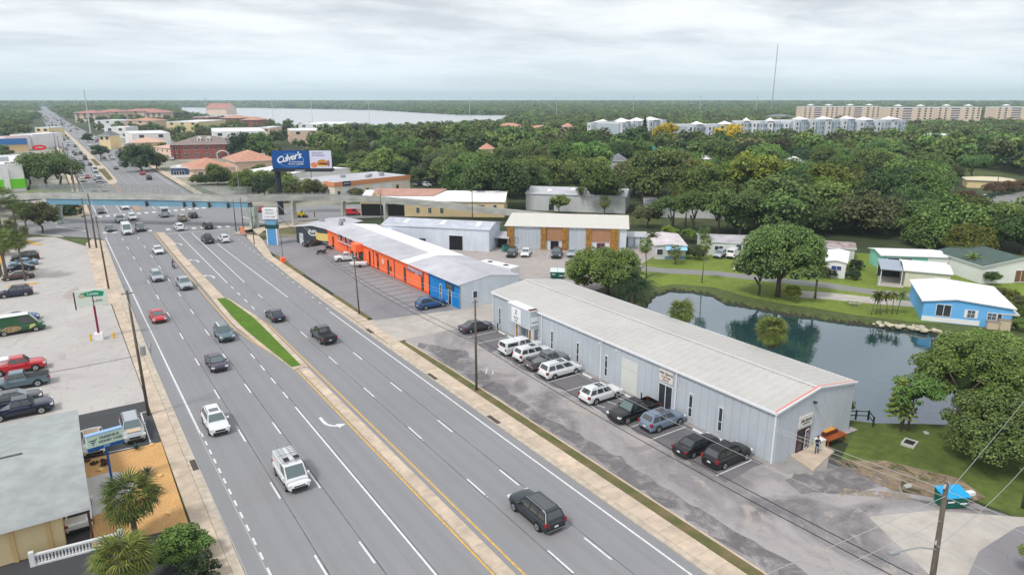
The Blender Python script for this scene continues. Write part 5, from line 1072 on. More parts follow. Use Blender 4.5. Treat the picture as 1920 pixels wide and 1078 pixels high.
def car(kind, label, p, head, col, cat='car', group=None, z=.032, name=None, simple=False, extra=None):
    SC = 1.07
    rz = R(HEAD[head] if isinstance(head, str) else head); nm = name or dict(sedan='sedan', coupe='coupe', suv='suv', bigsuv='suv', jeep='suv', minivan='minivan', pickup='pickup_truck', capped='pickup_truck', regcab='pickup_truck', van='van', bigvan='van', hatch='hatchback')[kind]
    if simple:
        o = link(nm, far_mesh(kind), None, (p[0], p[1], z), (0, 0, rz)); o.color = (*col, 1); o.scale = (SC,)*3; tag(o, label, cat, group); return o
    root = thing(nm, label, cat, (p[0], p[1], z), rz, group); root.scale = (SC,)*3
    for name_, me, loc, c, sub in car_parts(kind):
        o = link(name_, me, root, loc); o.color = (*col, 1)
        if sub: link(sub[0], sub[1], o)
    if extra: extra(root, KINDS[kind], col)
    return root
def ex_sunroof(root, k, col): build(MB().box(k['tf']-1.15, k['tf']-.35, -.42, .42, k['H']-.002, k['H']+.012), 'sunroof', GLASS, root)
def ex_longroof(root, k, col): build(MB().box(k['tr']+.3, k['tf']-.25, -.50, .50, k['H']-.002, k['H']+.012), 'glass_roof', GLASS, root)
def ex_silverline(root, k, col):
    for s_ in (-1, 1): build(MB().tube([(k['br']-.02, s_*(k['W']/2*.91), k['belt']), (k['tr']-.03, s_*(k['W']/2*.71), k['H']-.06), (k['tr']+.4, s_*(k['W']/2*.70), k['H'])], .04, 5), 'chrome_pillar', CHROME, root)
    build(MB().box(-k['L']/2-.04, -k['L']/2+.03, -k['W']/2*.8, k['W']/2*.8, .40, .46), 'chrome_strip', CHROME, root)
def ex_ladder(root, k, col):
    H = k['H']
    rk = build(MB().box(-2.0, -1.94, -.75, .75, H+.14, H+.18).box(-.7, -.64, -.75, .75, H+.14, H+.18).box(.6, .66, -.75, .75, H+.14, H+.18).box(-2.0, .66, -.78, -.74, H+.10, H+.14).box(-2.0, .66, .74, .78, H+.10, H+.14), 'roof_rack', STEEL, root)
    lm = MB().box(-2.3, .8, -.02, .02, 0, .06).mesh('ladder_rail', [STEEL]); rg = MB().box(-.015, .015, -.20, .20, 0, .04).mesh('rung', [STEEL])
    for yc in (-.42, .40):
        for s_ in (-.2, .2): link('ladder_rail', lm, rk, (0, yc+s_, H+.20))
        for i in range(10): link('rung', rg, rk, (-2.15+i*.31, yc, H+.22))
    build(MB().box(.25, .7, -.6, -.2, H+.26, H+.34).box(.2, .6, .25, .65, H+.26, H+.34), 'ladder_clamp', BLKP, rk)
def ex_stripe(root, k, col): build(MB().box(k['tr']+.1, k['tf']-.15, -.62, -.42, k['H'], k['H']+.03), 'roof_stripe', WHITE, root); build(MB().box(k['tr']+.4, k['tf']-.3, -.3, .5, k['H']-.002, k['H']+.012), 'glass_roof', GLASS, root)
def ex_tonneau(root, k, col): build(MB().box(-k['L']/2+.06, k['bed'][1]+.1, -k['W']/2*.90, k['W']/2*.90, k['belt']-.03, k['belt']+.02), 'bed_cover', BLKP, root)
def ex_convert(root, k, col): build(MB().box(k['tr']-.1, k['tf']+.05, -.6, .6, k['H']-.01, k['H']+.02), 'cloth_roof', mat('tan_cloth', sr(214, 186, 160), .9), root)
def ex_hood(root, k, col): build(MB().box(k['bf']+.02, k['L']/2-.4, -.6, .6, k['hood']+.028, k['hood']+.045), 'tan_hood_panel', mat('tan_hood', sr(206, 184, 158), .4), root)
LV = {n: sr(*c) for n, c in dict(white=(232, 234, 236), black=(16, 18, 20), dgrey=(60, 64, 72), grey=(110, 112, 116), silver=(168, 174, 182), red=(190, 24, 40), bgrey=(96, 116, 128), navy=(28, 36, 62),
      purple=(62, 52, 74), teal=(28, 40, 46), blue=(20, 78, 130), lblue=(120, 150, 170), tan=(190, 178, 160), green=(16, 84, 46), gold=(150, 140, 120), brown=(84, 60, 50), sblue=(118, 134, 154)).items()}
# southbound, coming towards the camera
SB = 'southbound traffic on the left carriageway'; NBg = 'northbound traffic on the right carriageway'
def lane(x, px_, py_): return (x, G(px_, py_)[1])
car('suv', 'white SUV with black grille trim alone on the near left carriageway', lane(10.45, 407, 800), 'S', LV['white'], group=SB, extra=ex_sunroof)
car('van', 'white cargo van carrying ladders on its roof rack', lane(13.95, 552, 898), 'S', LV['white'], 'van', SB, extra=ex_ladder)
car('sedan', 'dark purple boxy sedan behind the white SUV in the middle lane', lane(14.0, 407, 687), 'S', LV['purple'], group=SB)
car('jeep', 'grey-blue off-road SUV with white roof stripe beside the grass island', lane(17.2, 423, 634), 'S', LV['bgrey'], group=SB, extra=ex_stripe)
car('sedan', 'bright red sedan in the left carriageway near the round gauge pole', lane(10.5, 293, 600), 'S', LV['red'], group=SB)
car('suv', 'silver SUV level with the motorcycle on the left carriageway', lane(13.8, 298, 524), 'S', LV['silver'], group=SB)
car('pickup', 'pale grey pickup truck just beyond the tip of the grass island', lane(17.2, 352, 538), 'S', LV['silver'], 'pickup truck', SB)
car('sedan', 'low white sedan driving just past the crosswalk, closest to the median', lane(17.3, 298, 474), 'S', LV['white'], group=SB)
car('bigvan', 'white box-fronted van crossing the near crosswalk', lane(13.9, 240, 438), 'S', LV['white'], 'van', SB)
car('sedan', 'grey sedan in the curb lane beside the white van', lane(10.6, 206, 433), 'S', LV['grey'], group=SB)
car('pickup', 'silver-grey pickup on the crosswalk to the right of the white van', lane(17.3, 266, 432), 'S', LV['grey'], 'pickup truck', SB)
car('pickup', 'silver pickup in the junction behind the white van', lane(14.2, 228, 416), 'S', LV['silver'], 'pickup truck', SB)
car('suv', 'white SUV in the middle of the junction', lane(17.4, 250, 412), 'S', LV['white'], group=SB)
car('sedan', 'charcoal sedan entering the junction from the far crosswalk', lane(10.8, 187, 400), 'S', LV['dgrey'], group=SB)
car('suv', 'white SUV waiting right behind the far stop line', lane(17.6, 234, 392), 'S', LV['white'], group=SB)
car('suv', 'black SUV partly under the blue footbridge girder', lane(14.4, 197, 380), 'S', LV['black'], group=SB)
# northbound, seen from behind
car('sedan', 'red sedan under the blue footbridge girder, going away', lane(30.2, 304, 382), 'N', LV['red'], group=NBg)
car('bigvan', 'silver-blue high-roof van leaving the junction', lane(25.7, 307, 406), 'N', LV['silver'], 'van', NBg)
car('suv', 'silver SUV in the junction to the right of the high-roof van', lane(28.9, 344, 414), 'N', LV['gold'], group=NBg)
car('suv', 'navy SUV furthest right in the junction', lane(32.4, 362, 408), 'N', LV['navy'], group=NBg)
car('suv', 'white SUV straddling the crosswalk on the right carriageway', lane(25.9, 336, 431), 'N', LV['white'], group=NBg)
car('suv', 'black SUV on the right end of the near crosswalk', lane(32.5, 393, 428), 'N', LV['black'], group=NBg)
car('pickup', 'dark grey pickup one length short of the crosswalk', lane(28.9, 391, 454), 'N', LV['dgrey'], 'pickup truck', NBg)
car('suv', 'white SUV in the outer right lane short of the crosswalk', lane(32.3, 421, 453), 'N', LV['white'], group=NBg)
car('sedan', 'dark navy sedan going away beside the grass island', lane(25.8, 514, 598), 'N', LV['navy'], group=NBg)
car('pickup', 'black pickup with covered bed right of the island tip', lane(28.85, 608, 636), 'N', LV['teal'], 'pickup truck', NBg, extra=ex_tonneau)
car('bigsuv', 'large black SUV with chrome roof rails, nearest on the right carriageway', lane(28.9, 1016, 965), 'N', LV['teal'], group=NBg, extra=lambda r, k, c: (ex_silverline(r, k, c), ex_longroof(r, k, c)))
# parked by the grey warehouse, tails to the road
PK = 'cars parked nose-in along the grey warehouse'; zl = .105
def pk(y, x=48.75): return (x, y)
car('sedan', 'dark grey sedan parked alone at the far end by the canopy', G(893, 620), 'E', LV['dgrey'], group=PK, z=zl)
car('capped', 'white pickup with a white bed cap parked beside the canopy', G(976, 660), 'E', LV['white'], 'pickup truck', PK, z=zl)
car('bigsuv', 'white SUV parked between the capped pickup and the grey pickup', G(1000, 673), 'E', LV['white'], group=PK, z=zl, extra=ex_sunroof)
car('pickup', 'dusty grey open-bed pickup between two white vehicles', G(1026, 687), 'E', LV['grey'], 'pickup truck', PK, z=zl)
car('minivan', 'white minivan with dark sunroof parked beside the grey pickup', G(1050, 703), 'E', LV['white'], 'minivan', PK, z=zl, extra=ex_sunroof)
car('suv', 'white three-row SUV parked alone between empty bays', G(1126, 749), 'E', LV['white'], group=PK, z=zl, extra=ex_sunroof)
car('pickup', 'black pickup parked nose-out in front of the double glass door', G(1188, 782), 'W', LV['black'], 'pickup truck', PK, z=zl)
car('suv', 'silver-blue compact SUV with panoramic roof beside the black pickup', G(1241, 799), 'E', LV['sblue'], group=PK, z=zl, extra=ex_sunroof)
car('sedan', 'black sedan with red tail lamps near the building corner', G(1306, 845), 'E', (.012, .010, .014), group=PK, z=zl)
car('suv', 'black crossover nearest the building corner', G(1362, 865), 'E', LV['black'], group=PK, z=zl)
car('suv', 'metallic blue SUV parked in front of the blue shop wall', G(809, 577), 'E', LV['blue'], group='vehicles in the shop strip lot', z=zl)
car('regcab', 'white single-cab pickup parked by the orange entrance canopy', G(652, 489), 165, LV['white'], 'pickup truck', 'vehicles in the shop strip lot', z=zl)
car('sedan', 'black sedan parked in front of the charcoal shop', G(589, 461), 10, LV['teal'], group='vehicles in the shop strip lot', z=zl)
BK = 'cars parked at the stone-pier building'; bh_ = -42+90+180
for kd, lb, p, c, h in (('suv', 'black car leftmost at the stone-pier building', (960, 480), 'black', 228), ('sedan', 'white sedan parked at the stone-pier building', (986, 479), 'white', 228), ('pickup', 'dark pickup nose-out at the stone-pier building', (1044, 481), 'dgrey', 228), ('hatch', 'silver hatchback beside the round pond-side tree', (1072, 480), 'silver', 228)):
    car(kd, lb, G(*p), h, LV[c], 'pickup truck' if kd == 'pickup' else 'car', BK, z=.065)
car('van', 'white cargo van parked on the grass by the pale mobile home', G(1374, 482), 25, LV['white'], 'van', z=.03)
car('hatch', 'grey hatchback tucked beside the white cargo van', G(1350, 482), 200, LV['silver'], z=.03)
car('pickup', 'white pickup parked across the back street at far right', G(1813, 373), -20, LV['white'], 'pickup truck', z=.03)
car('suv', 'white SUV parked left of the grey-roofed bungalow', G(1812, 419), -30, LV['white'], z=.04)
car('sedan', 'black car hidden behind the white SUV by the bungalow', G(1836, 421), -35, LV['black'], z=.04)
car('van', 'red van parked under the footbridge ramp', G(660, 404), -25, LV['red'], 'van', z=.05)
car('suv', 'dark red SUV behind the footbridge pier', G(490, 398), -20, LV['red'], z=.04)
for i, (p, c, lb) in enumerate((((14, 378), 'white', 'white car left of the footbridge pier seen under the deck'), ((34, 378), 'white', 'white car nearest the footbridge pier under the deck'), ((62, 376), 'silver', 'silver car seen under the footbridge deck at left'), ((127, 384), 'white', 'white pickup right behind the left footbridge pier'), ((140, 390), 'white', 'white trailer-like van beside the hedge and footbridge pier'))):
    car(('sedan', 'suv', 'sedan', 'pickup', 'van')[i], lb, G(*p), 10+i*9, LV[c], simple=True, z=.03)
# left lot
LL = 'cars parked along the left lot'
def lp(px_, py_): return G(px_, py_)
car('suv', 'dark SUV with pale roof rails at the far end of the left row', lp(48, 489), 'W', LV['black'], group=LL, z=zl, extra=ex_sunroof)
car('sedan', 'pale blue-grey sedan beside the dark SUV in the left row', lp(44, 499), 'W', LV['lblue'], group=LL, z=zl)
car('coupe', 'dark blue coupe between the pale sedan and the black sedan', lp(38, 509), 'W', LV['navy'], group=LL, z=zl)
car('sedan', 'black sedan with red lamps beside the yellow kerb', lp(35, 524), 'W', LV['brown'], group=LL, z=zl)
car('suv', 'black SUV parked alone past the yellow kerb in the left lot', lp(30, 556), 'W', LV['navy'], group=LL, z=zl)
car('coupe', 'bright blue car mostly hidden behind the green van', lp(38, 603), 'E', LV['blue'], group=LL, z=zl)
car('pickup', 'red pickup with a white toolbox in the left lot', lp(34, 698), 'E', LV['red'], 'pickup truck', LL, z=zl)
car('pickup', 'slate grey pickup parked tail-out beside the red pickup', lp(38, 727), 'W', LV['bgrey'], 'pickup truck', LL, z=zl, extra=ex_tonneau)
car('sedan', 'dark sedan squeezed between the grey and navy pickups', lp(30, 757), 'E', LV['dgrey'], group=LL, z=zl)
car('pickup', 'navy pickup parked beside the clinic roof', lp(40, 779), 'E', LV['navy'], 'pickup truck', LL, z=zl)
gv = car('bigvan', 'green van wrapped with food pictures, wheels towards the lot', lp(38, 624), 3, LV['green'], 'van', LL, z=zl)
def wrap(root, s_):
    y = s_*(2.05/2+.012)
    n = 22; pts = [(-.9+1.15*math.cos(2*math.pi*i/n)*(1+.08*math.sin(3*i)), y, .86+.42*math.sin(2*math.pi*i/n)) for i in range(n)]
    build(MB().add([(-.9, y, .86)]+pts, [(0, i+1, (i+1) % n+1) for i in range(n)]), 'food_picture', mat('food_print', sr(186, 170, 128), .6, col2=sr(120, 96, 66), scale=6), root)
    pts = [(-2.35+.30*math.cos(2*math.pi*i/16), y, 1.15+.30*math.sin(2*math.pi*i/16)) for i in range(16)]
    build(MB().add(pts, [tuple(range(16))]), 'round_logo', mat('pale_green_print', sr(176, 222, 190), .5), root)
    build(MB().add([(1.1, y, .55), (1.9, y, .9), (1.8, y, 1.25), (1.2, y, 1.1)], [(0, 1, 2, 3)]), 'leaf_print', mat('yellow_green_print', sr(196, 204, 120), .5), root)
wrap(gv, -1)
build(MB().box(-2.85, 1.25, -.82, .82, 2.552, 2.565), 'white_roof', WHITE, gv)
tb = thing('toolbox', 'white toolbox in the bed of the red pickup', 'toolbox', (*lp(10, 697), .95), 0); build(MB().box(-.8, .5, -.7, .7, 0, .75), 'body', WHITE, tb); build(MB().box(-.85, .55, -.75, .75, .753, .82), 'lid', M_TRIM, tb)
car('suv', 'silver-white off-road SUV with a tan hood on the dark clinic asphalt', G(250, 815), 'S', LV['silver'], z=.108, extra=ex_hood)
car('coupe', 'old white car with tan cloth roof behind the blue clinic sign', G(176, 838), 'S', LV['white'], z=.108, extra=ex_convert)
car('sedan', 'white car parked in the dark clinic carport', (-2.25, 60.3), 'N', LV['white'], z=.10)
# distant traffic
rnd = random.Random(11)
cols = ['white', 'white', 'silver', 'grey', 'dgrey', 'black', 'black', 'navy', 'red', 'tan', 'bgrey', 'white']
spots = [(12, 286, 'S'), (15.6, 297, 'S'), (15.5, 313, 'S'), (16.1, 330, 'S'), (15.8, 342, 'S'), (10.8, 338, 'S'), (13.1, 352, 'S'), (12.6, 402, 'S'), (14.8, 455, 'S'), (11.6, 466, 'S')]
used = {}
for i in range(165):
    if i < len(spots): x, y, h = spots[i]; lx = 10.9 if x < 12.7 else 14.2 if x < 15.7 else 17.4
    else:
        h = 'S' if rnd.random() < .62 else 'N'; y = 330+1500*rnd.random()**1.5
        x = rnd.choice((10.9, 14.2, 17.4) if h == 'S' else (26.6, 30.9, 34.8, 38.2)); lx = x; x -= max(0, (y-600)*.008)
        if any(abs(u[0]-x) < 2 and abs(u[1]-y) < 8 for u in used.values()): continue
    used[i] = (x, y); c = rnd.choice(cols); kd = rnd.choice(('sedan', 'suv', 'suv', 'pickup', 'sedan', 'bigvan' if rnd.random() < .2 else 'hatch'))
    wd = dict(bgrey='blue-grey', dgrey='charcoal', tan='tan', navy='navy').get(c, c)
    car(kd, f'small {wd} {dict(bigvan="van", pickup="pickup", suv="SUV", hatch="hatchback").get(kd, kd)} {"coming" if h == "S" else "going away"} in the {({10.9: "kerb", 14.2: "middle", 17.4: "inner"} if h == "S" else {26.6: "inner", 30.9: "second", 34.8: "third", 38.2: "outer"}).get(lx, "kerb")} lane {"just past the footbridge" if y < 360 else "by the median trees" if y < 440 else "level with the red oval sign" if y < 520 else "by the blue-fascia store" if y < 640 else "past the tall pale mast" if y < 850 else "towards the horizon"}', (x+rnd.uniform(-.3, .3), y), h, LV[c], 'van' if kd == 'bigvan' else 'car', 'distant highway traffic', simple=True, z=.035)
lots = [((50, 292), (62, 292)), ((232, 300), (262, 288)), ((190, 262), (200, 250)), ((312, 300), (370, 290)), ((360, 292), (392, 287)), ((250, 280), (300, 276)), ((720, 352), (860, 345)), ((28, 262), (60, 268))]
for i in range(44):
    (ax, ay), (bx, by) = lots[i % len(lots)]; f = rnd.random(); p = G(ax+(bx-ax)*f, ay+(by-ay)*f+rnd.uniform(-2, 3)); c = rnd.choice(cols); wd = dict(bgrey='blue-grey', dgrey='charcoal').get(c, c)
    pl = ('beside the green-banded store', 'left of the pink clinic', 'beyond the second island tree', 'by the brick office', 'in front of the brick office', 'behind the tan plaza', 'on the lane behind the beige hall', 'near the blue-fascia store')[i % len(lots)]
    car(rnd.choice(('sedan', 'suv', 'pickup')), f'{wd} vehicle parked {pl}', p, rnd.choice((0, 90, 40, -50)), LV[c], 'car', 'cars parked '+pl, simple=True, z=.03)
# ------------------------------------------------------------------ footbridge
M_GIRD = mat('teal_blue_steel', sr(116, 158, 180), .5, var=.08, scale=.3); M_PIER = mat('pale_green_concrete', sr(172, 186, 178), .85, var=.1, scale=.5)
LB, RB = Vector((0.0, 222.0, 0)), Vector((41.0, 187.0, 0)); du = (RB-LB).normalized(); dv = Vector((-du.y, du.x, 0))
br = thing('footbridge', 'pedestrian bridge with a teal girder and fenced concrete deck across the highway', 'footbridge', (LB.x, LB.y, 0), math.atan2(du.y, du.x))
SPN = (RB-LB).length
build(MB().box(-2.8, SPN+.8, -.08, .10, 5.75, 7.15).box(-2.8, SPN+.8, 2.3, 2.48, 5.75, 7.15).box(-2.8, SPN+.8, -.28, .30, 5.70, 5.77).box(-2.8, SPN+.8, -.28, .30, 7.13, 7.2), 'girder', M_GIRD, br)
dk_ = []
def deck(pts, w_=2.9, th=.55, lip=.95):
    """concrete deck through (x, y, z) in bridge coordinates"""
    for i in range(len(pts)-1):
        a, b_ = Vector(pts[i]), Vector(pts[i+1]); d = (b_-a); n_ = Vector((-d.y, d.x, 0)).normalized()
        m_ = MB()
        for o0, o1, z0, z1 in ((-.25, w_-.25, -th, 0), (-.27, -.07, .002, lip), (w_-.45, w_-.25, .002, lip)):
            P_ = [a+n_*o0, b_+n_*o0, b_+n_*o1, a+n_*o1]; vs = [(p.x, p.y, p.z+z0) for p in P_]+[(p.x, p.y, p.z+z1) for p in P_]
            m_.add(vs, [(3, 2, 1, 0), (4, 5, 6, 7), (0, 1, 5, 4), (1, 2, 6, 5), (2, 3, 7, 6), (3, 0, 4, 7)])
        build(m_, 'deck', CONC3, br)
deck([(-48, 12, 4.5), (-22, 4.5, 6.2), (-3, 0, 7.62), (SPN*.5, 0, 7.9), (SPN+1, 0, 7.62)])
def tb(p):      # world to bridge coordinates
    v = Vector((p[0], p[1], 0))-LB; return (v.dot(du), v.dot(dv), p[2] if len(p) > 2 else 0)
ramp = [(41.6, 186.4, 7.62), (50, 185.6, 7.5), (63, 184.0, 6.7), (76, 179.5, 5.6), (90, 171.5, 4.0), (104, 160.2, 2.2), (118, 148, .9)]
deck([tb(p) for p in ramp], 2.6)
# piers: flared heads on two legs
def pier(x, y0, legs, head=True, zt=5.7, w_=2.6, name='pier'):
    m_ = MB()
    if head: m_.add([(x-1.1, y0-.3, zt), (x+1.1, y0-.3, zt), (x+1.1, y0+2.6, zt), (x-1.1, y0+2.6, zt), (x-.8, y0+.1, zt-2.2), (x+.8, y0+.1, zt-2.2), (x+.8, y0+2.2, zt-2.2), (x-.8, y0+2.2, zt-2.2)], [(0, 1, 2, 3), (7, 6, 5, 4), (0, 4, 5, 1), (1, 5, 6, 2), (2, 6, 7, 3), (3, 7, 4, 0)])
    o = build(m_, name, M_PIER, br) if head else None
    for lx, ly in legs: build(MB().box(lx-.38, lx+.38, ly-.38, ly+.38, 0, zt-2.2 if head else zt), 'leg', M_PIER, o if o else br)
pier(-1.2, 0, ((-1.2, .5), (-1.0, 2.0)))
pier(SPN+1.4, 0, ((SPN+1.0, .5), (SPN+1.8, 2.0)))
for p, zt in (((52.5, 185.3), 6.95), ((65.6, 182.9), 6.1), ((76.5, 178.9), 5.05)):
    q = tb(p); m_ = MB(); m_.box(q[0]-.5, q[0]+.5, q[1]-.1, q[1]+2.5, zt-.7, zt); o = build(m_, 'pier_cap', CONC3, br)
    for dy in (.25, 2.0): build(MB().box(q[0]-.3, q[0]+.3, q[1]+dy-.3, q[1]+dy+.3, 0, zt-.7), 'leg', CONC3, o)
# chain-link cage
M_MESH = bpy.data.materials.new('chain_link'); M_MESH.use_nodes = True
t_ = M_MESH.node_tree; bs_ = t_.nodes['Principled BSDF']; bs_.inputs['Base Color'].default_value = (.32, .34, .33, 1); bs_.inputs['Alpha'].default_value = .30
def fence_run(pts, h, parent, post=.05, step=3.0, meshed=True, rails=(.0, 1.0), name='fence_panel'):
    for i in range(len(pts)-1):
        a, b_ = Vector(pts[i]), Vector(pts[i+1]); n_ = max(1, round((b_-a).length/step)); d = (b_-a)/n_
        for k in range(n_):
            p, q = a+d*k, a+d*(k+1); m_ = MB()
            for f in rails: m_.tube([(p.x, p.y, p.z+h*f+.02), (q.x, q.y, q.z+h*f+.02)], .03, 4)
            m_.tube([tuple(p), (p.x, p.y, p.z+h)], post*.8, 5)
            if meshed: m_.quad(tuple(p), tuple(q), (q.x, q.y, q.z+h), (p.x, p.y, p.z+h), 1)
            build(m_, name, [STEEL, M_MESH], parent)
z_ = 8.1
fence_run([(-8, 1.4, 7.9), (-3, -.17, z_), (SPN*.5, -.17, 8.4), (SPN+1, -.17, z_)], 2.7, br, rails=(.33, .66, 1.0))
fence_run([(-8, 4.2, 7.9), (-3, 2.55, z_), (SPN*.5, 2.55, 8.4), (SPN+1, 2.55, z_)], 2.7, br, rails=(1.0,))
for s_, off in ((0, -.17), (1, 2.2)):
    fence_run([(tb(p)[0]-.0, tb(p)[1]+off, p[2]+.5) for p in ramp[:-1]], .75, br, meshed=False, rails=(.5, 1.0), step=4, name='handrail')
m_ = [(-46, 12, 5.0), (-22, 4.4, 6.7), (-8, 1.4, 7.9)]
fence_run(m_, 1.1, br, meshed=False, rails=(.5, 1.0), step=4, name='handrail')
# signals hung from the girder
def signal(x, nm='traffic signal hung on the girder'):
    pass
for i, (x, lb) in enumerate(((20.2, 'traffic signal hung nearest the highway centre under the girder'), (28.3, 'left one of two close traffic signals under the girder'), (30.3, 'right one of two close traffic signals under the girder'), (33.6, 'traffic signal alone between the paired ones and the pier'), (37.6, 'traffic signal closest to the right bridge pier'))):
    p = LB+du*(x/41*SPN*1.0-0); p = LB+du*((x)/math.cos(math.atan2(du.y, du.x)))
    t_ = thing('traffic_signal', lb, 'traffic signal', (p.x-.35*dv.x, p.y-.35*dv.y, 6.2), math.atan2(du.y, du.x), 'traffic signals on the footbridge girder')
    build(MB().box(-.24, .24, -.30, .06, -.65, .65), 'housing', BLKP, t_)
    for k, c in enumerate(((.3, .02, .02), (.25, .16, .02), (.02, .18, .08))):
        build(MB().tube([(0, -.31, 0), (0, -.34, 0)], .13, 10), 'lens', mat('signal_lens_%s' % ('red', 'amber', 'green')[k], c, .3), t_, (0, 0, .4-.4*k))
# ------------------------------------------------------------------ billboard
bb = thing('billboard', 'tall billboard with a blue restaurant advert and burger picture on a dark pole', 'billboard', (54.6, 205, 0), R(-34))
DK = mat('dark_navy_steel', (.022, .03, .042), .6)
build(MB().cyl(0, 1.0, 0, 15.0, .85, 16), 'pole', DK, bb)
fb_ = build(MB().box(-.9, 16.5, -.2, .6, 13.6, 18.9), 'panel', DK, bb); build(MB().box(-.9, 16.5, -1.5, 2.2, 12.9, 13.5), 'catwalk', DK, bb)
build(MB().box(-.8, 10.1, -.26, -.203, 13.75, 18.8), 'blue_poster', mat('deep_blue_poster', sr(8, 78, 150), .5), bb)
ps = build(MB().box(10.13, 16.4, -.26, -.203, 13.75, 18.8), 'burger_poster', mat('pale_poster', sr(214, 214, 232), .5), bb)
lettering(bb, "Culver's", 2.55, WHITE, (4.0, -.29, 16.7), (math.pi/2, R(-13), 0), bold=.022, shear=.35, spacing=.88, depth=.015)
m_ = MB(); n_ = 40
for i in range(n_):
    a0, a1 = 2*math.pi*i/n_, 2*math.pi*(i+1)/n_
    if 1.9 < a0 < 2.7: continue
    m_.quad(*[(4.5+3.9*r_*math.cos(a), -.275, 16.1+1.95*r_*math.sin(a)) for a, r_ in ((a0, .955), (a1, .955), (a1, 1), (a0, 1))])
build(m_, 'oval_ring', mat('pale_blue_print', sr(120, 176, 228), .5), bb)
lettering(bb, 'BUTTERBURGERS &', .48, WHITE, (6.1, -.29, 15.55), bold=.01); lettering(bb, 'FROZEN CUSTARD', .52, WHITE, (6.0, -.29, 14.95), bold=.01)
lettering(bb, 'OUTFRONT', .55, WHITE, (7.4, -1.52, 13.2), bold=.012); lettering(bb, 'EXIT', .4, WHITE, (-.2, -1.52, 13.2)) if False else None
lettering(ps, 'DELICIOUS', .62, mat('violet_print', sr(110, 100, 160), .5), (12.4, -.28, 18.1), bold=.01); lettering(ps, 'BUTTERBURGER', .5, mat('violet_print', (0, 0, 0)), (12.6, -.28, 17.4), bold=.01)
def disc(name, cx, cz, rx, rz, m, dy=-.265, par=ps, wob=.05): 
    pts = [(cx+rx*math.cos(2*math.pi*i/18)*(1+wob*math.sin(5*i)), dy, cz+rz*math.sin(2*math.pi*i/18)) for i in range(18)]
    build(MB().add(pts, [tuple(range(18))]), name, m, par)
disc('tomato_print', 11.3, 14.7, 1.0, .8, mat('coral_print', sr(226, 130, 84), .5)); disc('bun_print', 13.7, 15.3, 1.5, 1.0, mat('bun_print', sr(196, 134, 60), .5), -.270); disc('patty_print', 13.8, 14.9, 1.35, .4, mat('patty_print', sr(98, 50, 24), .5), -.275)
disc('cheese_print', 13.5, 14.55, 1.5, .22, mat('cheese_print', sr(236, 180, 70), .5), -.28); disc('drink_print', 15.4, 15.2, .45, .9, mat('drink_print', sr(150, 110, 120), .5), -.27)
# ------------------------------------------------------------------ pylon sign by the strip
pm_ = G(513, 459); pyl = thing('pylon_sign', 'blue pylon sign with white tenant boards at the junction corner', 'sign', (*pm_, .05), R(-38))
build(MB().box(-1.05, 1.05, -.45, .45, 0, 3.9), 'column', mat('mid_blue_cladding', sr(84, 150, 202), .5), pyl)
for s_ in (-1, 1): build(MB().box(s_*1.18-.11, s_*1.18+.11, -.5, .5, 0, 3.9), 'white_fin', WHITE, pyl)
build(MB().box(-1.45, 1.45, -.55, .55, 3.9, 4.75), 'green_band', mat('dark_green_band', (.01, .06, .05), .5), pyl)
build(MB().add([(-1.1, -.4, 4.75), (1.1, -.4, 4.75), (1.1, .4, 4.75), (-1.1, .4, 4.75), (-1.5, -.4, 6.1), (1.5, -.4, 6.1), (1.5, .4, 6.1), (-1.5, .4, 6.1)], [(0, 1, 5, 4), (1, 2, 6, 5), (2, 3, 7, 6), (3, 0, 4, 7), (4, 5, 6, 7)]), 'neck', mat('steel_blue_cladding', sr(110, 156, 190), .5), pyl)
for z0, z1, tx, sz in ((6.12, 7.15, 'CYCLES & TRIKES', .34), (7.2, 7.85, 'SERVICE PARTS', .3), (7.9, 8.7, 'Alta Sports', .42)):
    s_ = signbox(pyl, 3.5, z1-z0, (0, -.35, (z0+z1)/2), (0, 0, 0), WHITE, tx, sz, M_INK, d=.3, bold=.012); build(MB().box(-1.75, 1.75, .003, .6, -(z1-z0)/2, (z1-z0)/2), 'back_box', WHITE, s_)
# ------------------------------------------------------------------ signs on the left
gs = thing('shop_sign', 'white and green shop sign on a thin dark red pole by the left pavement', 'sign', (*G(187, 637), .1), R(-10))
build(MB().box(-.55, .55, -.55, .55, 0, .95), 'base_block', WHITE, gs); build(MB().cyl(0, 0, .95, 6.6, .14, 10), 'pole', mat('maroon_paint', sr(128, 22, 62), .5), gs)
pn = build(MB().box(-2.0, 1.75, -.12, .12, 5.0, 7.3), 'board', mat('pale_green_board', sr(206, 216, 206), .5), gs); build(MB().box(-2.25, -2.12, -.14, .14, 4.6, 7.1), 'side_post', DARKM, gs)
build(MB().add([(-1.6, -.125, 6.4), (1.3, -.125, 6.3), (1.5, -.125, 6.95), (.4, -.125, 7.2), (-1.4, -.125, 6.9)], [(0, 1, 2, 3, 4)]), 'green_banner', mat('shop_green_print', sr(24, 140, 104), .5), pn)
lettering(pn, 'LAWN', .45, WHITE, (.1, -.14, 6.7), bold=.01); lettering(pn, 'LAW', .5, mat('brown_print', sr(100, 90, 60), .5), (.6, -.14, 5.7)); disc('tan_print', -1.3, 6.5, .4, .3, mat('tan_print', sr(190, 170, 150), .5), -.13, pn)
yb_ = MB().cyl(0, 0, 0, 1.0, .12, 10).mesh('bollard', [mat('safety_yellow', sr(226, 176, 40), .6)])
tag(link('bollard', yb_, None, (*G(171, 640), .1)), 'yellow bollard left of the white sign base', 'bollard')
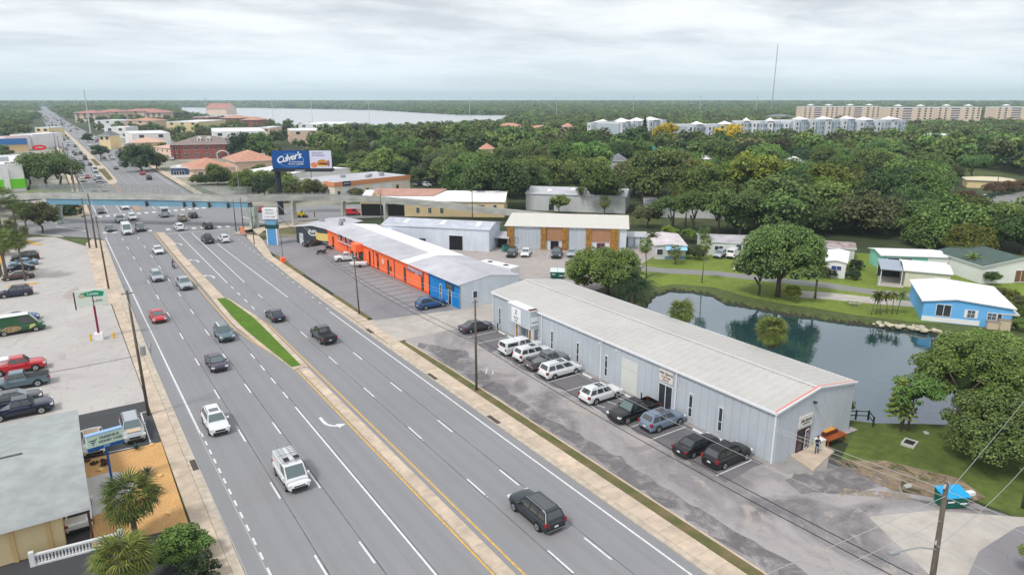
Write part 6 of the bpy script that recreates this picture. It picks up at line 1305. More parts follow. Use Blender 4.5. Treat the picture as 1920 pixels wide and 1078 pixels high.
hy = thing('fire_hydrant', 'yellow fire hydrant in weeds right of the white sign base', 'fire hydrant', (*G(214, 635), .1)); build(MB().tube([(0, 0, 0), (0, 0, .12), (0, 0, .13), (0, 0, .75), (0, 0, .95)], [.2, .2, .14, .14, .03], 12), 'barrel', mat('safety_yellow', (0, 0, 0)), hy); build(MB().tube([(-.24, 0, .55), (.24, 0, .55)], .07, 8), 'outlet', mat('safety_yellow', (0, 0, 0)), hy)
cs = thing('clinic_sign', 'blue clinic sign with wave logo on a blue pole in the gravel patch', 'sign', (*G(212, 912), .13), R(8)); cs.scale = (.80, .80, .80)
BL = mat('clinic_blue', sr(22, 82, 150), .5); build(MB().cyl(0, 0, 0, 6.1, .13, 10), 'pole', BL, cs)
build(MB().box(-1.75, 1.75, -.28, .28, 6.6, 7.2) if False else MB().box(-1.75, 1.75, -.25, .25, 4.75, 5.15), 'lower_band', BL, cs)
b2 = build(MB().box(-1.75, 1.75, -.25, .25, 5.155, 6.45), 'board', mat('soft_green_board', sr(192, 216, 200), .5), cs); build(MB().box(-1.78, 1.78, -.28, .28, 6.455, 6.62), 'top_band', mat('light_blue_band', sr(150, 186, 228), .5), cs)
INKB = mat('navy_sign_ink', sr(20, 54, 84), .5)
lettering(b2, 'FRESENIUS', .40, INKB, (.42, -.262, 6.03), bold=.012); lettering(b2, 'KIDNEY CARE', .36, INKB, (.50, -.262, 5.58), bold=.012); lettering(cs, '6770', .30, mat('pale_cyan_ink', sr(160, 210, 230), .5), (.05, -.262, 4.95), bold=.01)
for r_, z in ((.46, 6.05), (.30, 5.80), (.10, 5.56)):
    m_ = MB(); 
    for i in range(8):
        f0, f1 = i/8, (i+1)/8; g = lambda f: (-1.15-r_+2*r_*f, z+.10*(f-.5)-.10*math.sin(math.pi*f)); h_ = lambda f: .10*math.sin(math.pi*f)+.01
        (xa, za), (xb, zb_) = g(f0), g(f1); m_.quad((xa, -.258, za-h_(f0)), (xb, -.258, zb_-h_(f1)), (xb, -.258, zb_+h_(f1)*.3), (xa, -.258, za+h_(f0)*.3))
    build(m_, 'wave_logo', INKB, b2)
# feather banner stand and small A-boards at the junction
fo_ = thing('construction_sign', 'orange work sign leaning on the grass by the right pavement', 'sign', (*G(454, 441), .15), R(10)); build(MB().add([(-.6, -.3, .2), (.6, -.3, .2), (.9, .1, 1.9), (-.3, .1, 1.9), (-.6, -.25, .2), (.6, -.25, .2), (.9, .15, 1.9), (-.3, .15, 1.9)], [(0, 1, 2, 3), (7, 6, 5, 4), (0, 4, 5, 1), (2, 6, 7, 3), (1, 5, 6, 2), (3, 7, 4, 0)]), 'board', mat('faded_orange', sr(232, 150, 120), .6), fo_)
build(MB().cyl(0, .4, 0, 1.4, .04, 6), 'stand_leg', STEEL, fo_)
od = thing('planter_box', 'orange box at the foot of a thin pole on the plaza verge', 'planter', (*G(531, 492), .12), 0); build(MB().box(-.5, .5, -.5, .5, 0, .9), 'box', M_ORNG, od); build(MB().cyl(0, 0, .9, 5.4, .05, 6), 'thin_pole', DARKM, od)
# ------------------------------------------------------------------ utility poles and lines
WIREM = mat('aged_aluminium_wire', (.50, .51, .49), .5, metal=.3); WIRED = mat('black_cable', (.03, .03, .035), .6)
def pole(label, x, y, h, arms=(), z0=.1, r0=.17, lean=(0, 0), group='utility poles along the highway', trans=0):
    r_ = thing('utility_pole', label, 'utility pole', (x, y, z0), 0, group)
    top = (lean[0], lean[1], h); build(MB().tube([(0, 0, -.1), (lean[0]*.5, lean[1]*.5, h*.5), top], [r0, r0*.85, r0*.6], 9), 'pole_shaft', WOODP, r_, smooth=True)
    for z, l, a in arms:
        c_, s_ = math.cos(a)*l/2, math.sin(a)*l/2; f = z/h; ox, oy = lean[0]*f, lean[1]*f
        arm = build(MB().tube([(ox-c_, oy-s_, z), (ox+c_, oy+s_, z)], .06, 4), 'crossarm', WOODP, r_)
        for k in (-.9, -.35, .35, .9): build(MB().tube([(ox+c_*k, oy+s_*k, z+.05), (ox+c_*k, oy+s_*k, z+.28)], [.05, .035], 6), 'insulator', mat('porcelain', (.55, .56, .56), .3), arm)
    for k in range(trans): build(MB().tube([(.42+.1*k, -.35+.7*k, h-4.6), (.42+.1*k, -.35+.7*k, h-3.4)], .30, 12), 'transformer', STEEL, r_)
    return r_
HX = math.pi*0
pole('tall weathered pole with a round can beside the left pavement, nearest of its line', 4.95, 78.1, 14.0, ((13.7, 1.1, 0),), lean=(-.25, 0), trans=0)
o = bpy.data.objects['utility_pole']; build(MB().tube([(.35, -.2, 6.9), (.35, -.2, 7.9)], .28, 12), 'meter_can', STEEL, o); build(MB().tube([(1.1, -.2, 7.0), (1.1, .35, 7.0), (1.25, .35, 7.8), (1.1, -.2, 8.1), (.95, -.35, 7.6), (1.1, -.2, 7.0)], .04, 5), 'cable_loop', STEEL, o)
pole('weathered pole on the left pavement beyond the shop sign', 5.6, 139.0, 13.2, ((12.9, 1.1, 0),), lean=(-.2, 0))
for (x, y, h, lb) in ((4.9, 182, 11.5, 'dark pole at the grass corner, left one of a close pair'), (6.2, 181, 12.5, 'dark pole at the grass corner, right one of a close pair'), (5.2, 252, 12, 'dark pole with yellow sleeve behind the left bridge pier'), (6.6, 250, 12, 'second yellow-sleeved pole behind the left bridge pier'), (6.5, 300, 13, 'utility pole just beyond the footbridge on the left'), (6.9, 345, 13, 'utility pole beside the big oak by the highway'), (6.8, 400, 13, 'utility pole near the red store sign'), (6.0, 470, 13, 'utility pole past the red store sign'), (5.4, 560, 13, 'utility pole near the blue-fascia store'), (4.5, 680, 13, 'farthest utility pole on the left that stands clear')):
    pole(lb, x, y, h, ((h-.4, 1.6, 0),) if y > 240 else (), r0=.2)
for x, y in ((5.2, 252), (6.6, 250)): tag(build(MB().cyl(0, 0, 0, 2.6, .26, 10), 'pole_sleeve', mat('safety_yellow', (0, 0, 0)), None, (x, y, .12)), 'yellow sleeve round the foot of the %s pole behind the bridge pier' % ('left' if x < 6 else 'right'), 'pole sleeve', 'yellow pole sleeves')
pole('slim pole on the right verge in front of the orange strip', 37.5, 99.7, 9.0, ((8.7, .6, 0),), lean=(-.3, 0), r0=.13)
pole('grey pole with lamp arm on the right verge before the warehouse', 37.8, 64.0, 11.1, ((10.8, .7, 0),), r0=.16)
pole('large mossy pole in the lower right corner in front of the green dumpster', 37.69, 13.79, 12.9, ((12.6, .5, 0), (9.2, .5, 0)), lean=(.16, .44), r0=.2)
pole('short pole at the right frame edge beside the lawn', *G(1917, 952), 5.2, (), r0=.14, group='other poles')
pole('slim dark pole in front of the footbridge ramp', *G(477, 459), 9.5, (), r0=.12, group='other poles')
for px_, py_, h, lb in ((716, 428, 9.0, 'pole standing between the ramp and the beige hall'), (886, 424, 9.5, 'pole with a lamp in front of the beige hall'), (443, 434, 8, 'dark signal pole at the junction corner by the right bridge pier'), (457, 434, 9, 'leaning pole between the bridge pier and the verge'), (586, 362, 11, 'slim pole beneath the billboard beside the workshop'), (1050, 352, 10, 'pole on the small lawn by the cottage'), (787, 345, 10, 'pole by the white house with the green gable'), (1640, 395, 8, 'pole among the trees behind the mint home'), (1865, 372, 9, 'pale street-light pole along the back street')):
    pole(lb, *G(px_, py_), h, (), r0=.15, group='other poles')
def wire(label, pts, r_=.016, m_=WIREM, sag=.03, group='overhead lines', name='overhead_wire'):
    b = MB()
    for i in range(len(pts)-1):
        a, c_ = Vector(pts[i]), Vector(pts[i+1]); l = (c_-a).length; n_ = 10
        b.tube([tuple(a.lerp(c_, k/n_)-Vector((0, 0, 4*sag*l*(k/n_)*(1-k/n_)))) for k in range(n_+1)], r_, 4, cap=False)
    return tag(build(b, name, m_), label, 'wire', group)
for dx, z, sg_ in ((-.45, 13.9, .012), (.35, 13.9, .014)):
    wire('thin power line high over the left pavement, %s of two' % ('outer' if dx < 0 else 'inner'), [(4.9+dx, 5, 14.2), (4.9+dx, 78.1, z), (5.5+dx, 139, 13.0), (6.2+dx, 181, 12.4)], .02, sag=sg_)
for dx, z, lb in ((0, 12.6, 'topmost pale line over the right verge'), (.9, 11.7, 'second pale line over the right verge'), (-.25, 9.3, 'pale line at mid height on the right verge poles')):
    wire(lb, [(37.85+dx, -22, z+.3), (37.85+dx, 14.2, z), (37.8+dx, 64, min(z, 10.9)), (37.5+dx, 99.7, min(z, 8.8)), (44, 170, 9.2)], .015, sag=.012)
for dx, z, lb in ((.1, 6.6, 'upper black cable over the warehouse lot'), (.1, 5.9, 'lower black cable over the warehouse lot')):
    wire(lb, [(37.85+dx, -20, z), (37.95, 14.1, z), (37.9, 64, z), (37.6, 99.7, z-.4), (44, 170, 6.5)], .03, WIRED, .01)
wire('pale service line crossing the road from the corner pole, upper', [(37.85, 14.1, 12.3), (4.9, 18, 12.6)], .015, sag=.01)
wire('pale service line crossing the road from the corner pole, lower', [(37.85, 14.1, 10.8), (4.9, 18, 11.0)], .015, sag=.01)
wire('line rising from the corner pole to the right frame edge', [(37.85, 14.1, 12.5), (75, 20.3, 12.5)], .015, sag=.01)
wire('grey guy line from the lawn pole to the corner pole', [(*G(1917, 952), 4.9), (37.85, 14, 9.3)], .018, sag=.02)
wire('drooping dark line across the left lot to the gauge pole', [(4.9, 78.1, 7.0), (-24, 88, 5.0)], .025, WIRED, .02)
def streetlight(label, p, h, arm, dx, dy, m_=None, group='street lights'):
    r_ = thing('street_light', label, 'street light', (*p, .1), 0, group); m_ = m_ or STEEL
    build(MB().tube([(0, 0, 0), (0, 0, h*.8), (dx*arm*.4, dy*arm*.4, h*.97), (dx*arm, dy*arm, h)], [.12, .09, .06, .05], 7), 'lamp_post', m_, r_); build(MB().box(dx*arm-.2, dx*arm+.55, dy*arm-.16, dy*arm+.16, h-.12, h+.04), 'lamp_head', m_, r_)
sl_w = thing('street_light', 'white cobra-head street light on the corner pole in the lower right', 'street light', (37.8, 14.1, 9.25), 0, 'street lights'); build(MB().tube([(-.15, 0, -.25), (-1.2, .35, .1), (-2.6, .8, .12)], .045, 6), 'lamp_arm', STEEL, sl_w); build(MB().box(-.34, .24, -.12, .12, -.09, .05), 'lamp_head', STEEL, sl_w, (-2.85, .88, .12), (0, 0, -.3))
streetlight('curved grey street light rising behind the right bridge pier', G(450, 372), 11, 3, -1, 0)
for px_, py_, lb in ((170, 268, 'very tall pale mast right of the highway'),):
    x, y = G(172, 262); t_ = thing('steel_mast', lb, 'mast', (x, y, 0)); build(MB().tube([(0, 0, 0), (0, 0, 33)], [.7, .3], 8), 'mast_shaft', mat('pale_mast', (.5, .52, .52), .6), t_); build(MB().tube([(0, 0, 33), (0, 0, 41)], .16, 5), 'antenna', DARKM, t_)
mast_px = [(390, 232, 183), (513, 228, 186), (586, 229, 184), (693, 232, 186), (881, 221, 184), (1043, 222, 183), (1187, 216, 180), (1312, 216, 180), (1417, 216, 181)]
for i, (mx_, by_, ty_) in enumerate(mast_px):
    x, y = G(mx_, by_); d = math.hypot(x, y); h = CAM_H-(ty_-187)*(-1)*0 + (187-ty_)*d/FPX*1.0
    t_ = thing('transmission_pole', 'slim pale transmission pole, number of its row counted as %s from the left' % ('first', 'second', 'third', 'fourth', 'fifth', 'sixth', 'seventh', 'eighth', 'last')[i], 'transmission pole', (x, y, 0), 0, 'slim transmission poles before the bay')
    build(MB().tube([(0, 0, 0), (0, 0, h)], [d/2600, d/3600], 5), 'pole_shaft', mat('pale_mast', (0, 0, 0)), t_); build(MB().box(-3.5, 3.5, -.2, .2, h*.93, h*.93+.4), 'crossarm', mat('pale_mast', (0, 0, 0)), t_)
x, y = G(1446, 214, 3.0); d = math.hypot(x, y); t_ = thing('radio_mast', 'tall thin radio mast rising above the horizon right of centre', 'radio mast', (x, y, 0)); hm = 33+d*(187-98)/FPX
build(MB().tube([(0, 0, 0), (0, 0, hm)], [d/1900, d/2600], 4), 'mast_shaft', mat('grey_mast', (.30, .31, .33), .7), t_)  # one even mid-grey for the shaft
# ------------------------------------------------------------------ fences, bins, small yard things
def rail_fence(label, pts, h, m_, name='fence', step=2.4, group=None):
    r_ = thing(name, label, 'fence', (pts[0][0], pts[0][1], .05), 0, group); pts = [Vector((p[0]-pts[0][0], p[1]-pts[0][1], 0)) for p in pts]
    for i in range(len(pts)-1):
        a, c_ = pts[i], pts[i+1]; n_ = max(1, round((c_-a).length/step))
        for k in range(n_+1): p = a.lerp(c_, k/n_); build(MB().box(p.x-.07, p.x+.07, p.y-.07, p.y+.07, 0, h), 'post', m_, r_)
        for z in (.45, .9): build(MB().tube([(a.x, a.y, h*z), (c_.x, c_.y, h*z)], .06, 4), 'rail', m_, r_)
rail_fence('low pale rail fence at the edge of the shop strip lot', [G(437, 441), G(556, 447)], .9, CONC2, step=3.5)
rail_fence('wooden rail fence behind the grey mobile home', [G(1172, 418), G(1215, 424)], 1.3, mat('brown_fence_wood', (.16, .11, .08), .9), step=2.5)
rail_fence('dark wooden dock rail at the pond corner of the warehouse', [(65.6, 36.6), (68.6, 34.2), (67.6, 33.1)], 1.1, mat('dark_wet_wood', (.03, .035, .02), .9), step=1.5)
def dumpster(label, p, rz, lid, s_=1.0):
    r_ = thing('dumpster', label, 'dumpster', (*p, .12), rz); gm = mat('dark_green_dumpster', sr(12, 92, 76), .5, var=.1)
    a = [(-1.1, -.65, .1), (1.1, -.65, .1), (1.1, .55, .1), (-1.1, .55, .1), (-1.15, -.8, 1.15), (1.15, -.8, 1.15), (1.15, .7, 1.45), (-1.15, .7, 1.45)]
    build(MB().add([(x*s_, y*s_, z*s_) for x, y, z in a], [(3, 2, 1, 0), (0, 1, 5, 4), (1, 2, 6, 5), (2, 3, 7, 6), (3, 0, 4, 7)]), 'bin', gm, r_)
    for sx in (-1, 1): build(MB().add([(x*s_, y*s_, z*s_) for x, y, z in ((sx*1.2 if sx < 0 else .02, -.85, 1.2), (-.02 if sx < 0 else 1.2, -.85, 1.2), (-.02 if sx < 0 else 1.2, .75, 1.52), (sx*1.2 if sx < 0 else .02, .75, 1.52))]+[(x*s_, y*s_, (z-.05)*s_) for x, y, z in ((sx*1.2 if sx < 0 else .02, -.85, 1.2), (-.02 if sx < 0 else 1.2, -.85, 1.2), (-.02 if sx < 0 else 1.2, .75, 1.52), (sx*1.2 if sx < 0 else .02, .75, 1.52))], [(0, 1, 2, 3), (7, 6, 5, 4), (0, 4, 5, 1), (1, 5, 6, 2), (2, 6, 7, 3), (3, 7, 4, 0)]), 'lid', lid, r_)
    build(MB().box(-.9*s_, -.3*s_, -.83*s_, -.8*s_, .72*s_, .84*s_), 'white_sticker', WHITE, r_); build(MB().box(.3*s_, .95*s_, -.80*s_, -.76*s_, .5*s_, .62*s_), 'white_sticker', WHITE, r_)
    for sx in (-1, 1): build(MB().box(sx*1.17*s_-.05, sx*1.17*s_+.05, -.5*s_, .4*s_, .85*s_, 1.0*s_), 'lift_pocket', gm, r_)
dumpster('green dumpster with bright blue lids on the lawn edge', G(1780, 948), R(-28), mat('bright_blue_lid', sr(34, 160, 216), .5), .95)
dumpster('green dumpster with white bags behind the warehouse', G(1045, 522), R(-40), mat('pale_lid', sr(206, 220, 216), .6), 1.15)
gr = thing('outdoor_unit', 'small white box on a post beside the blue-lidded dumpster', 'utility box', (*G(1815, 945), .02), R(-20)); build(MB().cyl(0, 0, 0, .9, .05, 6), 'post', WHITE, gr); build(MB().box(-.35, .35, -.2, .2, .9, 1.2), 'cover', WHITE, gr)
sp = thing('wooden_crate_table', 'rust brown wooden platform with an orange tray against the gable wall', 'platform', (*G(1553, 828), .02), R(-3)); WD = mat('rust_brown_wood', sr(150, 78, 40), .8, var=.15)
build(MB().box(-1.3, 1.6, -.9, .9, .72, .84), 'top', WD, sp)
for x in (-1.1, 1.4):
    for y in (-.7, .7): build(MB().box(x-.07, x+.07, y-.07, y+.07, 0, .72), 'leg', WD, sp)
build(MB().box(-.9, 1.0, -.2, .85, .843, 1.2), 'tray', mat('dark_brown_wood', sr(96, 48, 30), .8), sp); build(MB().box(-.75, .85, -.08, .72, 1.203, 1.26), 'tray_cover', mat('amber_cover', sr(222, 152, 52), .6), sp)
bx = thing('white_cabinet', 'off-white cabinet at the left end of the rust brown platform', 'cabinet', (*G(1535, 840), .02), R(-10)); build(MB().box(-.45, .45, -.35, .35, 0, .95), 'body', mat('ivory_cabinet', sr(206, 200, 178), .6), bx); build(MB().box(-.48, .48, -.38, .38, .953, 1.0), 'top', WHITE, bx)
pl_ = thing('planter', 'low square concrete planter on the lawn', 'planter', (*G(1705, 833), .01), R(12)); pc = MB(); pc.box(-.75, .75, -.6, -.45, 0, .28); pc.box(-.75, .75, .45, .6, 0, .28); pc.box(-.75, -.6, -.45, .45, 0, .28); pc.box(.6, .75, -.45, .45, 0, .28); build(pc, 'rim', CONC3, pl_); build(MB().box(-.6, .6, -.45, .45, 0, .2), 'soil', mat('dark_soil', (.03, .025, .02), .95), pl_)
pt = thing('picnic_table', 'weathered pale picnic table on the far bank lawn', 'picnic table', (*G(1600, 572), .02), R(-50)); PW = mat('bleached_wood', sr(190, 186, 176), .9)
pk_ = MB().box(-.95, .95, -.06, .06, 0, .05).mesh('plank', [PW])
for i in range(5): link('plank', pk_, pt, (0, -.28+i*.14, .74))
for y in (-.72, .72):
    for i in range(2): link('plank', pk_, pt, (0, y+i*.14-.07, .44))
for x in (-.7, .7): build(MB().tube([(x, -.75, 0), (x, -.2, .74)], .05, 4).tube([(x, .75, 0), (x, .2, .74)], .05, 4).tube([(x, -.75, .42), (x, .75, .42)], .04, 4), 'leg', PW, pt)
for i, (a, b_, c_, lb) in enumerate(((1702, 912, .5, 'pale flat slab lying on the lawn beside the dirt'), (1850, 991, .35, 'small pale stone at the lawn edge near the frame border'), (1736, 812, .35, 'pale stone under the large broadleaf tree'))):
    tag(build(MB().prism([(-c_, -.15), (0, -.3), (c_, -.1), (c_*.7, .2), (-c_*.6, .25)], 0, .1), 'stone_slab', CONC3, None, (*G(a, b_), .02), (0, 0, .4*i)), lb, 'stone')
# riprap along the far bank
rm_ = []
rr_ = random.Random(5)
for v in range(5):
    b = bmesh.new(); bmesh.ops.create_icosphere(b, subdivisions=1, radius=.42)
    for q in b.verts: q.co = Vector((q.co.x*rr_.uniform(.8, 1.3), q.co.y*rr_.uniform(.7, 1.2), q.co.z*rr_.uniform(.45, .75)))
    me = bpy.data.meshes.new('rock'); b.to_mesh(me); b.free(); me.materials.append(mat('pale_riprap', sr(186, 178, 158), .95, var=.25, scale=1.5)); rm_.append(me)
bank = struct(bpy.data.objects.new('rock_bank', None)); C.objects.link(bank)
bp_ = px((1640, 606), (1700, 613), (1760, 621), (1820, 632), (1880, 644), (1930, 655)); 
for i in range(95):
    f = rr_.random()*(len(bp_)-1); k = int(f); f -= k; x = bp_[k][0]*(1-f)+bp_[k+1][0]*f; y = bp_[k][1]*(1-f)+bp_[k+1][1]*f
    s_ = rr_.uniform(.5, 1.25); link('rock', rm_[i % 5], bank, (x+rr_.gauss(.2, .45), y+rr_.gauss(.2, .45), -.02), (0, 0, rr_.uniform(0, 6)), (s_, s_, s_))
# pallets, junk and white trailer behind the strip
wt = thing('trailer', 'long white trailer roof with two dark vents behind the blue shop', 'trailer', (67.17, 104.90, .1), R(-75.9)); build(MB().box(-4.2, 4.2, -1.2, 1.2, .9, 3.3), 'body', WHITE, wt)
for x in (-2.2, 1.9): build(MB().box(x-.4, x+.4, -.35, .35, 3.303, 3.42), 'roof_vent', DARKM, wt)
for x in (-1.2, 0): 
    for y in (-1.15, 1.15): build(MB().tube([(x, y-.12, .42), (x, y+.12, .42)], .42, 14), 'wheel', TYRE, wt)
build(MB().tube([(4.2, 0, .8), (5.6, 0, .6)], .08, 5), 'drawbar', DARKM, wt)
for i, (px_, py_, c, lb) in enumerate(((838, 456, (.03, .035, .06), 'dark tarpaulin heap in front of the white shed'), (852, 458, (.05, .045, .05), 'low dark scrap heap right of the tarpaulin heap'), (905, 458, (.17, .09, .06), 'rust brown pallet stack by the open bay'), (917, 460, (.22, .16, .11), 'pale brown crate stack by the lean-to'))):
    b = MB(); q = random.Random(i)
    for k in range(7): x, y, z = q.uniform(-1.3, 1.3), q.uniform(-.7, .7), q.uniform(0, 1.0); b.box(x-.45, x+.45, y-.35, y+.35, 0, z+.35)
    stuff(build(b, 'junk_heap', mat('junk_%d' % i, c, .8, var=.4, scale=2), None, (*G(px_, py_), .08), (0, 0, .6)), lb, 'heap')
for px_, py_, lb in ((948, 472, 'teal bin left of the stone-pier building'),): gb3 = thing('bin', lb, 'bin', (*G(px_, py_), .08)); build(MB().box(-.7, .7, -.5, .5, 0, 1.4), 'body', mat('teal_bin', sr(60, 120, 116), .6), gb3); build(MB().box(-.75, .75, -.55, .55, 1.403, 1.5), 'lid', DARKM, gb3)
sg_ = thing('shed', 'small white shed with dark posts beside the stone-pier building', 'shed', (*G(1176, 463), .02), R(-41)); build(MB().box(0, 4.4, 0, 3, 0, 2.4), 'wall', M_WHWALL, sg_)
for x in (0, 1.5, 2.9, 4.3): build(MB().box(x, x+.1, -.08, -.003, 0, 2.4), 'post', DARKM, sg_)
build(MB().box(-.3, 4.7, -.4, 6, 2.403, 2.55), 'roof', M_ROOFS, sg_)
for (px_, py_, c, lb) in ((1845, 374, 'dark_green', 'dark wheelie bin by the back street, left one'), (1859, 372, 'green', 'green wheelie bin by the back street, right one')):
    gb3 = thing('bin', lb, 'bin', (*G(px_, py_), .08)); build(MB().box(-.6, .6, -.4, .4, 0, 1.5), 'body', mat('bin_'+c, (.01, .06, .05), .6), gb3); build(MB().box(-.65, .65, -.45, .45, 1.503, 1.6), 'lid', WHITE if c == 'dark_green' else DARKM, gb3)
jt = thing('trailer', 'small white boat-like trailer behind the white single-cab pickup', 'trailer', (*G(674, 501), .11), R(150)); build(MB().add([(-1.5, -.6, .5), (1.2, -.6, .5), (1.9, 0, .6), (1.2, .6, .5), (-1.5, .6, .5), (-1.5, -.7, .95), (1.2, -.7, .95), (2.0, 0, 1.0), (1.2, .7, .95), (-1.5, .7, .95)], [(0, 1, 6, 5), (1, 2, 7, 6), (2, 3, 8, 7), (3, 4, 9, 8), (4, 0, 5, 9), (5, 6, 7, 8, 9)]), 'hull', WHITE, jt)
for y in (-.75, .75): build(MB().tube([(-.2, y-.08, .3), (-.2, y+.08, .3)], .3, 12), 'wheel', TYRE, jt)
# ------------------------------------------------------------------ motorcycles and people
def motorcycle(label, p, rz, col=(.03, .03, .03), group=None, z=.1):
    r_ = thing('motorcycle', label, 'motorcycle', (*p, z), rz, group)
    for x in (-.72, .72):
        w_ = MB(); n_ = 18
        for i in range(n_):
            a0, a1 = 2*math.pi*i/n_, 2*math.pi*(i+1)/n_; w_.tube([(.30*math.cos(a0), 0, .30*math.sin(a0)), (.30*math.cos(a1), 0, .30*math.sin(a1))], .075, 6, cap=False)
        wo = build(w_, 'wheel', TYRE, r_, (x, 0, .36)); build(MB().tube([(0, -.05, 0), (0, .05, 0)], .24, 10), 'rim', RIM, wo)
    build(MB().tube([(-.72, 0, .36), (-.3, 0, .45), (.15, 0, .42), (.35, 0, .8), (.45, 0, .95)], [.05, .08, .08, .06, .05], 6).box(-.30, .25, -.16, .16, .28, .62), 'engine_frame', DARKM, r_)
    build(MB().tube([(.72, .09, .36), (.42, .09, 1.0)], .03, 5).tube([(.72, -.09, .36), (.42, -.09, 1.0)], .03, 5), 'fork', CHROME, r_); build(MB().tube([(.30, -.38, 1.08), (.40, -.15, 1.02), (.40, .15, 1.02), (.30, .38, 1.08)], .025, 5), 'handlebar', CHROME, r_)
    build(MB().tube([(.38, 0, .78), (.2, 0, .84), (-.05, 0, .76), (-.15, 0, .7)], [.05, .16, .15, .06], 8), 'fuel_tank', mat('tank_%s' % label[:6], col, .2, coat=.5), r_, smooth=True); build(MB().tube([(-.1, 0, .72), (-.4, 0, .70), (-.75, 0, .80)], [.10, .16, .10], 8), 'seat', BLKP, r_); build(MB().tube([(.52, 0, .86), (.62, 0, .86)], .10, 10), 'headlight', HEADL, r_); return r_
for i, (px_, py_, a, lb) in enumerate(((601, 477, 20, 'black motorcycle parked closest to the highway in the strip lot'), (609, 476, 60, 'black motorcycle leaning beside another in the strip lot'), (617, 469, 10, 'dark motorcycle by the charcoal shop corner'), (624, 467, 40, 'dark motorcycle in front of the first orange wall bay'))):
    motorcycle(lb, G(px_, py_), R(a), group='motorcycles in the strip lot')
SKIN = mat('skin', (.42, .26, .19), .6); HAIR = mat('brown_hair', (.05, .03, .02), .8)
def person(label, p, rz, joints, radii, edges, shirt, trousers, z=.1, hat=None, s_=1.0, waist=.93):
    """one skinned body from a posed skeleton; the cloth colour follows height on the body"""
    r_ = thing('person', label, 'person', (*p, z), rz); me = bpy.data.meshes.new('body'); me.from_pydata([tuple(Vector(j)*s_) for j in joints], edges, [])
    o = link('body', me, r_); sk = o.modifiers.new('skin', 'SKIN'); o.modifiers.new('sub', 'SUBSURF').levels = 1; o.modifiers['sub'].render_levels = 1
    for i, rd in enumerate(radii): me.skin_vertices[0].data[i].radius = (rd*s_, rd*s_) if not isinstance(rd, tuple) else (rd[0]*s_, rd[1]*s_)
    me.skin_vertices[0].data[0].use_root = True; sk.use_smooth_shade = True
    m_ = bpy.data.materials.new('clothed_body'); m_.use_nodes = True; t = m_.node_tree; b = t.nodes['Principled BSDF']; b.inputs['Roughness'].default_value = .8
    tcd = t.nodes.new('ShaderNodeTexCoord'); sp_ = t.nodes.new('ShaderNodeSeparateXYZ'); t.links.new(tcd.outputs['Object'], sp_.inputs[0]); mr = t.nodes.new('ShaderNodeMapRange'); mr.inputs[2].default_value = 2.0; t.links.new(sp_.outputs[2], mr.inputs[0])
    cr = t.nodes.new('ShaderNodeValToRGB'); cr.color_ramp.interpolation = 'CONSTANT'; t.links.new(mr.outputs[0], cr.inputs[0]); e = cr.color_ramp.elements; e[0].color = (.02, .02, .02, 1); e[1].position = .06*s_; e[1].color = (*trousers, 1)
    for pos, c in ((waist/2*s_, shirt), (1.47/2*s_, (.42, .26, .19))): q = e.new(pos); q.color = (*c, 1)
    t.links.new(cr.outputs[0], b.inputs['Base Color']); me.materials.append(m_)
    hd = Vector(joints[4])*s_; hm_ = bmesh.new(); bmesh.ops.create_uvsphere(hm_, u_segments=12, v_segments=8, radius=.105*s_)
    for v in hm_.verts: v.co.z *= 1.2; v.co.z += .03
    hm2 = bpy.data.meshes.new('hair'); hm_.to_mesh(hm2); hm_.free(); hm2.materials.append(hat or HAIR); link('hair' if not hat else 'helmet', hm2, r_, hd+Vector((-.02, 0, .045)))
    for s2 in (-1, 1): build(MB().box(.085, .10, s2*.035-.012, s2*.035+.012, -.01, .012), 'eye', BLKP, r_, tuple(hd+Vector((.01, 0, 0))))
    return r_
E_ = [(0, 1), (1, 2), (2, 3), (3, 4), (2, 5), (5, 6), (6, 7), (2, 8), (8, 9), (9, 10), (0, 11), (11, 12), (12, 13), (13, 14), (0, 15), (15, 16), (16, 17), (17, 18)]
RD = [(.15, .12), (.14, .11), (.15, .10), .055, .10, .065, .05, .035, .065, .05, .035, .095, .065, .045, .04, .095, .065, .045, .04]
stand = [(0, 0, .95), (0, 0, 1.15), (0, 0, 1.40), (0, 0, 1.52), (.02, 0, 1.66), (0, .2, 1.42), (.05, .27, 1.14), (.28, .10, 1.08), (0, -.2, 1.42), (.05, -.27, 1.14), (.28, -.08, 1.12), (0, .1, .90), (.02, .13, .5), (0, .15, .08), (.14, .16, .04), (0, -.1, .90), (.02, -.13, .5), (-.02, -.15, .08), (.12, -.17, .04)]
person('person in a dark navy top and blue jeans standing at the gable door', (57.25, 32.9), R(-110), stand, RD, E_, (.012, .012, .035), (.03, .06, .16), z=.22)
person('small figure standing on the side street near the yellow loader', G(590, 408), R(-60), stand, RD, E_, (.25, .12, .10), (.05, .05, .06), z=.04)
sit = [(-.25, 0, .92), (-.18, 0, 1.12), (-.08, 0, 1.36), (-.03, 0, 1.47), (.03, 0, 1.60), (-.06, .2, 1.36), (.12, .30, 1.16), (.33, .34, 1.08), (-.06, -.2, 1.36), (.12, -.30, 1.16), (.33, -.34, 1.08), (-.2, .13, .88), (.2, .24, .78), (.02, .2, .38), (.14, .2, .34), (-.2, -.13, .88), (.2, -.24, .78), (.02, -.2, .38), (.14, -.2, .34)]
mp_ = (17.9, G(322, 503)[1]); motorcycle('black motorcycle ridden beside the median on the left carriageway', mp_, R(-90), (.05, .01, .01), z=.035)
person('rider in a red-brown shirt on the motorcycle by the median', mp_, R(-90), sit, RD, E_, (.16, .04, .03), (.02, .02, .03), z=.035, hat=mat('dark_helmet', (.03, .02, .02), .3), waist=.98)
ld = thing('skid_loader', 'small yellow loader with an operator on the side street', 'loader', (*G(567, 408), .04), R(-30)); YL = mat('loader_yellow', sr(206, 180, 40), .5)
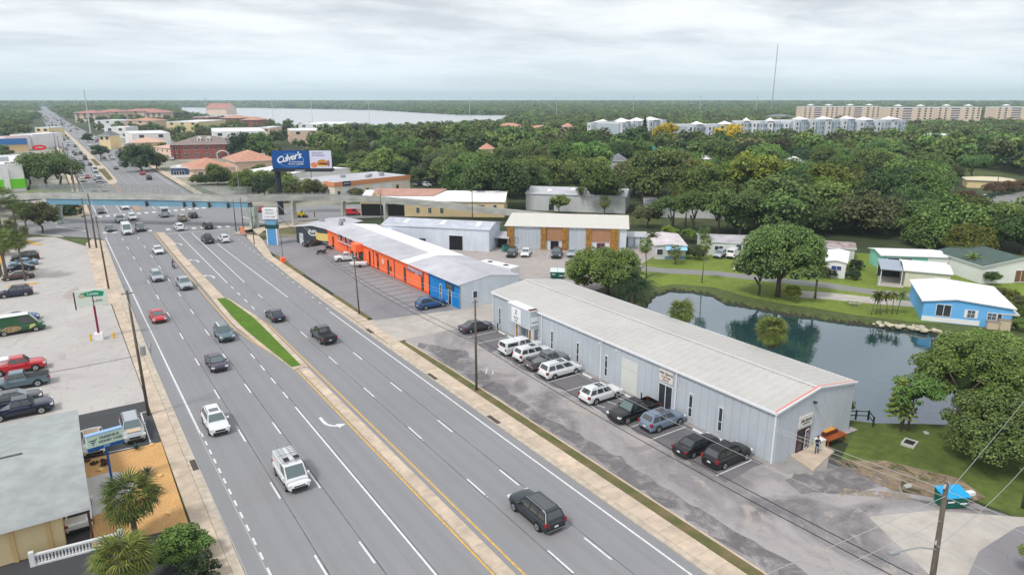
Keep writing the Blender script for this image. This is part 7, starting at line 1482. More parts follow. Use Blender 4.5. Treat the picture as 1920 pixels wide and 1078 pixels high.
build(MB().box(-1.2, .6, -.6, .6, .45, 1.3).box(-1.3, -.6, -.55, .55, 1.3, 1.7), 'chassis', YL, ld); build(MB().box(.9, 1.5, -.8, .8, .1, .6), 'bucket', DARKM, ld)
for x in (-.8, .5):
    for y in (-.75, .75): build(MB().tube([(x, y-.15, .42), (x, y+.15, .42)], .42, 14), 'wheel', TYRE, ld)
for y in (-.65, .65): build(MB().tube([(-1, y, 1.5), (.6, y, 1.2), (1.1, y, .5)], .08, 5), 'lift_arm', YL, ld)
person('operator seated on the yellow loader', G(567, 408), R(-30), sit, RD, E_, (.10, .05, .05), (.03, .03, .04), z=.55, waist=.98)
# ------------------------------------------------------------------ vegetation
LEAFS = dict(oak=leafmat('oak_leaves', (.058, .108, .030), (.172, .262, .072)), mid=leafmat('broad_leaves', (.078, .138, .030), (.228, .330, .078)), lime=leafmat('lime_leaves', (.10, .15, .025), (.25, .32, .045)),
             dark=leafmat('dark_leaves', (.030, .064, .030), (.088, .145, .060)), olive=leafmat('olive_leaves', (.065, .082, .030), (.165, .180, .07)), yellow=leafmat('yellow_blossom', (.45, .30, .01), (.75, .55, .02)), bronze=leafmat('bronze_leaves', (.10, .055, .03), (.22, .13, .07)))
COREM = {k: mat('inner_'+k, c, .9) for k, c in dict(oak=(.022, .040, .014), mid=(.030, .050, .014), lime=(.05, .075, .015), dark=(.012, .026, .014), olive=(.035, .04, .018), yellow=(.10, .10, .02), bronze=(.05, .035, .02)).items()}  # added crown cores that block the sky; inner shade put into their dark colour
PALM = leafmat('palm_frond_green', (.065, .105, .024), (.19, .24, .05)); PALMD = leafmat('palm_frond_dry', (.14, .10, .045), (.26, .20, .09)); PALML = leafmat('palm_frond_light', (.10, .14, .03), (.26, .30, .06))
def crown_arrays(rx, ry, rz, nclump, nleaf, leaf, seed, lift=.15, cl=.34, top=1.0, shape='round', core=True):
    g = np.random.default_rng(seed); V = []; F = []; M = []
    cs = []
    for i in range(nclump):
        for _ in range(50):
            d = g.normal(size=3); d /= np.linalg.norm(d)
            if d[2] < -.45: continue
            rr = .45+.55*g.random()**.45; p = d*rr
            if shape == 'flat' and p[2] > .55: continue
            if shape == 'cone':
                zz = g.random(); a = g.random()*6.28; q = (1-zz)*.95+.05; p = np.array([q*math.cos(a), q*math.sin(a), zz*2-1])
            break
        cr = cl*(.5+.95*g.random())
        if shape == 'cone': cr *= .5
        cs.append((p*np.array([rx, ry, rz]), cr))
    ico = bmesh.new(); bmesh.ops.create_icosphere(ico, subdivisions=1, radius=1.0); iv = np.array([v.co[:] for v in ico.verts]); iff = [[v.index for v in f.verts] for f in ico.faces]; ico.free()
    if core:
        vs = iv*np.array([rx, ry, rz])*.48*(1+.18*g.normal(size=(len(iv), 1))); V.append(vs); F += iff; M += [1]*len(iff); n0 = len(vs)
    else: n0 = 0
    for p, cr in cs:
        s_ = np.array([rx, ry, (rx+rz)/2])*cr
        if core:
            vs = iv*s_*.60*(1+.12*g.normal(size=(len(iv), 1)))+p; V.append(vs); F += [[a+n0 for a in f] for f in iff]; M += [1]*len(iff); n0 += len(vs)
        nl = int(nleaf*(cr/cl)**2*.5)+3
        d = g.normal(size=(nl, 3)); d /= np.linalg.norm(d, axis=1)[:, None]; d[:, 2] = np.where(d[:, 2] < -.3, -d[:, 2], d[:, 2])
        c = p+d*s_*(.82+.30*g.random((nl, 1)))
        nrm = d*.9+np.array([0, 0, .45])+g.normal(size=(nl, 3))*.55; nrm /= np.linalg.norm(nrm, axis=1)[:, None]
        t = np.cross(nrm, g.normal(size=(nl, 3))); t /= np.linalg.norm(t, axis=1)[:, None]; b = np.cross(nrm, t)
        l = leaf*(.6+.8*g.random((nl, 1))); w_ = l*(.45+.35*g.random((nl, 1)))
        q = np.stack([c-t*l, c-b*w_+nrm*l*.15, c+t*l, c+b*w_+nrm*l*.1], axis=1).reshape(-1, 3)
        V.append(q); F += [[n0+4*i, n0+4*i+1, n0+4*i+2, n0+4*i+3] for i in range(nl)]; M += [0]*nl; n0 += len(q)
    return np.concatenate(V), F, M
def crown_mesh(name, kind, *a, **k):
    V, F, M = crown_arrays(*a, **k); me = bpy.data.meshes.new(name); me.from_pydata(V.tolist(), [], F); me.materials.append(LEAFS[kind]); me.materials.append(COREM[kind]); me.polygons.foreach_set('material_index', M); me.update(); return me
def trunk_mesh(h, r_, seed, spread, forks=5, m_=BARK, up=.55):
    g = random.Random(seed); b = MB(); b.tube([(0, 0, -.2), (g.uniform(-.1, .1), g.uniform(-.1, .1), h*.3), (g.uniform(-.2, .2), g.uniform(-.2, .2), h*.55)], [r_*1.25, r_, r_*.8], 8)
    for i in range(forks):
        a = 6.28*i/forks+g.uniform(-.4, .4); e_ = (math.cos(a)*spread*.62, math.sin(a)*spread*.62, h*(.85+.3*g.random()))
        b.tube([(0, 0, h*.42), (e_[0]*.45, e_[1]*.45, h*.42+(e_[2]-h*.42)*up), e_], [r_*.55, r_*.35, r_*.12], 6)
    return b.mesh('trunk', [m_], True)
TP = {}
# unit prototypes: crown of radius 1 m, scaled per tree
SPEC = {
 'oak': ('oak', 1.0, .62, 38, 130, .062, 'flat', .33), 'oak2': ('oak', 1.0, .72, 34, 120, .058, 'round', .30), 'broad': ('mid', 1.0, .80, 32, 130, .060, 'round', .30), 'broad2': ('mid', 1.0, .66, 28, 130, .066, 'round', .34),
 'lime': ('lime', 1.0, .7, 26, 120, .07, 'round', .33), 'dark': ('dark', 1.0, .85, 30, 120, .058, 'round', .30), 'olive': ('olive', 1.0, .75, 28, 120, .062, 'round', .32), 'yellow': ('yellow', 1.0, .6, 22, 120, .07, 'round', .32),
 'bronze': ('bronze', 1.0, .5, 18, 110, .08, 'round', .36), 'conifer': ('dark', 1.0, 2.6, 60, 60, .10, 'cone', .5)}
for i, (k, s_) in enumerate(SPEC.items()):
    for v in range(3): TP[k, v] = crown_mesh('crown', s_[0], s_[1], s_[1], s_[2], s_[3], int(s_[4]*1.9), s_[5]*.78, 100+i*7+v, shape=s_[6], cl=s_[7])
TRK = [trunk_mesh(1.0, .045, 40+i, .55) for i in range(3)]
KN = dict(oak='spreading dark oak', oak2='dense oak', broad='mid-green broadleaf tree', broad2='round broadleaf tree', lime='yellow-green tree', dark='very dark green tree', olive='olive-green tree', yellow='golden yellow flowering tree', bronze='bronze-leaved shrub', conifer='narrow dark conifer')
NAMEK = dict(oak='oak_tree', oak2='oak_tree', broad='broadleaf_tree', broad2='broadleaf_tree', lime='broadleaf_tree', dark='broadleaf_tree', olive='broadleaf_tree', yellow='flowering_tree', bronze='shrub', conifer='conifer_tree')
trr = random.Random(21)
def tree(label, p, h, rad, kind, group=None, z=0.0, trunk=True, sq=1.0, seed=None):
    """h: top of the crown; rad: crown radius"""
    r_ = thing(NAMEK[kind], label, 'shrub' if kind == 'bronze' else 'tree', (p[0], p[1], z), trr.uniform(0, 6.28), group)
    k = SPEC[kind]; cz = k[2]*rad*sq; v = trr.randrange(3)
    link('crown', TP[kind, v], r_, (0, 0, h-cz*.95), (0, 0, trr.uniform(0, 6)), (rad, rad*trr.uniform(.88, 1.1), rad*sq))
    if trunk: link('trunk', TRK[trr.randrange(3)], r_, (0, 0, 0), (0, 0, trr.uniform(0, 6)), (rad*1.2, rad*1.2, h-cz*.6))
    return r_
# --- palms -----------------------------------------------------------------------------
def fan_frond(seed, L=1.0, fan=.85, nb=15, droop=.35, m_=None):
    g = random.Random(seed); b = MB(); b.tube([(0, 0, 0), (L*.5, 0, .10), (L, 0, .02)], [.02, .015, .012], 4, 1, cap=False)
    for i in range(nb):
        a = R(-105+210*i/(nb-1)); l = fan*(.75+.25*math.cos(a*.7))*g.uniform(.9, 1.05); ca, sa = math.cos(a), math.sin(a); w_ = .052
        p0 = (L, 0, .02); z1 = .03+g.uniform(-.03, .03); z2 = -droop*l*g.uniform(.7, 1.2)
        m1 = (L+ca*l*.55, sa*l*.55, z1); t_ = (L+ca*l, sa*l, z2)
        b.add([p0, (m1[0]-sa*w_, m1[1]+ca*w_, m1[2]-.02), m1[:2]+(m1[2]+.02,), (m1[0]+sa*w_, m1[1]-ca*w_, m1[2]-.02), t_], [(0, 3, 2), (0, 2, 1), (1, 2, 4), (2, 3, 4)])
    return b
def feather_frond(seed, L=2.6, nb=22, droop=.9, wl=.62):
    g = random.Random(seed); b = MB(); P_ = []
    for i in range(8): f = i/7; P_.append((L*f*(1-.12*f), 0, .55*L*f*(1-f)*1.2-droop*f*f))
    b.tube(P_, [.035*(1-f/9) for f in range(8)], 4, 1, cap=False)
    for i in range(nb):
        f = .12+.88*i/(nb-1); k = f*7; j = min(6, int(k)); q = Vector(P_[j]).lerp(Vector(P_[j+1]), k-j); l = wl*math.sin(math.pi*min(1, .15+f*.85))**.6*g.uniform(.85, 1.1)
        for s_ in (-1, 1):
            t_ = (q.x+l*.45, q.y+s_*l*.8, q.z-l*.45); b.add([tuple(q), (q.x+.11, q.y, q.z), t_], [(0, 1, 2) if s_ > 0 else (0, 2, 1)])
    return b
def frond_place(i, n_, g, lo=-.9, hi=1.2):
    f = (i+.5)/n_; el_ = hi+(lo-hi)*f**.85; return i*2.399+g.uniform(-.2, .2), el_
def palm(label, p, h, kind='fan', size=1.0, nf=30, parts=False, group=None, z=0.0, mat_=None, lean=.0, dry=6, shag=False, r0=.17):
    r_ = thing('palm_tree', label, 'palm tree', (p[0], p[1], z), trr.uniform(0, 6.28), group); g = random.Random(hash(label) % 1000 if False else int(p[0]*31+p[1]*17))
    build(MB().tube([(0, 0, -.2), (lean*.3, 0, h*.4), (lean*.8, 0, h*.8), (lean, 0, h)], [r0*1.3, r0, r0*.95, r0*1.15], 9), 'trunk', PBARK, r_, smooth=True)
    m_ = mat_ or PALM
    frs = [(fan_frond(s, size*.95, size*.85) if kind == 'fan' else feather_frond(s, 2.6*size, droop=.9*size, wl=.62*size)) for s in range(3)]
    if parts: ms = [f.mesh('frond', [m_, m_]) for f in frs]; md = [f.mesh('frond', [PALMD, PALMD]) for f in frs]
    J = MB()
    for i in range(nf+dry):
        az_, el_ = frond_place(i, nf, g) if i < nf else (g.uniform(0, 6.28), g.uniform(-1.35, -1.0))
        rot = Matrix.Translation((lean, 0, h+.05)) @ Matrix.Rotation(az_, 4, 'Z') @ Matrix.Rotation(-el_, 4, 'Y') @ Matrix.Scale(g.uniform(.85, 1.1), 4)
        if parts:
            o = link('frond', (ms if i < nf else md)[i % 3], r_); o.matrix_local = rot
        else:
            f = frs[i % 3]; J.add([tuple(rot @ Vector(v)) for v in f.v], f.f, 0 if i < nf else 1)
    if not parts: build(J, 'crown', [m_, PALMD], r_)
    if shag: build(MB().tube([(lean, 0, h-.1), (lean*.95, 0, h-.7), (lean*.9, 0, h-1.3)], [.55*size, .6*size, .3], 9), 'dry_skirt', mat('dry_thatch', (.24, .18, .10), .95, var=.35, scale=6), r_)
    return r_
# near left palms
palm('sabal palm with a full round head standing in the tan mulch bed', G(256, 1016), 3.7, 'fan', 1.38, 62, True, z=.12, lean=.1, dry=2, r0=.2)
palm('lower sabal palm with yellowing fronds beside the clinic drive', G(232, 1050, 3.5), 3.4, 'fan', 1.3, 62, True, z=.1, mat_=PALML, dry=4, r0=.2)
# agaves and stones in the mulch
def agave(label, p, s_):
    r_ = thing('agave', label, 'plant', (*p, .125), 0, 'spiky plants in the mulch bed'); b = MB()
    lm = MB(); lm.add([(0, -.06, 0), (0, .06, 0), (.45, .085, .22), (.45, -.085, .22), (1.0, 0, .42), (.45, 0, .16), (0, 0, -.03)], [(0, 6, 5, 3), (6, 1, 2, 5), (3, 5, 4), (5, 2, 4)]); lm = lm.mesh('leaf', [leafmat('agave_leaf', (.05, .10, .085), (.10, .17, .15)) if 'agave_leaf' not in MATS else MATS['agave_leaf']])
    for i in range(26):
        el_ = .1+1.1*(i/26); o = link('leaf', lm, r_, (0, 0, .05), (0, -el_, i*2.399), (s_*(1-.3*i/26),)*3)
agave('blue-grey agave in the middle of the mulch bed', G(277, 893), .95); agave('dark agave at the back edge of the mulch bed', G(257, 845), .8); agave('spiky agave half behind the sabal palm', G(294, 930), .9)
for i, (a, b_, s_, lb) in enumerate(((187, 884, .42, 'tan boulder near the blue sign pole'), (300, 895, .45, 'tan boulder right of the middle agave'), (317, 964, .45, 'tan boulder near the bottom right of the mulch bed'), (285, 836, .35, 'tan boulder at the top corner of the mulch bed'), (193, 912, .3, 'grey stone lying on the gravel patch'))):
    o = link('boulder', rm_[i % 5], None, (*G(a, b_), .2), (0, 0, i), (s_*1.6,)*3); tag(o, lb, 'boulder'); 
    nm_ = o.data.copy(); nm_.materials.clear(); nm_.materials.append(mat('tan_boulder', sr(226, 190, 130), .9, var=.15) if i < 4 else CONC3); o.data = nm_
for i, (a, b_) in enumerate(((168, 857), (178, 871), (196, 866), (196, 873), (164, 866))):
    tag(link('dry_shrub', TP['bronze', i % 2], None, (*G(a, b_), .2), (0, 0, i), (.3, .3, .25)), 'small dry brown tuft on the left side of the mulch bed', 'shrub', 'dry tufts in the mulch bed')
sh = thing('shrub', 'glossy dense shrub mass beside the lower sabal palm', 'shrub', (3.9, 49.6, .1), 0)
link('crown', crown_mesh('crown', 'mid', 1.9, 1.7, 1.2, 46, 300, .09, 5, cl=.26), sh, (0, 0, 1.25))
sh = thing('shrub', 'dark clipped shrub at the bottom frame edge right of the palms', 'shrub', (4.6, 46.5, .1), 0); link('crown', crown_mesh('crown', 'dark', 1.3, 1.3, .9, 26, 240, .09, 6, cl=.28), sh, (0, 0, .9))
# big broadleaf mass lower right
bt = thing('broadleaf_tree', 'very large glossy broadleaf tree filling the right edge beside the pond', 'tree', (73.5, 27.6, 0), 0)
link('crown', crown_mesh('crown', 'mid', 5.2, 5.0, 3.5, 80, 620, .125, 9, cl=.21), bt, (1.2, 0.2, 5.7)); link('trunk', trunk_mesh(7.5, .38, 3, 6.0, 7), bt)
bt = thing('broadleaf_tree', 'dark glossy fig mass rising from the lawn at the right edge', 'tree', (70.2, 22.6, 0), 0)
link('crown', crown_mesh('crown', 'oak2' if False else 'oak', 4.5, 4.5, 3.1, 80, 600, .12, 12, cl=.23), bt, (0, 0, 2.8)); link('trunk', trunk_mesh(3, .3, 4, 3.0, 5), bt)
bt = thing('broadleaf_tree', 'leafy crown overhanging the pond opposite the sky-blue home', 'tree', (79.5, 25.5, 0), 0)
link('crown', crown_mesh('crown', 'mid', 5.4, 4.8, 2.5, 60, 560, .13, 14, cl=.23), bt, (0, 3.2, 6.0)); link('trunk', trunk_mesh(8, .3, 6, 4.0, 5), bt)
pn_ = thing('norfolk_pine', 'small tiered pine leaning at the pond edge', 'tree', (*G(1690, 806), 0), 0); build(MB().tube([(0, 0, 0), (-.3, .2, 2), (-.5, .4, 5.6)], [.13, .1, .03], 7).tube([(0, 0, 0), (.5, .1, 1.3), (.9, .2, 3.0)], [.12, .08, .04], 6), 'trunk', BARK, pn_)
V_ = MB()
gq = random.Random(8)
for i in range(15):
    z = 1.7+i*.28; rr = 1.5*(1-i/17)
    for k in range(7):
        a = k*.9+i*.37; cx_, cy_ = -.3-.2*i/15, .2+.2*i/15
        for q in range(5): f = .3+.7*q/4; x, y = cx_+math.cos(a)*rr*f, cy_+math.sin(a)*rr*f; V_.add([(x-.16, y-.1, z-.1*f), (x+.12, y-.16, z-.05*f), (x+.16, y+.12, z+.08), (x-.12, y+.16, z+.02)], [(0, 1, 2, 3)])
build(V_, 'crown', LEAFS['mid'], pn_)
tree('loose green tree beside the small tiered pine at the pond edge', G(1702, 808), 6.0, 2.0, 'broad')
tree('leafy branch tips entering at the bottom right corner', G(1965, 1090), 3.2, 1.6, 'lime')
tree('small bright shrub at the pond corner of the warehouse', (66.3, 35.6), 2.2, .8, 'lime', trunk=False)
for i in range(5): tree('low flowering shrub between the big tree and the right frame edge', (88+i*2.2, 31-i*.5), 2.6, 1.7, 'olive', 'shrubs on the bank under the big tree')
# banyan-like tree behind the warehouse, palms by the pond
bt = thing('broadleaf_tree', 'broad fine-leaved tree between the warehouse and the back lot', 'tree', (*G(1140, 552), 0), 0); link('crown', crown_mesh('crown', 'mid', 6.3, 5.2, 3.1, 90, 420, .16, 19, cl=.22), bt, (-.6, 1.0, 4.3)); link('trunk', trunk_mesh(4.5, .3, 8, 4.5, 6), bt)
bt = thing('palm_cluster', 'drooping dark palm clump at the near pond corner', 'palm', (*G(1185, 565), 0), 0)
J = MB(); ff = [feather_frond(s, 2.9, droop=1.9) for s in range(3)]; g = random.Random(4)
for c in range(4):
    for i in range(20):
        az_, el_ = frond_place(i, 20, g, -.6, 1.3); M_ = Matrix.Translation((c % 2*2.2-1, c//2*2-1, 2.2+.5*c)) @ Matrix.Rotation(az_, 4, 'Z') @ Matrix.Rotation(-el_, 4, 'Y'); J.add([tuple(M_ @ Vector(v)) for v in ff[i % 3].v], ff[i % 3].f, 0)
build(J, 'crown', [LEAFS['dark']], bt); build(MB().tube([(0, 0, 0), (0, 0, 2.4)], .2, 7).tube([(-1, -1, 0), (-1, -1, 2.2)], .2, 7).tube([(1.2, 1, 0), (1.2, 1, 3.4)], .2, 7), 'trunk', PBARK, bt)
tree('small round shrub under the fine-leaved tree', G(1095, 545), 2.6, 1.6, 'lime', trunk=False)
palm('shaggy sabal palm standing in the pond behind the warehouse roof, left one', (66.8, 59.4), 6.4, 'fan', 1.15, 62, True, z=-.5, mat_=PALML, dry=12, shag=True)
palm('shaggy sabal palm standing in the pond behind the warehouse roof, right one', (66.8, 45.6), 7.7, 'fan', 1.2, 64, True, z=-.5, mat_=PALML, dry=14, shag=True)
bt = thing('oak_tree', 'large dark oak on the far bank of the pond', 'tree', (*G(1458, 556), 0), 0); link('crown', crown_mesh('crown', 'oak', 6.9, 6.2, 4.9, 95, 400, .19, 33, cl=.22), bt, (0, 0, 6.6)); link('trunk', trunk_mesh(7, .4, 3, 5.0, 6), bt)
tree('second dark crown of the pond bank oak, lower left', G(1422, 554), 7.5, 3.8, 'oak2')
palm('sabal palm pressed against the pond bank oak', G(1528, 560), 5.4, 'fan', 1.2, 30, mat_=PALM, dry=8, shag=True)
tree('small bright bush between the bank oak and the picnic lawn', G(1485, 566), 2.4, 1.3, 'lime', trunk=False)
# clusters of slim palms on the bank, mirrored in the water
for i, (dx, ln_) in enumerate(((-1.0, -.5), (.0, .0), (.9, .5))):
    x, y = G(1642, 590); palm('slim palm of the left trio on the picnic lawn', (x+dx*.5, y-dx*.5), 2.9+.2*i, 'feather', .42, 16, z=0, lean=ln_, dry=0, r0=.06, group='left palm trio on the picnic lawn')
for i, (dx, ln_) in enumerate(((-1.0, -.4), (.0, .1), (1.0, .5))):
    x, y = G(1672, 589); palm('slim palm of the right trio on the picnic lawn', (x+dx*.5, y-dx*.5), 2.9+.2*i, 'feather', .42, 16, z=0, lean=ln_, dry=0, r0=.06, group='right palm trio on the picnic lawn')
palm('tall thin palm leaning on the lawn by the pond tree', G(1212, 523), 6.6, 'fan', 1.0, 24, mat_=PALM, lean=-.6, r0=.1, dry=4)
palm('slender pale-trunked palm in the middle of the park lawn', G(1316, 530), 7.2, 'fan', .85, 22, lean=.3, r0=.09, dry=2)
palm('small palm in front of the grey mobile home', G(1266, 496), 2.6, 'fan', 1.0, 22, r0=.14, dry=2)
palm('palm beside the pale mobile home', G(1318, 476), 4.6, 'fan', 1.0, 24, dry=4)
tree('olive bush left of the pale mobile home', G(1303, 486), 3.0, 2.1, 'olive', trunk=False)
for a, b_, lb in ((1552, 521, 'round dark clipped bush left of the small white home'), (1598, 524, 'round dark clipped bush right of the small white home'), (1606, 505, 'round bush behind the right clipped bush')): tree(lb, G(a, b_), 1.9, 1.3, 'dark', trunk=False)
palm('bushy multi-stem palm beside the white house with green roof', G(1818, 520), 3.6, 'feather', .75, 26, mat_=LEAFS['mid'], dry=0, r0=.12)
palm('second bushy palm beside the white house with green roof', G(1836, 518), 3.2, 'feather', .7, 24, mat_=LEAFS['mid'], dry=0, r0=.12)
tree('round green bush in front of the white house garage', G(1858, 535), 2.4, 1.3, 'broad', trunk=False)
tree('bright yellow-green tree between the mint home and the dark oaks', G(1812, 497), 7.0, 4.3, 'lime')
for i, (a, b_) in enumerate(((1880, 560), (1900, 565), (1915, 575), (1910, 600), (1905, 620))): tree('flowering shrub at the right edge beside the blue home', G(a, b_), 1.8, 1.2, ('olive', 'lime', 'olive', 'lime', 'broad')[i], 'flowering shrubs beside the blue home', trunk=False)
palm('spreading brown-tipped palm between the shed and the grey mobile home', G(1222, 470), 3.2, 'feather', .8, 28, mat_=LEAFS['olive'], dry=4, r0=.2)
tree('bright bush behind the grey mobile home', G(1255, 452), 3.6, 2.3, 'lime', trunk=False); tree('bright bush right behind the grey mobile home', G(1292, 455), 3.2, 1.9, 'lime', trunk=False)
# trees in the industrial belt
tree('rounded tree in front of the pale grey shed', G(1048, 402), 5.4, 2.8, 'broad'); palm('stocky sabal palm in front of the pale grey shed', G(1133, 404), 4.0, 'fan', 1.3, 34, dry=6, shag=True)
tree('big dark oak overhanging the end of the beige hall', G(930, 392), 14.5, 9.5, 'oak2'); tree('broad green crown left of the big dark oak', G(885, 372), 13, 8, 'broad'); tree('dark crown right of the beige hall oak', G(972, 372), 12, 6.5, 'oak')
tree('huge dark-leaved tree standing behind the palm clump', (147, 143), 17.5, 9.0, 'oak2'); tree('companion crown left of the huge dark-leaved tree', (136, 158), 13.5, 7.5, 'broad'); tree('companion crown right of the huge dark-leaved tree', (158, 132), 13, 7, 'broad')
for i_, (a, b_, h, rd, k_, nm_) in enumerate(((1258, 434, 9, 4.0, 'oak', 'shaded oak nearest the tall skirted palm'), (1300, 437, 10, 4.6, 'broad2', 'broadleaf tree just right of the tall skirted palm'), (1342, 440, 10.5, 5, 'oak2', 'dense oak behind the left end of the pale mobile home'), (1385, 442, 11, 5.2, 'oak', 'oak behind the right end of the pale mobile home'), (1215, 428, 6, 3.2, 'olive', 'olive tree in front of the low grey-walled shed'))): tree(nm_, G(a, b_), h, rd, k_)
palm('tall palm with dry skirt right of the huge dark tree', G(1262, 425), 10, 'feather', 1.2, 26, dry=8, shag=True, r0=.22); palm('second tall palm with bare trunk right of the huge dark tree', G(1285, 425), 8, 'fan', 1.4, 26, dry=8)
tree('shrub beside the workshop doors', G(670, 372), 3.6, 2.4, 'olive'); tree('dark round tree behind the workshop roof', (122, 262), 8, 5, 'dark'); tree('pale round tree behind the workshop roof', (132, 258), 7.5, 4.5, 'olive')
for i, (x, y, k, h, r_) in enumerate(((64, 232, 'olive', 6.5, 4.5), (70, 241, 'broad', 7, 5), (62, 250, 'dark', 7, 4.5), (76, 236, 'olive', 6, 4), (58, 262, 'broad', 7, 5), (68, 262, 'oak', 8, 5.5))): tree(f'{KN[k]} behind the billboard pole, item {"abcdef"[i]} of the thicket' if False else ('olive tree right at the billboard pole', 'broadleaf tree behind the billboard pole', 'dark tree left behind the billboard', 'low olive tree before the workshop wall', 'broadleaf tree beyond the restaurant annex', 'oak beyond the billboard near the white shed')[i], (x, y), h, r_, k)
for i, (px_, py_, h, r_, k, lb) in enumerate(((90, 352, 13, 8.5, 'oak', 'wide dark oak in front of the green-banded store, left half'), (112, 354, 11.5, 7.5, 'oak', 'wide dark oak in front of the green-banded store, right half'), (55, 352, 10, 6, 'oak', 'dark oak at the corner of the green-banded store'), (165, 268, 7, 4.2, 'dark', 'dark tree on the first median island'), (190, 302, 8.5, 4.0, 'dark', 'dark tree on the second median island'), (268, 322, 12, 8, 'dark', 'dark oak in the car park left of the brick office'),
      (250, 312, 10, 6.5, 'dark', 'second dark oak in the car park left of the brick office'), (295, 318, 8, 5, 'olive', 'airy tree between the car park and the brick office'), (463, 300, 14, 9, 'dark', 'large dark tree right of the brick office'), (485, 300, 14, 9, 'oak2', 'second large dark tree right of the brick office'))): tree(lb, G(px_, py_), h, r_, k)
for i in range(9): tree('hedge bush of the dark hedge in front of the terracotta restaurant', G(372+i*9.5, 348-i*.5), 4.0, 3.0, 'oak', 'dark hedge in front of the terracotta restaurant', trunk=False)
for i in range(7): tree('low hedge bush beside the left bridge pier', (4.0-i*2.1, 240+i*1.6), 3.2, 2.4, 'dark', 'hedge beside the left bridge pier', trunk=False)
tree('leaning street tree with bent trunk on the grass corner', G(80, 437), 7.2, 4.2, 'olive')
palm('palm left of the leaning street tree', G(52, 442), 6.8, 'fan', 1.5, 30, z=.1, dry=4, r0=.22); palm('tall palm over the left car row', G(48, 527), 7.6, 'fan', 1.2, 30, z=.1, dry=3, r0=.16, lean=.3)
palm('thick palm at the left frame edge by the car row', G(14, 527), 7.6, 'fan', 1.7, 38, z=.1, dry=4, r0=.28); palm('second thick palm at the left frame edge', G(3, 520), 6.2, 'fan', 1.6, 34, z=.1, dry=4, r0=.25)
palm('round-headed palm at the far left behind the footbridge', G(2, 430), 8.4, 'fan', 1.9, 34, z=.1, dry=4, r0=.28); palm('palm at the left end of the footbridge', G(30, 425), 6.4, 'fan', 1.5, 30, z=.1, dry=4, r0=.25)
for i, (a, b_) in enumerate(((12, 452), (28, 458), (18, 478))): tree('dark shrubbery at the left edge of the car row', G(a, b_), 4.5, 2.6, 'olive', 'shrubbery at the left edge of the car row', trunk=False)
# flowering and special trees in the wood
for a, b_, lb in ((1188, 283, 'golden flowering tree in front of the pale apartments, leftmost'), (1246, 285, 'golden flowering tree in the middle of the wood'), (1362, 290, 'widest golden flowering tree, rightmost of the three')):
    x, y = G(a, b_); tree(lb, (x, y), 17, 8.5, 'yellow', 'golden flowering trees in the wood')
x, y = G(1206, 292); tree('tall narrow conifer before the pale apartments', (x, y), 22, 3.0, 'conifer')
palm('tall feather palm in the wood by the white trailer roof', G(1600, 382), 11, 'feather', 1.4, 24, dry=6, r0=.2)
tree('bronze hedge bush by the back street', G(1812, 385), 4.5, 3.4, 'bronze'); 
for i in range(4): tree('brown-leaved bush of the hedge along the back street', G(1862+i*17, 366-i*3), 3.6, 3.0, 'bronze', 'brown hedge along the back street')

# --- the wood: individuals for the trees that show largest, one mass beyond -----------
def PX(x, y):
    """where a ground point falls in the view; used only to skip what cannot be seen"""
    c, s_ = math.cos(-YAW), math.sin(-YAW); a, b_ = c*x-s_*y, s_*x+c*y; cp, sp_ = math.cos(PITCH), math.sin(PITCH); fw = b_*cp+CAM_H*sp_; up = b_*sp_-CAM_H*cp
    return 960+FPX*a/fw, 539-FPX*up/fw, fw
clear = []
for o in list(C.objects):
    if o.type == 'EMPTY' and o.get('category') and o.get('category') not in ('car', 'tree', 'palm tree', 'shrub', 'plant', 'person', 'wire'):
        pts = []
        for ch in o.children:
            if ch.name.startswith(('wall', 'roof')) and ch.type == 'MESH':
                bb_ = [Vector(c) for c in ch.bound_box]; a = o.rotation_euler[2]; ca, sa = math.cos(a), math.sin(a)
                pts += [(c.x, c.y) for c in bb_]
        if pts: 
            x0, x1, y0, y1 = min(p[0] for p in pts), max(p[0] for p in pts), min(p[1] for p in pts), max(p[1] for p in pts); ca, sa = math.cos(o.rotation_euler[2]), math.sin(o.rotation_euler[2])
            m_ = 4.0; clear.append([(o.location.x+ca*x-sa*y, o.location.y+sa*x+ca*y) for x, y in ((x0-m_, y0-m_), (x1+m_, y0-m_), (x1+m_, y1+m_), (x0-m_, y1+m_))])
            # keep a sight gap on the side facing the camera, as the open yards do
            fy = 16 if (math.hypot(o.location.x, o.location.y) < 330) else 30
            if o['category'] in ('apartment block',): fy = 14
            if o['category'] == 'building' and o.location.x > 100 and math.hypot(o.location.x, o.location.y) < 480: fy = 78; x0 -= 11; x1 += 11; sheet('lawn', [(o.location.x+ca*x-sa*y, o.location.y+sa*x+ca*y) for x, y in ((x0, y0-30), (x1, y0-30), (x1, y1+2), (x0, y1+2))], .018, GRASS)
            clear.append([(o.location.x+ca*x-sa*y, o.location.y+sa*x+ca*y) for x, y in ((x0, y0-fy), (x1, y0-fy), (x1, y0), (x0, y0))])
clear += [px((1030, 335), (1075, 333), (1078, 360), (1030, 360)), px((628, 302), (690, 300), (672, 330), (622, 330)), px((1172, 400), (1240, 402), (1235, 425), (1172, 425)), px((1740, 375), (1960, 350), (1960, 440), (1790, 440), (1700, 440)), px((1575, 395), (1640, 395), (1640, 415), (1575, 415))]
clear += [[(-3, 190), (50, 190), (48, 900), (42, 2200), (45, 4200), (-22, 4200), (-14, 2200), (-3, 900)], [(x*1.0, y*1.0) for x, y in bay]]
FOREST = px((600, 322), (690, 336), (800, 340), (872, 372), (985, 383), (1000, 352), (1180, 372), (1205, 405), (1300, 432), (1400, 442), (1500, 452), (1560, 447), (1640, 448), (1780, 474), (2000, 482))+[(420, 20), (900, 60), (2600, 500), (2600, 1500), G(1150, 208), G(900, 224), G(860, 232), G(600, 240)]
gx = random.Random(77); pts = []
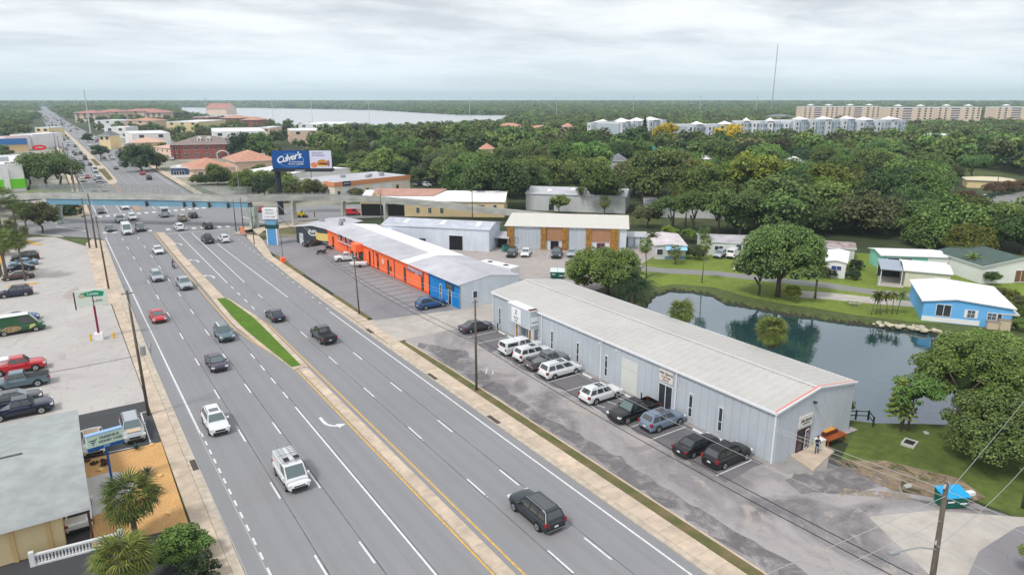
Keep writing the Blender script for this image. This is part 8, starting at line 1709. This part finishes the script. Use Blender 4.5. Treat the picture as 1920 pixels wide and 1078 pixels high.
def blocked(x, y):
    for P_ in clear:
        if in_poly(x, y, P_): return True
    return False
cand = []
Y_ = 40.0
while Y_ < 1900:
    X_ = 60.0; st = 7.2 if Y_ < 400 else 9.5
    while X_ < 2500:
        d = math.hypot(X_, Y_); stp = 9.0 if d < 450 else (11 if d < 900 else 13)
        x, y = X_+gx.uniform(-.45, .45)*stp, Y_+gx.uniform(-.45, .45)*stp
        a, b_, fw = PX(x, y)
        if fw > 0 and -40 < a < 1990 and in_poly(x, y, FOREST): cand.append((d, x, y))
        X_ += stp
    Y_ += 9.0 if Y_ < 420 else (11 if Y_ < 900 else 13)
# urban trees in the commercial belts
for _ in range(1700):
    x, y = gx.choice((gx.uniform(48, 420), gx.uniform(-260, -14))), gx.uniform(240, 1500)
    a, b_, fw = PX(x, y)
    if -30 < a < 900 and not in_poly(x, y, FOREST) and gx.random() < (.55 if y < 500 else .9): cand.append((math.hypot(x, y), x, y))
cand.sort(); kinds = ['oak', 'oak2', 'oak2', 'broad', 'broad', 'broad2', 'olive', 'dark', 'broad2', 'lime', 'oak']
near, farp = [], []
for d, x, y in cand:
    if blocked(x, y): continue
    cl_ = math.sin(x*.019+1)*math.cos(y*.023)+gx.uniform(-.6, .6)
    k = 'lime' if cl_ > 1.25 else gx.choice(kinds[:-2]); h = gx.uniform(6.8, 10.8)+1.5*math.sin(x*.05)*math.cos(y*.04); 
    if d > 600: h *= .72
    if in_poly(x, y, FOREST): r_ = gx.choice((gx.uniform(4.0, 6), gx.uniform(5.5, 8.8))); h += (r_-5)*.9*(1 if d < 600 else .3)
    else: r_ = gx.uniform(3.2, 6); h = gx.uniform(5.5, 9.5)
    if gx.random() < .04 and d < 500: h += 3
    if len(near) < 250: near.append((x, y, h, r_, k))
    else: farp.append((x, y, h, r_*(1.0 if d < 600 else 1.12), k, d))
marks = [(o_.get('label'), o_.location.x, o_.location.y) for o_ in C.objects if o_.get('category') in ('mobile home', 'shed', 'hall', 'workshop', 'house', 'bungalow', 'cottage', 'villa', 'trailer', 'office building', 'restaurant', 'condominium', 'apartment block', 'commercial building', 'building', 'utility pole') and len(o_.get('label').split()) < 14 and o_.type == 'EMPTY']
SHORT = lambda t: ' '.join(t.split()[:6]).rstrip(' with and of the a an in on at behind beside under near left right')
zone = lambda x, y: ('left of the highway' if x < 0 else 'by the commercial lots right of the highway' if (x < 100 and y > 230) else 'behind the beige hall and workshops' if x < 135 and y > 190 else 'behind the pale grey sheds' if x < 190 and y > 110 else 'behind the mobile homes' if x < 260 else 'near the back street')
LMK = [('the billboard pole', 55, 205), ('the beige hall', 100, 172), ('the orange-fascia workshop', 95, 232), ('the long white-roofed shed', 85, 265), ('the green-gabled white house', 105, 268), ('the pale grey shed', 120, 162), ('the low grey-walled shed', 150, 134), ('the cottage lawn', 150, 245), ('the pink villa', 170, 300),
       ('the grey mobile home with the blue awning', 108, 100), ('the pale mobile home by the white van', 123, 97), ('the small white mobile home', 124, 72), ('the rust-stained mobile home', 135, 82), ('the mint green mobile home', 140, 72), ('the white trailer roof', 200, 150), ('the green-roofed white house', 148, 52), ('the grey-roofed bungalow', 210, 78), ('the cream bungalow', 250, 110), ('the back street', 235, 130), ('the brick office', 75, 432), ('the terracotta restaurant', 75, 330), ('the red oval sign', -3, 400), ('the green-banded store', -30, 330)]
used_l = {}
def wlabel(k, x, y, r_):
    nm, lx_, ly_ = min(LMK, key=lambda q: math.hypot(q[1]-x, q[2]-y)); d0, d1 = math.hypot(lx_, ly_), math.hypot(x, y); dd = math.hypot(lx_-x, ly_-y); side = (lx_*y-ly_*x)/d0
    rel = 'far ' if dd > 45 else ('' if dd > 22 else 'right ')
    pos = ('behind and left of' if side > 8 else 'behind and right of' if side < -8 else 'straight behind') if d1 > d0+6 else ('in front and left of' if side > 4 else 'in front and right of' if side < -4 else 'just in front of')
    return f"{'big ' if r_ > 6.6 else 'small ' if r_ < 4.8 else ''}{KN[k].replace('spreading dark', 'dark')} {rel if pos[0] == 'b' else ''}{pos} {nm}"
for x, y, h, r_, k in near: tree(wlabel(k, x, y, r_), (x, y), h, r_, k, 'trees of the wood')
# low-detail crowns instanced as one wood
def lowc(i, kind, n1, n2, lf): return crown_mesh('crown_far', kind, 1.0, 1.0, .72, n1, n2, lf, 300+i, cl=.36)
src = bpy.data.collections.new('far_crowns'); lows = []
for i, k in enumerate(('oak', 'oak', 'mid', 'mid', 'dark', 'olive', 'oak', 'mid', 'lime')):
    o = bpy.data.objects.new('crown_source', lowc(i, k, 12, 46, .12)); src.objects.link(o); lows.append(o)
def wood(name, P_, label):
    me = bpy.data.meshes.new(name); me.from_pydata([(x, y, z) for x, y, z, s_, v in P_], [], [])
    a = me.attributes.new('size', 'FLOAT', 'POINT'); a.data.foreach_set('value', [p[3] for p in P_]); b = me.attributes.new('variant', 'INT', 'POINT'); b.data.foreach_set('value', [p[4] for p in P_])
    o = link(name, me); gn = bpy.data.node_groups.new(name, 'GeometryNodeTree'); gn.interface.new_socket('Geometry', in_out='INPUT', socket_type='NodeSocketGeometry'); gn.interface.new_socket('Geometry', in_out='OUTPUT', socket_type='NodeSocketGeometry')
    n_ = gn.nodes; l = gn.links; gi = n_.new('NodeGroupInput'); go = n_.new('NodeGroupOutput'); iop = n_.new('GeometryNodeInstanceOnPoints'); ci = n_.new('GeometryNodeCollectionInfo'); ci.inputs[0].default_value = src; ci.inputs['Separate Children'].default_value = True; ci.inputs['Reset Children'].default_value = True
    ns = n_.new('GeometryNodeInputNamedAttribute'); ns.data_type = 'FLOAT'; ns.inputs[0].default_value = 'size'; nv = n_.new('GeometryNodeInputNamedAttribute'); nv.data_type = 'INT'; nv.inputs[0].default_value = 'variant'
    rv = n_.new('FunctionNodeRandomValue'); rv.data_type = 'FLOAT_VECTOR'; rv.inputs[0].default_value = (0, 0, 0); rv.inputs[1].default_value = (0, 0, 6.28)
    l.new(gi.outputs[0], iop.inputs['Points']); l.new(ci.outputs[0], iop.inputs['Instance']); iop.inputs['Pick Instance'].default_value = True; l.new(nv.outputs['Attribute'], iop.inputs['Instance Index']); l.new(rv.outputs[0], iop.inputs['Rotation']); l.new(ns.outputs['Attribute'], iop.inputs['Scale'])
    l.new(iop.outputs[0], go.inputs[0]); m_ = o.modifiers.new('wood', 'NODES'); m_.node_group = gn
    return stuff(o, label, 'wood')
IDX = dict(oak=(0, 1, 6), oak2=(0, 1, 6), broad=(2, 3, 7), broad2=(2, 3, 7), olive=(5,), dark=(4,), lime=(8,))
wood('woodland', [(x, y, h-.72*r_*.95, r_, gx.choice(IDX[k])) for x, y, h, r_, k, d in farp], 'dense wood of mixed oaks stretching back to the apartments')
# forest to the horizon
FP = []; gq = random.Random(9)
for (r0_, r1_, st) in ((1500, 2300, 16), (2300, 3600, 27), (3600, 6000, 50)):
    a_ = -6.0
    nr = int((r1_-r0_)/st)
    for i in range(nr):
        rr = r0_+i*st; na = int(1.45*rr/st)
        for k in range(na):
            th = YAW*-1-.72+1.45*(k+gq.random())/na; x, y = rr*math.sin(th)+gq.uniform(-st/3, st/3), rr*math.cos(th)+gq.uniform(-st/3, st/3)
            if blocked(x, y): continue
            FP.append((x, y, 4.5, st*.62, gq.choice((0, 1, 2, 3, 4, 6))))
for P_ in FP[:0]: pass
wood('distant_forest', [(x, y, 3.0+gq.uniform(-1, 2)-s_*.25, s_, v) for x, y, z, s_, v in FP], 'blue-green forest reaching the horizon')
# canopy beyond what single crowns resolve
b = MB(); nA, nR = 150, 60; vs = []
for j in range(nR+1):
    rr = 1450*(12500/1450)**(j/nR)
    for i in range(nA+1):
        th = -YAW-.85+1.7*i/nA; x, y = rr*math.sin(th), rr*math.cos(th); inb = in_poly(x, y, bay) or (-70 < x < 90 and 0 < y < 4000)
        vs.append((x, y, (-6 if inb else 5.5+3.5*math.sin(x*.011+y*.004)*math.cos(y*.013)+gq.uniform(-2, 2)) + (rr-1450)*.0004))
b.add(vs, [(j*(nA+1)+i, j*(nA+1)+i+1, (j+1)*(nA+1)+i+1, (j+1)*(nA+1)+i) for j in range(nR) for i in range(nA)])
cm = mat('far_canopy', (.035, .062, .028), .95, var=.45, scale=.012, v2=.35, s2=.002)
stuff(build(b, 'far_canopy', cm), 'farthest forest canopy on the horizon', 'forest')
# ------------------------------------------------------------------ haze
hb = MB().box(-5200, 14500, -3000, 13500, -3.5, 160)
hm = bpy.data.materials.new('haze'); hm.use_nodes = True; t = hm.node_tree; t.nodes.clear(); ho = t.nodes.new('ShaderNodeOutputMaterial'); pv = t.nodes.new('ShaderNodeVolumePrincipled')
pv.inputs['Density'].default_value = 1.25e-4; pv.inputs['Color'].default_value = (.74, .90, 1.0, 1); t.links.new(pv.outputs[0], ho.inputs['Volume'])
stuff(build(hb, 'haze', hm), 'thin blue haze', 'haze')
S.cycles.volume_bounces = 3
